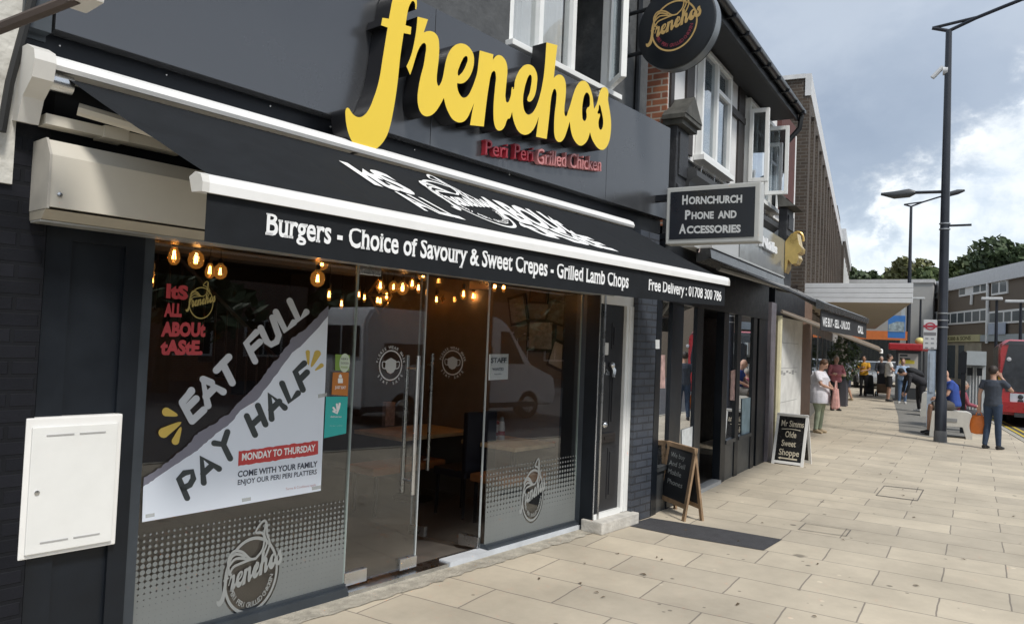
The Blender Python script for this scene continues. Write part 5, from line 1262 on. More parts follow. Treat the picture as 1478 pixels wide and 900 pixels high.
aboard('sweet_shop_board', 'black sandwich board in white frame reading Mr Simms Olde Sweet Shoppe', (1113, 668), (1159, 674), (1122, 597), (1168, 600), .5, WHITEM, mat('glossy_board', (.018, .017, .017), .25, amt=.3), [('Mr Simms', .10, .96, .77, .14, .01), ('Olde', .30, .72, .53, .14, .01), ('Sweet', .20, .74, .33, .14, .01), ('Shoppe', .14, .90, .13, .14, .01)], mat('cream_lettering', (.62, .56, .44), .6), False, .03)

# ================================================================== FAR LEFT: white rendered pier, cable, floodlight arm
lp_ = thing('white_pier', 'flaking white painted brick pier at the left edge above the black brickwork', 'wall', F.pt(-5.6, .1, 3.0))
u0_ = px(31, 60, .1)[0]
b = MB(F); b.box((u0_ - 1.2, -.4, 2.45), (u0_, .10, 7)); b.build('pier', mat('flaking_white_paint', (.55, .54, .50), .85, amt=.35, scale=6, bump=.8, bscale=14), lp_)
b = MB(F); q = px(8, 170, .12); b.box((u0_ - 1.2, .10, q[1] - 1.6), (q[0], .12, q[1] - .5)); b.build('pale_edge', mat('flaking_white_paint', (.5, .5, .5)), lp_)
b = MB(F); pp = [px(*q, .16) for q in ((2, 190), (14, 120), (30, 60), (52, -20))]; b.tube([(u, .16, z) for u, z in pp], .02, 7); tag(b.build('hanging_cable', CORD, None, True), 'thick black cable running down the white pier at the left edge', 'cable')
fl_t = thing('floodlight', 'white floodlight on a dark bracket arm at the top left corner', 'floodlight', F.pt(-5, .5, 3.9))
pa, pb_ = px(-6, 43, .5), px(112, -3, .9)
b = MB(F); b.tube([(pa[0], .5, pa[1]), (pb_[0], .9, pb_[1])], .025, 7); b.build('arm', mat('rusty_dark_steel', (.06, .045, .04), .7, amt=.4), fl_t)
pc_ = px(126, 1, .95); b = MB(F); b.box((pc_[0] - .055, .8, pc_[1] - .0), (pc_[0] + .055, .98, pc_[1] + .09), .01); b.build('lamp_head', mat('off_white_plastic', (.62, .61, .58)), fl_t)
# ================================================================== BROWN BRICK BLOCK BEYOND (frame B)
def onB(x, y, o=0): return B.px(x, y, o)
bz_t = onB(1165, 97)[1]
ub1 = onB(1192, 300)[0]; ub2a = onB(1197, 330)[0]; ub2b = onB(1211, 330)[0]
ub1 = min(ub1, 60); 
bk = thing('brick_block', 'tall brown brick block with narrow piers and white roof edge beyond the timbered building', 'building', B.pt(10, -1, 0))
BBK = brick('brown_brick', (.072, .053, .039), (.055, .042, .033), (.11, .098, .085), phi=PB, rough=.9, bump=.4)
LB = 26.0
b = MB(B); b.box((0, -9, 0), (LB, -.22, bz_t - .11)); b.box((.003, -.219, bz_t - .5), (LB - .003, -.064, bz_t - .112)); b.build('wall', BBK, bk)
b = MB(B); b.box((-.02, -.06, bz_t - .5), (LB, .07, bz_t)); b.box((-.05, -9, bz_t - .10), (LB, -.062, bz_t)); b.build('roof_edge', mat('white_roof_edge', (.60, .61, .62), .6, amt=.12), bk)
b = MB(B)
n_p = 15
for k in range(n_p): b.box((k * LB / n_p, -.22, 2.9), (k * LB / n_p + .62, .04, bz_t - .35))
b.build('pier', BBK, bk)['kind'] = 'stuff'
for k in range(n_p):
    u = k * LB / n_p + .62; uw = LB / n_p - .62
    for z in (3.4, 6.0, 8.2):
        if z > bz_t - 1.6: continue
        f = MB(B); f.box((u + .02, -.20, z), (u + .12, -.06, z + 1.75)); f.box((u + uw - .1, -.20, z), (u + uw - .02, -.06, z + 1.75)); f.box((u + .12, -.2, z), (u + uw - .1, -.08, z + .07)); w_ = f.build('window', UPVC, bk)
        g = MB(B); g.box((u + .12, -.17, z + .07), (u + uw - .1, -.15, z + 1.75)); g.build('pane', GLASSD, w_)
b = MB(B); b.box((LB * .01, -.22, 5.5), (LB, -.1, 5.75)); b.box((0, -.23, 3.0), (LB, -.1, 3.3)); b.build('spandrel', mat('dark_brown_cladding', (.06, .045, .038), .7), bk)
b = MB(B); b.box((0.05, -.15, 0), (LB, -.05, 2.9)); b.build('shopfront', mat('pale_shopfront', (.30, .29, .27), .6, amt=.5, scale=1.2), bk)
b = MB(B)
for k in range(8): b.box((1.5 + k * 3, -.05, .5), (3.6 + k * 3, -.02, 2.3))
b.build('shop_glass', GLASSD, bk)
b2 = thing('brick_block', 'further brown block with a white upper band, behind the tall brick block', 'building', B.pt(34, -1, 0))
LB0, LB1 = 27.5, 44
zt2 = onB(1198, 312)[1]; 
uf = B.px(1198, 330)[0]
b = MB(B); b.box((LB0, -9, 0), (LB1, .1, 8.0)); b.build('wall', BBK, b2)
b = MB(B); b.box((LB0 - .05, -9, 8.0), (LB1, .2, 8.7)); b.build('roof_edge', mat('white_roof_edge', (.6, .61, .62)), b2)
b = MB(B); b.box((LB0 + 1, -8, 8.7), (LB0 + 6, -.3, 10.2)); b.build('roof_cabin', BBK, b2)
for k in range(6):
    g = MB(B); g.box((LB0 + 1 + k * 2.6, .1, 4), (LB0 + 2.2 + k * 2.6, .13, 7.2)); g.build('window', UPVC, b2)

# ------------------------------------------------------------------ white slab canopy over the forecourt
cp = thing('shop_canopy', 'wide white boarded flat canopy jutting over the pavement from the brown block', 'canopy', (19, 2.5, 3))
XC = 17.9; CX = atX(XC)
cu0 = -CX.px(1150, 420)[0]; cu1, cz1 = CX.px(1318, 408); cu1 = -cu1; _, cz0 = CX.px(1318, 437); _, cz1b = CX.px(1160, 408); 
cz1 = (cz1 + cz1b) / 2
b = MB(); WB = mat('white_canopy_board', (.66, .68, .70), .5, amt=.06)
for k in range(4):
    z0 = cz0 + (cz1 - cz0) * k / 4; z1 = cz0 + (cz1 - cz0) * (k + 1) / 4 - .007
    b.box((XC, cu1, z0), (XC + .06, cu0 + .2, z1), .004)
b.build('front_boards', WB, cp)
b = MB(); ta = math.tan(PB); Lc = 19
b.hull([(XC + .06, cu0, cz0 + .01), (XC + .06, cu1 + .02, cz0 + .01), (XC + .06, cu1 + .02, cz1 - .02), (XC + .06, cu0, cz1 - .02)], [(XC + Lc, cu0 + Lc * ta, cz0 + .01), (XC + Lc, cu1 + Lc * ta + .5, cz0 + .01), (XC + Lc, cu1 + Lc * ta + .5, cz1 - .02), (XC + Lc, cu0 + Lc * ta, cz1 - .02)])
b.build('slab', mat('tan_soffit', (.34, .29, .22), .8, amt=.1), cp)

# ------------------------------------------------------------------ third awning with tan underside, hung on the brown block
a3 = thing('shop_awning', 'brown half open awning with a drooping far corner below the white canopy', 'awning', (17, 2.6, 2.4))
TAN = mat('tan_awning_cloth', (.20, .155, .115), .9, amt=.2)
P = [ground(1, 1)] ; 
AXa = 13.1
pA = (AXa, 2.84, 2.47)
d = ray(1272, 503); t_ = 17.0 / d.x; q = EYE + d * t_
pB = (17.0, q.y, q.z)
b = MB()
b.hull([(AXa, 2.8, 2.50), (AXa + 4.4, 3.1, 2.50), (17.6, q.y + .1, q.z + .05), (16.9, q.y, q.z)], [(AXa, 2.8, 2.47), (AXa + 4.4, 3.1, 2.47), (17.6, q.y + .1, q.z - .02), (16.9, q.y, q.z - .03)])
b.build('canopy', TAN, a3)
b = MB(); b.tube([(AXa, 2.8, 2.46), (16.9, q.y, q.z - .04)], .025, 8); b.build('edge_bar', mat('tan_bar', (.20, .17, .14), .5), a3)
b = MB(); b.lathe([(0, -.10), (.035, -.09), (.03, -.02), (.012, 0)], (17.0, q.y, q.z)); b.build('pulley_weight', WHITEM, a3, True)

# ------------------------------------------------------------------ far side: orange shop sign, blue banner, grey hall
XB = 34.0; FB3 = atX(XB)
def box3(name, label, cat, x0, y0, x1, y1, X_, dep, m, group=None, z0=None):
    fr = atX(X_); u0, za = fr.px(x0, y0); u1, zb = fr.px(x1, y1); b = MB(fr); b.box((u0, -dep, min(za, zb) if z0 is None else z0), (u1, 0, max(za, zb))); o = b.build(name, m); tag(o, label, cat, group); return o
o = box3('shop_fascia', 'orange shop fascia far down the pavement under the white canopy', 'shop sign', 1225, 476, 1309, 491, 42, .2, mat('orange_fascia', (.62, .18, .05), .5))
fr42 = atX(42); words(o, VINYLW, [('supermarket', (1252, 486), (1272, 486), (1252, 482), .02)], .004, fr42) if False else None
bn = thing('hanging_banner', 'blue advertising banner hanging under the right end of the canopy', 'banner', (30, 3, 3))
fr30 = atX(31); u0, zt = fr30.px(1282, 455); u1, zb = fr30.px(1306, 488)
b = MB(fr30); b.box((u0, -.1, zb), (u1, 0, zt)); b.build('panel', mat('banner_blue', (.05, .20, .55), .5, amt=.1), bn)
b = MB(fr30); b.prism([(u0 + .02, zb + (zt - zb) * .28), (u1 - .02, zb + (zt - zb) * .28), (u1 - .02, zb + (zt - zb) * .72), (u0 + .3, zb + (zt - zb) * .74), (u0 + .02, zb + (zt - zb) * .6)], .0, .01); b.build('picture', mat('banner_picture', (.30, .38, .42), .5, amt=.7, scale=7), bn)
b = MB(fr30); b.box((u1 - .14, -.11, zt), (u1 - .02, -.06, zt + .5)); b.build('hanger', mat('pale_grey_post', (.45, .5, .52), .5), bn)
hall = thing('grey_hall', 'plain pale grey rendered building end behind the bus shelter', 'building', (62, 6, 0))
fr62 = atX(62); u0, zt = fr62.px(1312, 408); u1, _ = fr62.px(1347, 408)
b = MB(fr62); b.box((u0 - 6, -12, -.1), (u1, 0, zt)); b.build('wall', mat('pale_grey_render', (.36, .36, .35), .85, amt=.08, scale=1), hall)
b = MB(fr62); b.box((u0 - 6.1, -12, zt), (u1 + .1, .1, zt + .25)); b.build('roof_edge', mat('grey_roof_edge', (.5, .5, .5), .7), hall)
b = MB(fr62); b.box((u0 - 6, -.0, 0.0), (u0 - .5, .05, 3.0)); b.build('shop_window', GLASSD, hall)
# ------------------------------------------------------------------ brown clad terrace across the road
pL, pR = V((66, 4.2, 0)), V((50, -5.2, 0))
ra = ray(1343, 480); rb_ = ray(1500, 480)
pL = EYE + ra * (66 / ra.x); pR = EYE + rb_ * (50 / rb_.x); pL.z = pR.z = 0
dT = (pR - pL).normalized(); nT = V((dT.y, -dT.x, 0)); nT = nT if nT.x < 0 else -nT
T = Frame(pL, dT, nT); LT = (pR - pL).length
tb = thing('brown_terrace', 'brown clad flat roofed terrace with white windows and shops across the road', 'building', pL)
tz = (T.px(1343, 405)[1] + T.px(1470, 391)[1]) / 2
tzf = tz - .85
b = MB(T); b.box((0, -10, -.1), (LT + 8, 0, tz)); b.build('wall', mat('brown_cladding', (.155, .125, .095), .8, amt=.08, scale=2), tb)
b = MB(T); b.box((-.1, -10, tz - .75), (LT + 8, .2, tz + .12)); b.build('roof_edge', mat('white_roof_edge', (.6, .61, .62)), tb)
def Tu(x): return T.px(x, 450)[0]
def Tz(y, x=1400): return T.px(x, y)[1]
TG = mat('dim_far_glass', (.10, .12, .13), .15)
def twin(x0, x1, y0, y1, n, solid=()):
    u0, u1 = Tu(x0), Tu(x1); xm = (x0 + x1) / 2; z1, z0 = Tz(y0, xm), Tz(y1, xm)
    f = MB(T); f.box((u0, .0, z0), (u1, .07, z1)); w_ = f.build('window', UPVC, tb); w1 = (u1 - u0) / n
    g = MB(T)
    for k in range(n):
        if k in solid: continue
        g.box((u0 + w1 * k + .1, .07, z0 + .12), (u0 + w1 * (k + 1) - .1, .075, z1 - .12))
    g.build('pane', TG, w_)
twin(1385, 1427, 408, 425, 4, (1,)); twin(1432, 1455, 404, 425, 2); twin(1345, 1353, 412, 431, 1)
twin(1343, 1353, 450, 466, 1); twin(1364, 1428, 448, 467, 6); twin(1429, 1500, 446, 466, 6)
b = MB(T); b.tube([(Tu(1428), .12, 2.8), (Tu(1428), .12, tz - .7)], .09, 8); b.tube([(Tu(1405), .1, Tz(425)), (Tu(1404), .1, Tz(440))], .09, 8); b.build('white_pipe', UPVC, tb, True)
b = MB(T); b.box((Tu(1364), .0, Tz(493)), (Tu(1418), .14, Tz(483))); fs_ = b.build('shop_fascia', mat('pale_yellow_fascia', (.52, .49, .28), .6), tb)
b = MB(T); lettering(b, T, .145, 'KIBB & SONS', (1368, 491.3), (1401, 490.3), (1368, 486), .03); b.build('fascia_lettering', mat('dark_olive_ink', (.10, .09, .03), .6), fs_)
b = MB(T); b.box((Tu(1419), .0, Tz(493)), (LT + 8, .14, Tz(484))); b.build('grey_fascia', mat('pale_blue_fascia', (.40, .45, .47), .6, amt=.2, scale=1), tb)
b = MB(T); b.box((Tu(1364), .0, 0.0), (Tu(1418), .05, Tz(494))); b.build('shopfront', mat('cream_shopfront', (.36, .33, .26), .7, amt=.35, scale=.8), tb)
b = MB(T); b.box((Tu(1367), .05, .4), (Tu(1381), .07, Tz(498))); b.box((Tu(1386), .05, .4), (Tu(1394), .07, Tz(498))); b.build('shop_glass', TG, tb)
b = MB(T); b.box((Tu(1432), .15, Tz(484)), (Tu(1456), .2, Tz(469))); hb = b.build('hung_sign', mat('pale_blue_sign', (.42, .48, .58), .6), tb)

# ------------------------------------------------------------------ street lamps
LPM = mat('navy_black_lamp_paint', (.018, .022, .032), .38, amt=.25, scale=3)
def zat(base, x, y): d = ray(x, y); t = base.x / d.x; return EYE.z + d.z * t
def lamp_post(base, top, label, arm_low=True):
    t = thing('street_lamp', label, 'street lamp', base, 0, None); H_ = top
    x, y = base.x, base.y
    b = MB(); b.tube([(x, y, 0), (x, y, .9), (x, y, .93), (x, y, H_ * .5), (x, y, H_)], [.118, .115, .10, .092, .062], 14); b.build('pole', LPM, t, True)
    b = MB(); b.tube([(x, y, 0), (x, y, .02), (x, y, .22), (x, y, .24)], [.135, .13, .125, .118], 14); b.build('base_sleeve', mat('grey_lamp_base', (.12, .125, .13), .6), t, True)
    b = MB(); L_ = 1.35
    b.tube([(x, y, H_), (x, y + .32, H_ + .12)], .04, 8); b.tube([(x, y + .32, H_ + .12), (x, y - .5, H_ + .20)], .035, 8); b.tube([(x, y, H_), (x, y - .5, H_ + .19), (x, y - 1.0, H_ + .34), (x, y - L_, H_ + .44)], .04, 8); b.build('top_arm', LPM, t, True)
    b = MB(); b.tube([(x, y - L_, H_ + .44), (x, y - L_ - .2, H_ + .49), (x, y - L_ - .65, H_ + .60), (x, y - L_ - .95, H_ + .66)], [.05, .12, .13, .05], 10); b.build('lantern', mat('grey_lantern', (.06, .065, .07), .4), t, True)
    if arm_low:
        zz = zat(base, 1358, 277); b = MB(); b.tube([(x, y, zz), (x, y + .62, zz + .02)], .035, 8); la = b.build('side_arm', LPM, t, True)
        b = MB(); b.tube([(x, y + .58, zz + .02), (x, y + .7, zz + .015), (x, y + 1.0, zz - .01), (x, y + 1.27, zz + .03)], [.04, .10, .09, .03], 10); b.build('side_lantern', mat('grey_lantern', (.06, .065, .07)), t, True)
        b = MB()
        for yy in (323, 331, 452, 462, 472): z_ = zat(base, 1360, yy); b.tube([(x, y, z_ - .012), (x, y, z_ + .012)], .098 + .012, 14)
        b.build('clamp_band', mat('band_steel', (.4, .42, .44), .4, metal=.5), t, True)
        z_ = zat(base, 1365, 326); b = MB(); b.box((x - .05, y - .5, z_ - .015), (x + .05, y - .08, z_ + .02)); b.build('bracket', LPM, t)
        z_ = zat(base, 1362, 103); b = MB(); b.tube([(x, y, z_), (x, y + .10, z_)], .09, 10); b.tube([(x, y + .1, z_ + .10), (x - .02, y + .30, z_ - .12)], .05, 8); b.build('camera', mat('white_camera', (.55, .56, .57), .4), t, True)
    return t
lb1 = ground(1357, 637); lamp_post(lb1, zat(lb1, 1368, 45), 'tall dark street lamp beside the white bench, with a second lower lantern')
lb2 = ground(1309, 566); lamp_post(lb2, zat(lb2, 1315, 298), 'far dark street lamp rising behind the white canopy', False)
# small lamps across the road
def small_lamp(x, ytop, X_, label):
    d = ray(x, 520); q = EYE + d * (X_ / d.x); z = EYE.z + ray(x, ytop).z * X_ / ray(x, ytop).x
    t = thing('street_lamp', label, 'street lamp', (q.x, q.y, -.1)); b = MB(); b.tube([(q.x, q.y, -.1), (q.x, q.y, z)], [.09, .06], 8); b.build('pole', LPM, t, True)
    b = MB(); b.box((q.x - .2, q.y - .25, z), (q.x + .2, q.y + .65, z + .14), .04); b.build('lantern', mat('pale_lantern', (.6, .62, .62), .4), t)
small_lamp(1437, 433, 44, 'slim lamp with pale flat lantern in front of the brown terrace, left one'); small_lamp(1472, 437, 44, 'slim lamp with pale flat lantern in front of the brown terrace, at the right edge')
small_lamp(1327, 432, 58, 'slim dark lamp in front of the pale grey building end')

# ------------------------------------------------------------------ bus stop flag, shelter, totem
RDB = mat('bus_red', (.42, .028, .035), .3, amt=.08, coat=.3)
fs = thing('bus_stop_flag', 'white bus stop sign with a red ring mark left of the tall lamp', 'bus stop sign', (21, 1, 0))
XF = 22.5; frf = atX(XF); u0, zt = frf.px(1333, 461); u1, zb = frf.px(1352, 504); _, zm = frf.px(1340, 478)
b = MB(frf); b.box((u0, -.04, zb), (u1, 0, zt), .01); b.build('panel', mat('flag_white', (.66, .68, .70), .5, amt=.06), fs)
b = MB(frf); b.box((u0 + .02, .0, zm - .10), (u1 - .02, .005, zm - .02)); b.build('grey_strip', mat('flag_grey', (.22, .22, .24), .5), fs)
cu_, cz_ = (u0 + u1) / 2, zt - .17; b = MB(frf)
for k in range(28):
    t0, t1 = 2 * math.pi * k / 28, 2 * math.pi * (k + 1) / 28; b.quad(*((cu_ + r_ * math.cos(a), .006, cz_ + r_ * .8 * math.sin(a)) for r_, a in ((.085, t0), (.125, t0), (.125, t1), (.085, t1))))
b.box((cu_ - .16, .006, cz_ - .028), (cu_ + .16, .009, cz_ + .028)); b.build('roundel', mat('roundel_red', (.45, .05, .08), .5), fs)
b = MB(frf); PRT = mat('flag_print', (.25, .27, .3), .6)

for r_ in range(3):
    for c_ in range(3): b.box((u0 + .05 + c_ * .13, .0, zm - .2 - r_ * .12), (u0 + .12 + c_ * .13, .004, zm - .17 - r_ * .12))
b.build('faint_print', PRT, fs)
b = MB(frf); b.tube([(u1 + .04, -.02, 0), (u1 + .04, -.02, zt + .05)], .035, 8); b.build('pole', mat('pale_grey_post', (.45, .5, .52)), fs, True)
b = MB(frf); ua, _ = frf.px(1338, 560); ub, zz = frf.px(1351, 505); b.box((ua, -.1, .0), (ub, -.02, zb - .02)); b.box((ua + .05, -.02, .9), (ub - .05, .0, zb - .1)); b.build('timetable_case', mat('timetable_blue_white', (.42, .50, .60), .35, amt=.2, scale=8), fs)
shp = thing('bus_shelter', 'red roofed bus shelter with an end advert panel beyond the people on the pavement', 'bus shelter', (34, 3, 0))
XSH = 33.9; fsh = atX(XSH); u0, zt = fsh.px(1293, 505); u1, zb = fsh.px(1328, 578); ur_, zr = fsh.px(1332, 497); ul_, _ = fsh.px(1283, 497)
b = MB(fsh); b.box((ul_, -4.5, zt + .0), (ur_, .2, zt + .28), .05); b.build('roof', RDB, shp)
b = MB(fsh); b.box((u0, -.12, .1), (u1, 0, zt)); adp = b.build('advert_frame', mat('dark_shelter_frame', (.05, .055, .06), .4), shp)
b = MB(fsh); b.box((u0 + .1, .0, .55), (u1 - .1, .01, zt - .12)); b.build('advert_panel', mat('advert_paper', (.46, .44, .40), .4, amt=.25, scale=1.5), adp)
ua, za = fsh.px(1298, 516); ub, zb_ = fsh.px(1320, 525); b = MB(fsh); b.prism([(ua, zb_), (ub, zb_), (ub, za - .1), (ua + .05, za)], .01, .014); b.build('yellow_block', mat('advert_yellow', (.62, .52, .06), .5), adp)
b = MB(fsh); ua, za = fsh.px(1299, 513); b.box((ua, .012, za - .02), (ub - .25, .015, za + .05)); b.box((ua, .015, zb_ + .15), (ub - .15, .017, zb_ + .22)); b.build('advert_bars', PK, adp)
for q in (0, 4.2):
    b = MB(fsh); b.tube([(u1 + .1, -q - .1, 0), (u1 + .1, -q - .1, zt)], .04, 8); b.build('post', mat('dark_shelter_frame', (.05, .055, .06)), shp)
b = MB(fsh); b.box((u0 + .1, -4.4, .4), (u0 + .12, -.3, zt - .1)); b.build('side_glass', GLASSD, shp)
b = MB(fsh); b.box((u0 + .15, -3.6, .42), (u0 + .5, -.6, .47)); b.build('shelter_bench', mat('blue_bench', (.05, .12, .35), .5), shp)
b = MB(fsh); u_, z_ = fsh.px(1327, 493); b.ball((u_, -.3, z_ + .02), (.18, .18, .16)); tag(b.build('globe_beacon', mat('pale_yellow_globe', (.62, .55, .2), .4), None, True), 'pale yellow crossing beacon globe above the red shelter roof', 'beacon')
o = bpy.data.objects['globe_beacon']

# ------------------------------------------------------------------ bench, phone box, parking post
bc = thing('concrete_bench', 'long white concrete bench with a small plaque beside the tall lamp', 'bench', ground(1375, 625))
bx = ground(1405, 632); by = ground(1340, 600)
WCON = mat('white_cast_stone', (.55, .54, .50), .6, amt=.15, scale=5)
bnr, bnl = ground(1408, 633), V((20.3, 1.45, 0))
fe = atX(19.5); 
e0 = ground(1402, 634); 
BE = Frame((e0.x, e0.y, 0), (-.05, 1, 0), (-1, -.05, 0))
bw_ = .80; bh_ = .60
b = MB(BE); b.prism([(-.02, .0), (.10, .0), (.17, .26), (bw_ - .17, .26), (bw_ - .1, 0), (bw_ + .03, 0), (bw_ - .02, bh_ - .03), (bw_ - .08, bh_), (.08, bh_), (.0, bh_ - .04)], -.55, 0); b.build('bench_body', WCON, bc)
b = MB(BE); b.box((.28, .001, .36), (.52, .012, .44), .003); b.build('plaque', mat('grey_plaque', (.3, .31, .32), .4, metal=.4), bc)
gq = ground(1341, 601); BQ = Frame((gq.x, gq.y, 0), (0, 1, 0), (-1, 0, 0)); b = MB(BQ); b.prism([(-.2, 0), (.24, 0), (.2, .68), (.17, .72), (-.15, .72), (-.18, .68)], -.5, 0); tag(b.build('stone_block', WCON), 'upright white stone block behind the tall lamp, on its left', 'block')
kx = ground(1397, 588)
ph = thing('phone_kiosk', 'grey telephone kiosk with pale ribbed panels in front of the bus', 'kiosk', (24, 0, 0))
XK = 22.2; fk = atX(XK); u0, zt = fk.px(1395, 506); u1, _ = fk.px(1424, 506)
b = MB(fk); b.box((u0, -.9, .0), (u1, -.82, zt - .1)); b.box((u0, -.82, zt - .35), (u1, .0, zt)); b.build('hood', mat('kiosk_grey', (.40, .44, .46), .35, amt=.1), ph)
b = MB(fk)
for k in range(5): b.box((u0 + (u1 - u0) * (.18 + .16 * k), -.8, .5), (u0 + (u1 - u0) * (.24 + .16 * k), -.76, zt - .4))
b.build('ribs', mat('pale_kiosk_bars', (.60, .62, .63), .4), ph)
b = MB(fk); b.box((u0 + .02, -.5, zt - .62), (u0 + .14, -.4, zt - .42)); b.box((u1 - .2, -.5, zt - .62), (u1 - .08, -.4, zt - .42)); b.build('handset_box', BLACK, ph)
pm = thing('parking_post', 'black ticket machine post left of the grey telephone kiosk', 'ticket machine', (21, 0, 0))
XP_ = 21.4; fp = atX(XP_); u0, zt = fp.px(1391, 508); 
b = MB(fp); b.box((u0 - .05, -.08, 0), (u0 + .05, 0, zt - .5)); b.build('post', BLACK, pm)
b = MB(fp); b.prism([(u0 - .09, zt - .50), (u0 + .06, zt - .50), (u0 + .07, zt), (u0 - .01, zt + .04), (u0 - .09, zt - .03)], -.18, .02); b.build('head', BLACK, pm)

# ------------------------------------------------------------------ red bus from behind
bus = thing('red_bus', 'red single deck bus seen from behind at the right edge', 'bus', (28, -2, -.13))
bl_ = ground(1440, 614, -.13); XBk, YBk = bl_.x, bl_.y
fb = atX(XBk); zt = fb.px(1440, 490)[1]; zt = max(zt, 2.6)
zt = fb.px(1450, 489)[1]
BW, BL, z0 = 2.5, 10.0, .12
BK = Frame((XBk, YBk, 0), (0, -1, 0), (-1, 0, 0))     # u to the right, off towards the camera
def rbox(u0, u1, z0, z1, r):
    out = []
    for cx, cz, a0 in ((u1 - r, z0 + .02, -90), (u1 - r, z1 - r, 0), (u0 + r, z1 - r, 90), (u0 + r, z0 + .02, 180)):
        if a0 in (-90, 180): out.append((u1 if a0 == -90 else u0, z0)); continue
        out += [(cx + r * math.cos(R(a0 + 22.5 * k)), cz + r * math.sin(R(a0 + 22.5 * k))) for k in range(5)]
    return out
b = MB(BK); rg = rbox(0, BW, z0 + .1, zt, .28); ri = [(.04 + u * (BW - .08) / BW, z) for u, z in rbox(0, BW, z0 + .1, zt - .06, .3)]
b.hull([(u, -.25, z) for u, z in rg], [(u, -BL, z) for u, z in rg]); 
b.hull([(u, 0, z) for u, z in ri], [(u, -.25, z) for u, z in rg]); body = b.build('body', RDB, bus, True, 30)
b = MB(BK); zw0 = fb.px(1460, 565)[1]; b.prism([(.18, zw0), (BW - .18, zw0), (BW - .12, zw0 + .5), (BW - .24, zt - .16), (.24, zt - .16), (.08, zw0 + .5)], -.02, .012); b.build('rear_window', mat('dark_bus_glass', (.03, .035, .045), .12, amt=.3), bus)
b = MB(BK); b.prism([(.12, zt - .16), (BW - .12, zt - .16), (BW - .25, zt - .05), (.25, zt - .05)], -.02, .016); b.build('rear_header', mat('dark_header', (.06, .065, .075), .3), bus)
a0_, za = fb.px(1458, 567); a1_, zb = fb.px(1500, 589); b = MB(BK); b.box((fb.px(1458, 567)[0] + YBk, .0, zb), (fb.px(1500, 589)[0] + YBk + .3, .014, za)); ad = b.build('rear_advert', mat('advert_white', (.55, .60, .66), .4, amt=.2, scale=4), bus)
b = MB(BK); uu = fb.px(1473, 580)[0] + YBk; b.ball((uu, .015, (za + zb) / 2 + .1), (.02, .07, .07)); b.prism([(uu - .1, zb + .05), (uu + .1, zb + .05), (uu + .06, (za + zb) / 2 + .02), (uu - .06, (za + zb) / 2 + .02)], .014, .02); b.build('advert_figure', PK, ad)
b = MB(BK); b.hull([(-.02, .10, z0 + .18), (BW + .02, .10, z0 + .18), (BW + .02, .12, z0 + .48), (-.02, .12, z0 + .48)], [(-.02, -.2, z0 + .12), (BW + .02, -.2, z0 + .12), (BW + .02, -.2, z0 + .5), (-.02, -.2, z0 + .5)]); b.build('bumper', RDB, bus)
b = MB(BK); b.box((.4, .06, z0 + .05), (BW - .4, .115, z0 + .17)); b.build('tow_panel', mat('dark_grey_plastic', (.05, .05, .055), .6), bus)
b = MB(BK); b.box((.9, .115, z0 + .3), (1.45, .125, z0 + .42)); b.build('number_plate', mat('plate_yellow', (.62, .5, .06), .4), bus)
for u in (.13, BW - .13):
    b = MB(BK); b.lathe([(0, .03), (.06, .02), (.06, 0)], (u + .12, 0, zw0 + .95), (0, 1, 0), 12); b.build('tail_lamp', mat('lamp_lens', (.6, .6, .62), .2), bus)
for k in range(5):
    g = MB(BK); g.box((-.006, -1.2 - k * 1.75, 1.15), (.0, -2.75 - k * 1.75, 2.25)); g.build('side_window', mat('dark_bus_glass', (.03, .035, .045)), bus)
for yy in (-2.6, -8.2):
    for u in (0.0, BW - .3):
        b = MB(BK); b.lathe([(.0, 0), (.25, 0), (.47, .02), (.48, .15), (.47, .28), (.25, .3), (0, .3)], (u, yy, .35), (1, 0, 0), 18); b.build('wheel', mat('tyre_rubber', (.02, .02, .02), .8), bus, True)

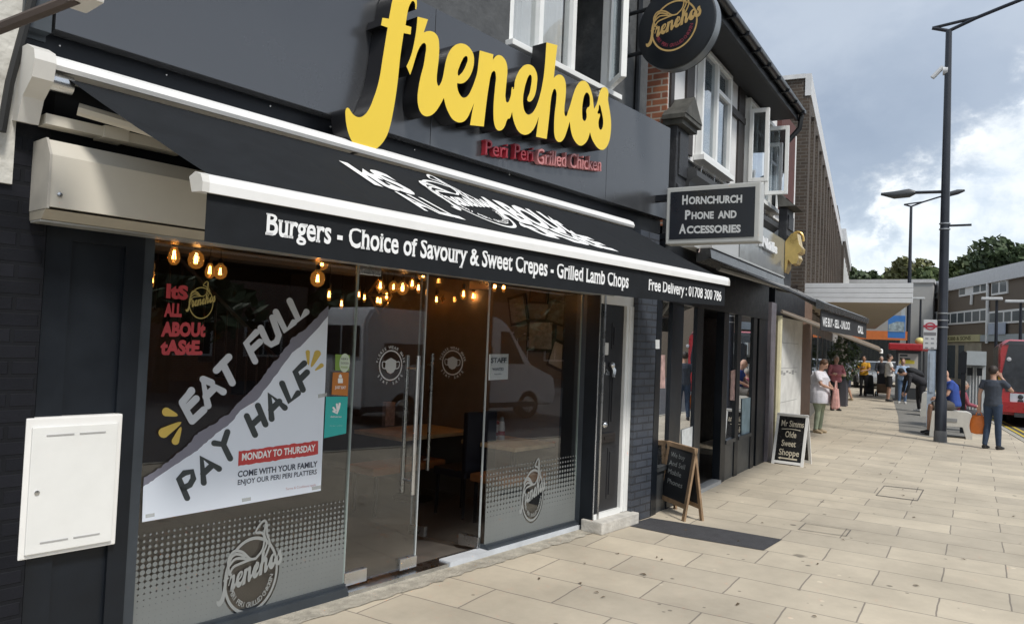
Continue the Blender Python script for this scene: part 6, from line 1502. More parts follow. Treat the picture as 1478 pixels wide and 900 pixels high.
# ------------------------------------------------------------------ cars far down the street
def car(loc, rz, col, label, group=None):
    t = thing('parked_car', label, 'car', loc, rz, group); fr = Frame((loc[0], loc[1], loc[2]), (math.cos(rz), math.sin(rz), 0), (-math.sin(rz), math.cos(rz), 0))
    W_ = .85
    b = MB(fr); pr = [(-2.05, .28), (2.0, .28), (2.1, .5), (2.0, .78), (1.1, .92), (-1.9, .98), (-2.1, .7)]; b.prism(pr, -W_, W_); b.hull([(1.05, -W_ + .02, .92), (-1.75, -W_ + .02, .98), (-1.75, W_ - .02, .98), (1.05, W_ - .02, .92)], [(.35, -W_ + .2, 1.42), (-1.2, -W_ + .2, 1.45), (-1.2, W_ - .2, 1.45), (.35, W_ - .2, 1.42)])
    bmesh.ops.bevel(b.bm, geom=b.bm.edges[:], offset=.05, segments=2, affect='EDGES'); b.build('body', mat('car_paint_' + str(col[0]), col, .25, coat=.6, metal=.2), t, True, 50)
    b = MB(fr); b.hull([(.98, -W_ + .07, .97), (.98, W_ - .07, .97), (.40, W_ - .22, 1.37), (.40, -W_ + .22, 1.37)], [(1.0, -W_ + .09, .985), (1.0, W_ - .09, .985), (.43, W_ - .24, 1.385), (.43, -W_ + .24, 1.385)]); b.hull([(-1.70, -W_ + .1, 1.03), (-1.70, W_ - .1, 1.03), (-1.24, W_ - .24, 1.4), (-1.24, -W_ + .24, 1.4)], [(-1.76, -W_ + .1, 1.03), (-1.76, W_ - .1, 1.03), (-1.29, W_ - .24, 1.4), (-1.29, -W_ + .24, 1.4)])
    for sy in (-1, 1): b.hull([(.8, sy * (W_ - .03), 1.0), (-1.55, sy * (W_ - .03), 1.03), (-1.15, sy * (W_ - .175), 1.38), (.3, sy * (W_ - .175), 1.38)], [(.8, sy * (W_ - .0), 1.0), (-1.55, sy * (W_ - .0), 1.03), (-1.15, sy * (W_ - .155), 1.38), (.3, sy * (W_ - .155), 1.38)])
    b.build('glazing', mat('car_glass', (.02, .025, .03), .08), t)
    for sx in (-1.3, 1.3):
        for sy in (-1, 1):
            b = MB(fr); b.lathe([(0, .1), (.2, .1), (.31, .08), (.32, 0), (.31, -.08), (0, -.1)], (sx, sy * (W_ - .05), .32), (0, 1, 0), 16); b.build('wheel', mat('tyre_rubber', (.02, .02, .02)), t, True)
    for sy in (-.6, .6):
        b = MB(fr); b.box((2.03, sy - .18, .62), (2.09, sy + .18, .74), .01); b.build('headlight', mat('lamp_lens', (.6, .6, .62)), t)
dcar = ray(1250, 540); qc = EYE + dcar * (46 / dcar.x); car((46, qc.y, .0), R(200), (.35, .37, .39), 'silver grey car parked beyond the person in the mustard top')
dcar = ray(1283, 540); qc = EYE + dcar * (50 / dcar.x); car((50, qc.y, 0), R(190), (.62, .62, .62), 'white car parked behind the man in the white shirt')
# planter and bush by the shops
pq = ground(1203, 571); fpl = atX(28); 
pl = thing('planter', 'dark square planter with a bushy dark shrub beside the shops', 'planter', (28, 4, 0))
u0, zt = fpl.px(1206, 548); u1, _ = fpl.px(1217, 548); 
b = MB(fpl); b.box((u0, -.5, 0), (u1 + .1, .0, zt)); b.build('tub', mat('slate_planter', (.06, .06, .075), .6), pl)
def leaves(b, c, r, n, s_, rnd, squash=1.0):
    for _ in range(n):
        while True:
            p = V((rnd.uniform(-1, 1), rnd.uniform(-1, 1), rnd.uniform(-1, 1)))
            if .3 < p.length < 1: break
        q = V(c) + V((p.x * r[0], p.y * r[1], p.z * r[2] * squash)); a = V((rnd.gauss(0, 1), rnd.gauss(0, 1), rnd.gauss(0, 1))).normalized(); d_ = a.orthogonal().normalized(); e_ = a.cross(d_); ss = s_ * rnd.uniform(.6, 1.4)
        vs = [b.bm.verts.new(q + d_ * ss * x + e_ * ss * y) for x, y in ((-1, 0), (0, -.55), (1, 0), (0, .55))]; b.f(vs)
LF = mat('dark_green_leaf', (.055, .082, .034), .6, amt=.6, scale=1.2); LF2 = mat('mid_green_leaf', (.085, .115, .042), .6, amt=.6, scale=.5); LF3 = mat('yellow_green_leaf', (.13, .135, .05), .6, amt=.5, scale=.5)
rn = random.Random(5); b = MB(); c_ = fpl.pt((u0 + u1) / 2 + .1, -.25, zt + .75); leaves(b, c_, (.5, .55, .85), 900, .06, rn); b.build('shrub', LF, pl)
# ------------------------------------------------------------------ trees on the skyline
BARK = mat('grey_bark', (.10, .08, .06), .9, amt=.3)
def tree(x, ytop, X_, wpx, m, label, seed, n=2600, dens=1.0):
    rn = random.Random(seed); d = ray(x, 520); q = EYE + d * (X_ / d.x); dt = ray(x, ytop); z = EYE.z + dt.z * X_ / dt.x; wd_ = wpx / FOC * X_ * 1.17
    t = thing('skyline_tree', label, 'tree', (q.x, q.y, -.1), 0, None)
    b = MB(); b.tube([(q.x, q.y, -.1), (q.x + .1, q.y, z * .3), (q.x, q.y + .2, z * .75)], [.4, .3, .1], 8)
    br = []
    for k in range(9):
        a = rn.uniform(0, 6.28); h = rn.uniform(.4, .85) * z; e = V((q.x + math.cos(a) * wd_ * .35, q.y + math.sin(a) * wd_ * .35, h + rn.uniform(.05, .15) * z)); e.z = min(e.z, z * .93); b.tube([(q.x, q.y, h - .12 * z), ((q.x + e.x) / 2, (q.y + e.y) / 2, h), tuple(e)], [.14, .09, .03], 5); br.append(e)
    b.build('trunk', BARK, t)
    b = MB(); nc = 16
    for k in range(nc):
        if k < len(br): c = br[k]
        else:
            a = rn.uniform(0, 6.28); rr_ = rn.uniform(0, .42) * wd_; c = V((q.x + math.cos(a) * rr_, q.y + math.sin(a) * rr_, z * rn.uniform(.45, .88)))
        r_ = wd_ * rn.uniform(.13, .24); c.z = min(c.z, z - r_ * .7); leaves(b, c, (r_, r_, r_ * .8), int(n / nc * dens), .36 * X_ / 90, rn)
    b.build('crown', m, t)
TR = [(1226, 384, 98, 60, LF, 'dark rounded tree just right of the brown block'), (1262, 390, 110, 66, LF, 'low dark tree above the white canopy'), (1298, 374, 92, 66, LF3, 'loose yellow green tree crossed by the far lamp post'), (1334, 380, 96, 62, LF2, 'mid green tree left of the tall lamp post'), (1384, 372, 88, 84, LF2, 'broad green tree right of the tall lamp post, lower side of the crown line'), (1430, 366, 90, 84, LF2, 'broad green tree in the middle of the group above the brown terrace'), (1478, 345, 84, 96, LF, 'tallest dark green tree at the right edge above the brown terrace'), (1246, 394, 120, 84, LF2, 'distant green tree half hidden between the dark trees above the canopy'), (1318, 388, 118, 90, LF, 'distant dark tree behind the yellow green one'), (1405, 384, 112, 110, LF, 'distant dark tree filling the gap between the two broad green trees')]
for i, (x, y, X_, wp_, m, lb) in enumerate(TR): tree(x, y, X_, wp_, m, lb, 30 + i, 6500, .6 if m is LF3 else 1)
# ================================================================== PEOPLE
def remesh(mb, name, m, parent, vox=.014, sm=3):
    bm = mb.bm; bmesh.ops.recalc_face_normals(bm, faces=bm.faces[:]); me = bpy.data.meshes.new('tmp'); bm.to_mesh(me); bm.free()
    o = bpy.data.objects.new('tmp', me); COL.objects.link(o)
    r_ = o.modifiers.new('r', 'REMESH'); r_.mode = 'VOXEL'; r_.voxel_size = vox
    s_ = o.modifiers.new('s', 'SMOOTH'); s_.iterations = sm; s_.factor = .5
    dg = bpy.context.evaluated_depsgraph_get(); nm = bpy.data.meshes.new_from_object(o.evaluated_get(dg)); bpy.data.objects.remove(o)
    nm.name = name; nm.materials.clear(); nm.materials.append(m)
    for p in nm.polygons: p.use_smooth = True; p.material_index = 0
    ob = bpy.data.objects.new(name, nm); COL.objects.link(ob); ob.parent = parent; return ob
SKINS = [mat('skin_fair', (.50, .30, .22), .55, amt=.06), mat('skin_tan', (.42, .24, .16), .55, amt=.06)]
def person(px_, head, yaw, label, shirt, legs, hair, shoes, skin=0, sleeve=.55, shorts=False, J={}, build=1.0, hem=.86, h=None, hairlen=0, extra=None, z=0, base=None):
    base = base or ground(*px_, z)
    if h is None:
        d = ray(*head); t_ = math.hypot(base.x, base.y) / math.hypot(d.x, d.y); h = EYE.z + d.z * t_ - base.z
    K = h / 1.75
    t = thing('person', label, 'person', base, R(yaw), None)
    P = dict(pel=(0, 0, .95), wai=(0, 0, 1.10), che=(0, 0, 1.32), nec=(.0, 0, 1.46), hea=(.02, 0, 1.62), look=0, nod=0)
    for s_, n in ((1, 'l'), (-1, 'r')):
        P.update({'sh' + n: (0, .175 * s_, 1.41), 'el' + n: (-.02, .23 * s_, 1.13), 'wr' + n: (.05, .235 * s_, .89), 'hi' + n: (0, .088 * s_, .93), 'kn' + n: (.02, .095 * s_, .50), 'an' + n: (-.02, .10 * s_, .08), 'to' + n: (.15, .12 * s_, .035)})
    P.update(J)
    G = {k: (V(v) * K if isinstance(v, (tuple, list)) else v) for k, v in P.items()}
    def loft(b, secs):   # secs: (centre, half width y, half depth x)
        rings = []
        for i, (c, wy, wx) in enumerate(secs):
            ax = (secs[min(i + 1, len(secs) - 1)][0] - secs[max(i - 1, 0)][0]).normalized(); yv = G['shl'] - G['shr']; yv = (yv - ax * yv.dot(ax)).normalized(); xv = yv.cross(ax)
            rings.append([b.bm.verts.new(c + yv * wy * math.cos(a) + xv * wx * math.sin(a)) for a in [2 * math.pi * k / 16 for k in range(16)]])
        for r0, r1 in zip(rings, rings[1:]):
            for k in range(16): b.f([r0[k], r0[(k + 1) % 16], r1[(k + 1) % 16], r1[k]])
        b.f(rings[0][::-1]); b.f(rings[-1])
    bw = build
    def torso(b, g, lo='pel'):
        a, w_, c, n = G['pel'], G['wai'], G['che'], G['nec']
        st = [(a - (w_ - a) * (.35 if lo == 'pel' else .0), (.155 * bw + g) * K, (.115 * bw + g) * K), (a, (.165 * bw + g) * K, (.118 * bw + g) * K), (w_, (.145 * bw + g) * K, (.105 * bw + g) * K), (c, (.165 * (bw * .5 + .5) + g) * K, (.118 * bw + g) * K), (c + (n - c) * .62, (.165 + g) * K, (.095 + g) * K), (c + (n - c) * .95, (.07 + g) * K, (.07 + g) * K)]
        loft(b, st)
    def arm(b, n, g, frac=9):
        s_, e, w_ = G['sh' + n], G['el' + n], G['wr' + n]
        if frac < 1: e2 = s_ + (e - s_) * frac; b.tube([s_ + (G['che'] - s_) * .3, s_, e2], [(.058 + g) * K, (.056 + g) * K, (.052 + g * 1.3) * K], 10)
        else: b.tube([s_ + (G['che'] - s_) * .3, s_, s_ + (e - s_) * .5, e, e + (w_ - e) * .35, w_], [(.055 + g) * K, (.055 + g) * K, (.047 + g) * K, (.038 + g) * K, (.038 + g) * K, (.027 + g) * K], 10)
    def leg(b, n, g, frac=9):
        hp, kn, an = G['hi' + n], G['kn' + n], G['an' + n]; up = G['pel'] + (hp - G['pel']) * .6
        if frac < 1: b.tube([up, hp, hp + (kn - hp) * frac], [(.09 * bw + g) * K, (.088 * bw + g) * K, (.07 * bw + g * 1.8) * K], 12)
        else: b.tube([up, hp, hp + (kn - hp) * .5, kn, kn + (an - kn) * .3, an], [(.088 * bw + g) * K, (.086 * bw + g) * K, (.07 * bw + g) * K, (.052 + g) * K, (.053 + g) * K, (.036 + g * 1.2) * K], 12)
    sk = SKINS[skin]
    b = MB(); torso(b, -.012)
    for n in 'lr':
        arm(b, n, 0); leg(b, n, -.008 if not shorts else 0)
        e, w_ = G['el' + n], G['wr' + n]; dv = (w_ - e).normalized(); sd_ = dv.cross(V((1, 0, .2))).normalized(); nv = dv.cross(sd_)
        b.tube([w_, w_ + dv * .05 * K, w_ + dv * .085 * K], [.028 * K, .036 * K, .033 * K], 8)
        for k, ln in enumerate((.07, .082, .078, .06)):
            p0 = w_ + dv * .08 * K + sd_ * (k - 1.5) * .019 * K; p1 = p0 + dv * ln * .55 * K + nv * .008 * K; p2 = p1 + dv * ln * .4 * K + nv * .03 * K
            b.tube([p0, p1, p2], [.0095 * K, .009 * K, .0075 * K], 6)
        p0 = w_ + dv * .03 * K + sd_ * -.03 * K; b.tube([p0, p0 + dv * .035 * K - sd_ * .022 * K, p0 + dv * .065 * K - sd_ * .022 * K], [.012 * K, .011 * K, .009 * K], 6)
    hd = G['hea']; q = Matrix.Rotation(R(P['look']), 4, 'Z') @ Matrix.Rotation(R(P['nod']), 4, 'Y')
    b.tube([G['nec'] + (G['che'] - G['nec']) * .3, G['nec'], hd + q.to_3x3() @ V((-.012, 0, -.06)) * K], [.062 * K, .055 * K, .052 * K], 12)
    b.ball(hd, (.094 * K, .076 * K, .115 * K), 18, q)
    def hp_(x, y, z): return hd + q.to_3x3() @ V((x, y, z)) * K
    b.ball(hp_(.035, 0, -.065), (.052 * K, .048 * K, .045 * K), 10, q)
    b.tube([hp_(.088, 0, .015), hp_(.112, 0, -.025), hp_(.092, 0, -.034)], [.010 * K, .015 * K, .012 * K], 7)
    for s_ in (1, -1): b.ball(hp_(-.005, .078 * s_, -.005), (.022 * K, .010 * K, .03 * K), 8, q)
    remesh(b, 'body', sk, t, .0115 * K)
    b = MB()
    for s_ in (1, -1): b.ball(hp_(.083, .03 * s_, .018), (.010 * K, .013 * K, .008 * K), 8, q)
    b.tube([hp_(.089, .024, -.062), hp_(.096, 0, -.064), hp_(.089, -.024, -.062)], .005 * K, 5); b.build('face_features', mat('eye_lip_dark', (.10, .045, .04), .5), t, True)
    if hair:
        b = MB(); b.ball(hp_(-.020, 0, .026), (.097 * K, .086 * K, .108 * K), 16, q)
        bmesh.ops.bisect_plane(b.bm, geom=b.bm.verts[:] + b.bm.edges[:] + b.bm.faces[:], plane_co=hp_(.045, 0, .03), plane_no=q.to_3x3() @ V((.85, 0, -.55)), clear_outer=True)
        bmesh.ops.holes_fill(b.bm, edges=b.bm.edges[:], sides=0)
        if hairlen: b.tube([hp_(-.05, 0, .0), hp_(-.075, 0, -.08), hp_(-.06, 0, -.08 - hairlen)], [.075 * K, .07 * K, .03 * K], 10)
        if hairlen < 0: b.ball(hp_(-.07, 0, .12), .045 * K)
        b.build('hair', hair, t, True)
    if shirt:
        b = MB(); torso(b, .012, 'wai' if hem > .9 else 'pel')
        for n in 'lr': arm(b, n, .013, sleeve)
        if hem < .86:
            a, w_ = G['pel'], G['wai']; lo = a - (w_ - a).normalized() * (.95 - hem) * K; loft(b, [(lo, .20 * bw * K, .155 * bw * K), (a, .185 * bw * K, .14 * bw * K), (w_, .16 * bw * K, .125 * bw * K)])
        remesh(b, 'shirt', shirt, t, .014 * K)
    if legs:
        b = MB(); a, w_ = G['pel'], G['wai']; loft(b, [(a - (w_ - a) * .5, (.15 * bw) * K, .11 * bw * K), (a, (.168 * bw + .004) * K, (.12 * bw + .004) * K), (a + (w_ - a) * .3, (.158 * bw + .004) * K, (.113 * bw + .004) * K)])
        for n in 'lr': leg(b, n, .012, .92 if shorts else 9)
        remesh(b, 'shorts' if shorts else 'trousers', legs, t, .014 * K)
    for n in 'lr':
        a, to = G['an' + n], G['to' + n]; b = MB(); dv = (to - a); dv.z = 0; dv.normalize(); sd_ = V((-dv.y, dv.x, 0))
        loft_ = [(a - dv * .055 * K + V((0, 0, -.035 * K)), .034, .04), (a + V((0, 0, -.025 * K)), .04, .052), (a + dv * .09 * K + V((0, 0, -.042 * K)), .044, .036), (a + dv * .165 * K + V((0, 0, -.052 * K)), .032, .024)]
        rings = [[b.bm.verts.new(c + sd_ * w_ * K * math.cos(x) + V((0, 0, hh * K * math.sin(x)))) for x in [2 * math.pi * k / 10 for k in range(10)]] for c, w_, hh in loft_]
        for r0, r1 in zip(rings, rings[1:]):
            for k in range(10): b.f([r0[k], r0[(k + 1) % 10], r1[(k + 1) % 10], r1[k]])
        b.f(rings[0]); b.f(rings[-1]); b.build('shoe', shoes, t, True).matrix_parent_inverse = Matrix.Identity(4)
    for o in t.children: o.matrix_parent_inverse = Matrix.Identity(4)
    return t, K, G
def cl(n, c, r=.85): return mat('cloth_' + n, c, r, amt=.22, scale=7, bump=.9, bscale=9)
DKH = mat('dark_hair', (.03, .02, .015), .6); BRH = mat('brown_hair', (.09, .045, .025), .6); GRH = mat('grey_hair', (.30, .27, .24), .7); BLH = mat('fair_hair', (.25, .16, .07), .6)
SHB = mat('black_shoe', (.02, .02, .022), .5); SHW = mat('white_shoe', (.6, .6, .58), .5); SHT = mat('tan_shoe', (.42, .33, .22), .5)
man, K1, G1 = person((1432, 648), (1431, 527), -22, 'man in navy T-shirt and jeans standing with one hand raised to his face', cl('navy', (.045, .055, .075)), cl('denim', (.03, .05, .09)), DKH, SHB, 0, .6,
    J=dict(elr=(.16, -.30, 1.23), wrr=(.14, -.10, 1.50), ell=(-.02, .25, 1.14), wrl=(.03, .27, .88), knl=(.02, .10, .5), anl=(-.04, .13, .08), anr=(.05, -.10, .08), tor=(.22, -.13, .04), look=-18))
hw = man.location + Matrix.Rotation(R(-22), 3, 'Z') @ (G1['wrl'] + V((.03, .02, -.09 * K1)))
bag = thing('carrier_bag', 'orange plastic carrier bag hanging from the hand of the man in navy', 'bag', hw)
b = MB(); OB_ = mat('orange_plastic', (.65, .17, .025), .5, amt=.15, scale=6)
pr_ = []
nz_ = 10; nn_ = 20; rings = []
for i in range(nz_ + 1):
    t = i / nz_; zz = hw.z - .12 - .36 * t; wy = (.07 + .09 * math.sin(math.pi * min(1, t * .62 + .12))); wx = .05 + .07 * t * (1.5 - t)
    rings.append([b.bm.verts.new((hw.x + wx * math.cos(a) * (1 + .12 * math.sin(3 * a + 4 * t)), hw.y + wy * math.sin(a) * (1 + .08 * math.sin(5 * a + 3 * t)), zz + .012 * math.sin(4 * a))) for a in [2 * math.pi * k / nn_ for k in range(nn_)]])
for r0, r1 in zip(rings, rings[1:]):
    for k in range(nn_): b.f([r0[k], r0[(k + 1) % nn_], r1[(k + 1) % nn_], r1[k]])
b.f(rings[0]); b.f(rings[-1]); b.build('bag_body', OB_, bag, True)
for s_ in (-1, 1):
    b = MB(); b.tube([(hw.x + s_ * .03, hw.y - .06, hw.z - .12), (hw.x, hw.y - .01, hw.z), (hw.x, hw.y + .01, hw.z), (hw.x + s_ * .03, hw.y + .06, hw.z - .12)], .010, 6); b.build('bag_handle', OB_, bag, True)
ye = man.location + Matrix.Rotation(R(-22), 3, 'Z') @ (G1['wrr'] + V((.02, .05, .02)))
b = MB(); b.lathe([(0, -.07), (.028, -.068), (.03, .03), (.014, .07), (.012, .09), (0, .09)], (ye.x, ye.y, ye.z), (.3, .2, 1)); tag(b.build('drink_bottle', mat('yellow_drink', (.65, .45, .04), .35), None, True), 'small yellow drink held at the mouth of the man in navy', 'bottle')
# seated man on the bench
sy = e0.y + .62
person(None, None, 98, 'bald man in blue T-shirt and shorts sitting on the white bench behind the tall lamp', cl('royal_blue', (.03, .07, .30)), cl('grey_short', (.12, .11, .10)), None, SHB, 0, .6, True, dict(pel=(0, 0, .74), wai=(.02, 0, .90), che=(.06, 0, 1.12), nec=(.12, 0, 1.26), hea=(.20, 0, 1.40), shl=(.06, .18, 1.21), shr=(.06, -.18, 1.21), ell=(.16, .24, .95), elr=(.16, -.24, .95), wrl=(.36, .12, .86), wrr=(.36, -.12, .86), hil=(.03, .1, .72), hir=(.03, -.1, .72), knl=(.46, .13, .66), knr=(.46, -.13, .66), anl=(.42, .13, .10), anr=(.48, -.12, .10), tol=(.6, .14, .04), tor=(.66, -.13, .04), nod=12), 1.2, h=1.78, base=V((e0.x + .28, e0.y + .36, 0)))
person(None, None, -70, 'fair haired person in faded red top sitting low beyond the white bench', cl('faded_red', (.28, .07, .10)), cl('dark_trouser', (.05, .05, .06)), GRH, SHB, 0, 9, False, dict(pel=(0, 0, .5), wai=(.0, 0, .66), che=(.02, 0, .88), nec=(.05, 0, 1.02), hea=(.09, 0, 1.17), shl=(.02, .18, .97), shr=(.02, -.18, .97), ell=(.10, .24, .71), elr=(.10, -.24, .71), wrl=(.32, .12, .66), wrr=(.32, -.12, .66), hil=(.03, .1, .48), hir=(.03, -.1, .48), knl=(.46, .13, .46), knr=(.46, -.13, .46), anl=(.42, .13, .10), anr=(.45, -.12, .10), tol=(.58, .14, .04), tor=(.62, -.13, .04)), 1.1, h=1.7, base=V((22.0, .35, 0)))
# bending man with rucksack
pb, Kb, Gb = person((1327, 594), None, 112, 'person in black cap and black clothes bending forward with a rucksack', cl('black_top', (.022, .023, .028)), cl('black_trouser', (.02, .02, .024)), DKH, SHW, 0, 9, False, dict(pel=(-.05, 0, .93), wai=(.10, 0, 1.04), che=(.30, 0, 1.14), nec=(.43, 0, 1.20), hea=(.56, 0, 1.24), shl=(.36, .18, 1.13), shr=(.36, -.18, 1.13), ell=(.40, .22, .84), elr=(.40, -.22, .84), wrl=(.46, .14, .60), wrr=(.46, -.14, .60), hil=(-.05, .09, .91), hir=(-.05, -.09, .91), anl=(-.14, .1, .08), tol=(.03, .12, .04), knl=(0, .1, .5), nod=50), 1.4, h=1.78)
rp = pb.location + Matrix.Rotation(R(112), 3, 'Z') @ V((.16 * Kb, 0, 1.26 * Kb)); b = MB(Frame(rp, (math.cos(R(112)), math.sin(R(112)), .25), (0, 0, 1))); b.fr = W0
mm = Matrix.Translation(rp) @ Matrix.Rotation(R(112), 4, 'Z') @ Matrix.Rotation(R(-22), 4, 'Y'); b.ball(tuple(rp), (.30, .18, .13), 14, Matrix.Rotation(R(112), 4, 'Z') @ Matrix.Rotation(R(-22), 4, 'Y'))
b.tube([tuple(rp + V((0, -.1, .02))), tuple(rp + V((-.06, -.16, -.05))), tuple(rp + V((-.05, -.14, -.2)))], .02, 6); tag(b.build('rucksack', cl('rucksack', (.02, .022, .026)), None, True), 'black rucksack on the back of the bending person', 'rucksack')
cp_ = pb.location + Matrix.Rotation(R(112), 3, 'Z') @ (Gb['hea'] + V((.02, 0, .05))); b = MB(); b.ball(tuple(cp_), (.115, .10, .10), 12); b.build('cap', cl('cap_black', (.02, .02, .022)), None, True); 
bpy.data.objects['cap.001' if 'cap.001' in bpy.data.objects and False else [o.name for o in COL.objects if o.name.startswith('cap') and o.parent is None][0]]
for o in list(COL.objects):
    if o.name.startswith('cap') and o.parent is None and o.type == 'MESH': tag(o, 'black cap worn by the bending person', 'cap')
# woman in white tunic
wm, Kw, Gw = person((1181, 624), None, -105, 'woman in loose white tunic and pale green trousers looking down into her bag', cl('white_tunic', (.66, .66, .72)), cl('sage', (.33, .38, .28)), BRH, SHT, 0, .75, False, dict(elr=(.16, -.26, 1.14), wrr=(.30, -.05, 1.06), ell=(.12, .27, 1.13), wrl=(.30, .08, 1.04), hea=(.09, 0, 1.60), nec=(.03, 0, 1.46), nod=38), 1.6, .70, h=1.68)
wb = wm.location + Matrix.Rotation(R(-105), 3, 'Z') @ V((.36 * Kw, .06, .84)); b = MB(); 
b.hull([(wb.x - .20, wb.y - .08, wb.z - .27), (wb.x + .20, wb.y - .08, wb.z - .27), (wb.x + .20, wb.y + .08, wb.z - .27), (wb.x - .20, wb.y + .08, wb.z - .27)], [(wb.x - .13, wb.y - .04, wb.z + .20), (wb.x + .14, wb.y - .04, wb.z + .20), (wb.x + .14, wb.y + .04, wb.z + .20), (wb.x - .13, wb.y + .04, wb.z + .20)])
bmesh.ops.bevel(b.bm, geom=b.bm.edges[:], offset=.03, segments=2, affect='EDGES')
b.tube([(wb.x - .1, wb.y, wb.z + .18), (wb.x - .02, wb.y, wb.z + .34), (wb.x + .06, wb.y, wb.z + .34), (wb.x + .12, wb.y, wb.z + .18)], .016, 6); tag(b.build('handbag', cl('pink_bag', (.58, .33, .30)), None, True), 'pale pink shoulder bag held open by the woman in the white tunic', 'bag')
BAGO = None
person((1205, 592), None, 215, 'person in pink top and pale cardigan standing with folded arms by the shops', cl('pink', (.42, .15, .17)), cl('black_jean', (.02, .02, .024)), GRH, SHB, 0, 9, False, dict(elr=(.06, -.26, 1.15), wrr=(.22, .06, 1.13), ell=(.06, .26, 1.15), wrl=(.22, -.08, 1.17)), 1.1, h=1.74)
person((1222, 578), None, 60, 'person in grey top and dark shorts walking away along the shops', cl('grey_top', (.24, .26, .30)), cl('navy_short', (.04, .05, .08)), DKH, SHT, 1, .6, True, dict(anl=(.18, .1, .08), tol=(.34, .11, .04), knl=(.16, .1, .5), anr=(-.15, -.1, .10), tor=(.02, -.11, .04)), h=1.74)
ps, Ks, Gs = person((1246, 571), None, 175, 'person in mustard yellow top and black trousers with a trolley', cl('mustard', (.62, .33, .025)), cl('black_jean', (.02, .02, .024)), DKH, SHB, 1, .7, False, dict(elr=(.08, -.27, 1.15), wrr=(.24, -.02, 1.22), ell=(.1, .25, 1.15), wrl=(.26, .05, 1.1)), 1.08, h=1.75)
q = ground(1254, 571); b = MB(); b.hull([(q.x - .2, q.y - .2, .08), (q.x + .2, q.y - .2, .08), (q.x + .2, q.y + .2, .08), (q.x - .2, q.y + .2, .08)], [(q.x - .16, q.y - .14, .92), (q.x + .16, q.y - .14, .92), (q.x + .16, q.y + .14, .92), (q.x - .16, q.y + .14, .92)]); bmesh.ops.bevel(b.bm, geom=b.bm.edges[:], offset=.04, segments=2, affect='EDGES')
tr_ = thing('shopping_trolley', 'black wheeled shopping trolley bag beside the person in mustard', 'trolley bag', q); b.build('bag_body', cl('trolley', (.02, .022, .022)), tr_, True)
for s_ in (-1, 1):
    b = MB(); b.lathe([(0, -.02), (.08, -.02), (.08, .02), (0, .02)], (q.x, q.y + s_ * .18, .085), (0, 1, 0)); b.build('wheel', SHB, tr_)
b = MB(); b.tube([(q.x + .14, q.y - .1, .85), (q.x + .2, q.y - .1, 1.05), (q.x + .2, q.y + .1, 1.05), (q.x + .14, q.y + .1, .85)], .014, 6); b.build('handle', STEEL, tr_, True)
person((1282, 579), None, -75, 'man in white T-shirt and black shorts standing with folded arms near the shelter', cl('white_tee', (.64, .63, .60)), cl('black_short', (.018, .018, .022)), DKH, SHB, 0, .6, True, dict(elr=(.08, -.26, 1.15), wrr=(.24, .04, 1.13), ell=(.08, .26, 1.15), wrl=(.24, -.05, 1.17)), 1.12, h=1.86)
person((1302, 582), None, 190, 'person in light blue top and blue jeans with white shoes by the shelter panel', cl('light_blue', (.33, .44, .60)), cl('mid_denim', (.10, .16, .27)), BRH, SHW, 0, 9, False, dict(elr=(.06, -.26, 1.15), wrr=(.22, .06, 1.13), ell=(.06, .26, 1.15), wrl=(.22, -.08, 1.17)), 1.05, h=1.72, hairlen=.1)
# pushchair and its person
person((1271, 567), None, -170, 'person in black pushing a pushchair behind the man in the white T-shirt', cl('black_top', (.022, .023, .028)), cl('black_jean', (.02, .02, .024)), GRH, SHW, 0, 9, False, dict(wrr=(.38, -.18, 1.0), wrl=(.38, .18, 1.0), elr=(.08, -.24, 1.1), ell=(.08, .24, 1.1)), h=1.75)
q = ground(1274, 572); pc = thing('pushchair', 'dark pushchair with a brown bag, pushed along beside the man in the white T-shirt', 'pushchair', q)
b = MB(); b.hull([(q.x - .3, q.y - .22, .4), (q.x + .3, q.y - .22, .35), (q.x + .3, q.y + .22, .35), (q.x - .3, q.y + .22, .4)], [(q.x - .1, q.y - .22, .95), (q.x + .35, q.y - .22, .6), (q.x + .35, q.y + .22, .6), (q.x - .1, q.y + .22, .95)]); b.build('seat_pod', cl('pram', (.03, .03, .035)), pc)
b = MB(); 
for s_ in (-.22, .22): b.tube([(q.x - .35, q.y + s_, .1), (q.x + .2, q.y + s_, .75), (q.x + .45, q.y + s_, 1.02)], .014, 6); b.tube([(q.x + .35, q.y + s_, .1), (q.x - .1, q.y + s_, .7)], .014, 6)
b.build('frame', STEEL, pc)
for sx in (-.35, .35):
    for s_ in (-.24, .24):
        b = MB(); b.lathe([(0, -.02), (.12, -.02), (.12, .02), (0, .02)], (q.x + sx, q.y + s_, .12), (0, 1, 0)); b.build('wheel', SHB, pc)
b = MB(); b.box((q.x - .32, q.y - .26, .15), (q.x - .05, q.y + .2, .55), .04); b.build('hanging_bag', cl('brown_bag', (.22, .15, .10)), pc)

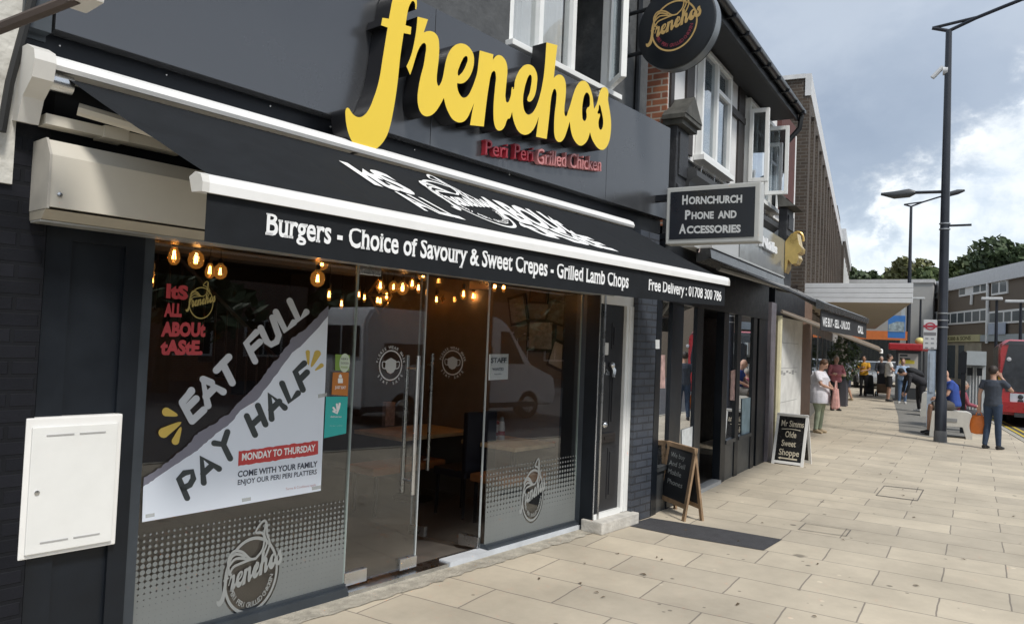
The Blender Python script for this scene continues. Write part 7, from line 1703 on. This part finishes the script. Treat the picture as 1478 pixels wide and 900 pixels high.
# ================================================================== ACROSS THE ROAD (seen in the shop glass)
van = thing('white_van', 'white panel van parked across the road, reflected in the restaurant glass', 'van', (12.5, -5.7, -.13), 0)
VF = Frame((12.3, -5.2, -.13), (1, 0, 0), (0, -1, 0)); VW = mat('white_van_paint', (.72, .73, .74), .3, coat=.4, amt=.05)
b = MB(VF); pr_ = [(-2.75, .35), (2.85, .32), (2.95, .6), (2.85, 1.05), (1.95, 1.28), (1.25, 2.25), (.9, 2.45), (-2.6, 2.5), (-2.78, 2.2)]; b.prism(pr_, 0, 2.0); bmesh.ops.bevel(b.bm, geom=b.bm.edges[:], offset=.06, segments=2, affect='EDGES'); b.build('body', VW, van, True, 45)
DG = mat('car_glass', (.02, .025, .03), .08)
b = MB(VF); b.prism([(.95, 1.35), (1.75, 1.35), (1.22, 2.12), (.95, 2.12)], -.012, .01); b.prism([(.95, 1.35), (1.75, 1.35), (1.22, 2.12), (.95, 2.12)], 1.99, 2.012); b.build('cab_window', DG, van)
b = MB(VF); b.hull([(1.99, .18, 1.30), (1.99, 1.82, 1.30), (1.33, 1.72, 2.2), (1.33, .28, 2.2)], [(1.93, .18, 1.27), (1.93, 1.82, 1.27), (1.27, 1.72, 2.17), (1.27, .28, 2.17)]); b.build('windscreen', DG, van)
b = MB(VF); b.box((-2.80, .2, 1.45), (-2.76, .95, 2.1)); b.box((-2.80, 1.05, 1.45), (-2.76, 1.8, 2.1)); b.build('rear_window', DG, van)
b = MB(VF); b.box((-2.3, -.012, 1.3), (.7, -.004, 1.75)); b.build('dark_livery_band', mat('livery_grey', (.06, .06, .065), .5, amt=.7, scale=9), van)
for u in (-1.75, 1.95):
    for o_ in (.1, 1.9):
        b = MB(VF); b.lathe([(0, -.1), (.2, -.1), (.34, -.1), (.36, 0), (.34, .1), (0, .1)], (u, o_, .35), (0, 1, 0), 18); w_ = b.build('wheel', mat('tyre_rubber', (.02, .02, .02)), van, True)
        b = MB(VF); b.lathe([(0, -.115), (.19, -.112), (.2, -.10)], (u, o_, .35), (0, 1, 0), 14); b.build('rim', STEEL, w_, True)
b = MB(VF); b.box((-2.8, -.0, .3), (2.2, -.015, .42)); b.build('side_trim', mat('dark_grey_plastic', (.05, .05, .055)), van)
HB = brick('red_brown_brick', (.20, .10, .07), (.16, .085, .06), (.25, .22, .19), rough=.9)
def house(x0, wd_, h_, label):
    t = thing('terrace_house', label, 'house', (x0 + wd_ / 2, -20, -.13)); fr = Frame((x0, -19, -.13), (1, 0, 0), (0, 1, 0))
    b = MB(fr); b.box((0, -8, 0), (wd_, 0, h_)); b.build('wall', HB, t)
    b = MB(fr); b.hull([(-.2, .4, h_), (-.2, -4, h_ + 1.6), (-.2, -8.4, h_)], [(wd_ + .2, .4, h_), (wd_ + .2, -4, h_ + 1.6), (wd_ + .2, -8.4, h_)]); b.build('roof', mat('brown_roof_tile', (.10, .06, .045)), t)
    for k in range(3):
        for z in (.9, 3.9):
            u = wd_ * (.12 + .3 * k); f = MB(fr); f.box((u, 0, z), (u + 1.5, .06, z + 1.4)); w_ = f.build('window', UPVC, t); g = MB(fr); g.box((u + .08, .06, z + .08), (u + .72, .065, z + 1.32)); g.box((u + .78, .06, z + .08), (u + 1.42, .065, z + 1.32)); g.build('pane', DG, w_)
for k in range(7): house(-12 + 9.2 * k, 8.9, 5.3 + .3 * (k % 2), 'brown brick house across the road, number %s from the near end of the row' % ('one', 'two', 'three', 'four', 'five', 'six', 'seven')[k])
rn = random.Random(77)
for k, x in enumerate((-9, 0, 8.5, 17, 26, 36)):
    t = thing('street_tree', 'broad dark green street tree across the road, ' + ('nearest the camera', 'second along', 'opposite the restaurant', 'fourth along', 'fifth along', 'furthest along')[k], 'tree', (x, -14.5, -.13)); b = MB(); b.tube([(x, -14.5, -.13), (x + .1, -14.4, 2), (x, -14.5, 5)], [.25, .18, .08], 8)
    for a in range(5): b.tube([(x, -14.5, 2.2), (x + 1.2 * math.cos(a * 1.26), -14.5 + 1.2 * math.sin(a * 1.26), 4.2)], [.1, .04], 5)
    b.build('trunk', BARK, t); b = MB()
    for j in range(12):
        a = rn.uniform(0, 6.28); r_ = rn.uniform(0, 2.6); leaves(b, (x + r_ * math.cos(a), -14.5 + r_ * math.sin(a), rn.uniform(2.2, 4.2)), (1.5, 1.5, 1.0), 190, .24, rn)
    b.build('crown', LF, t)
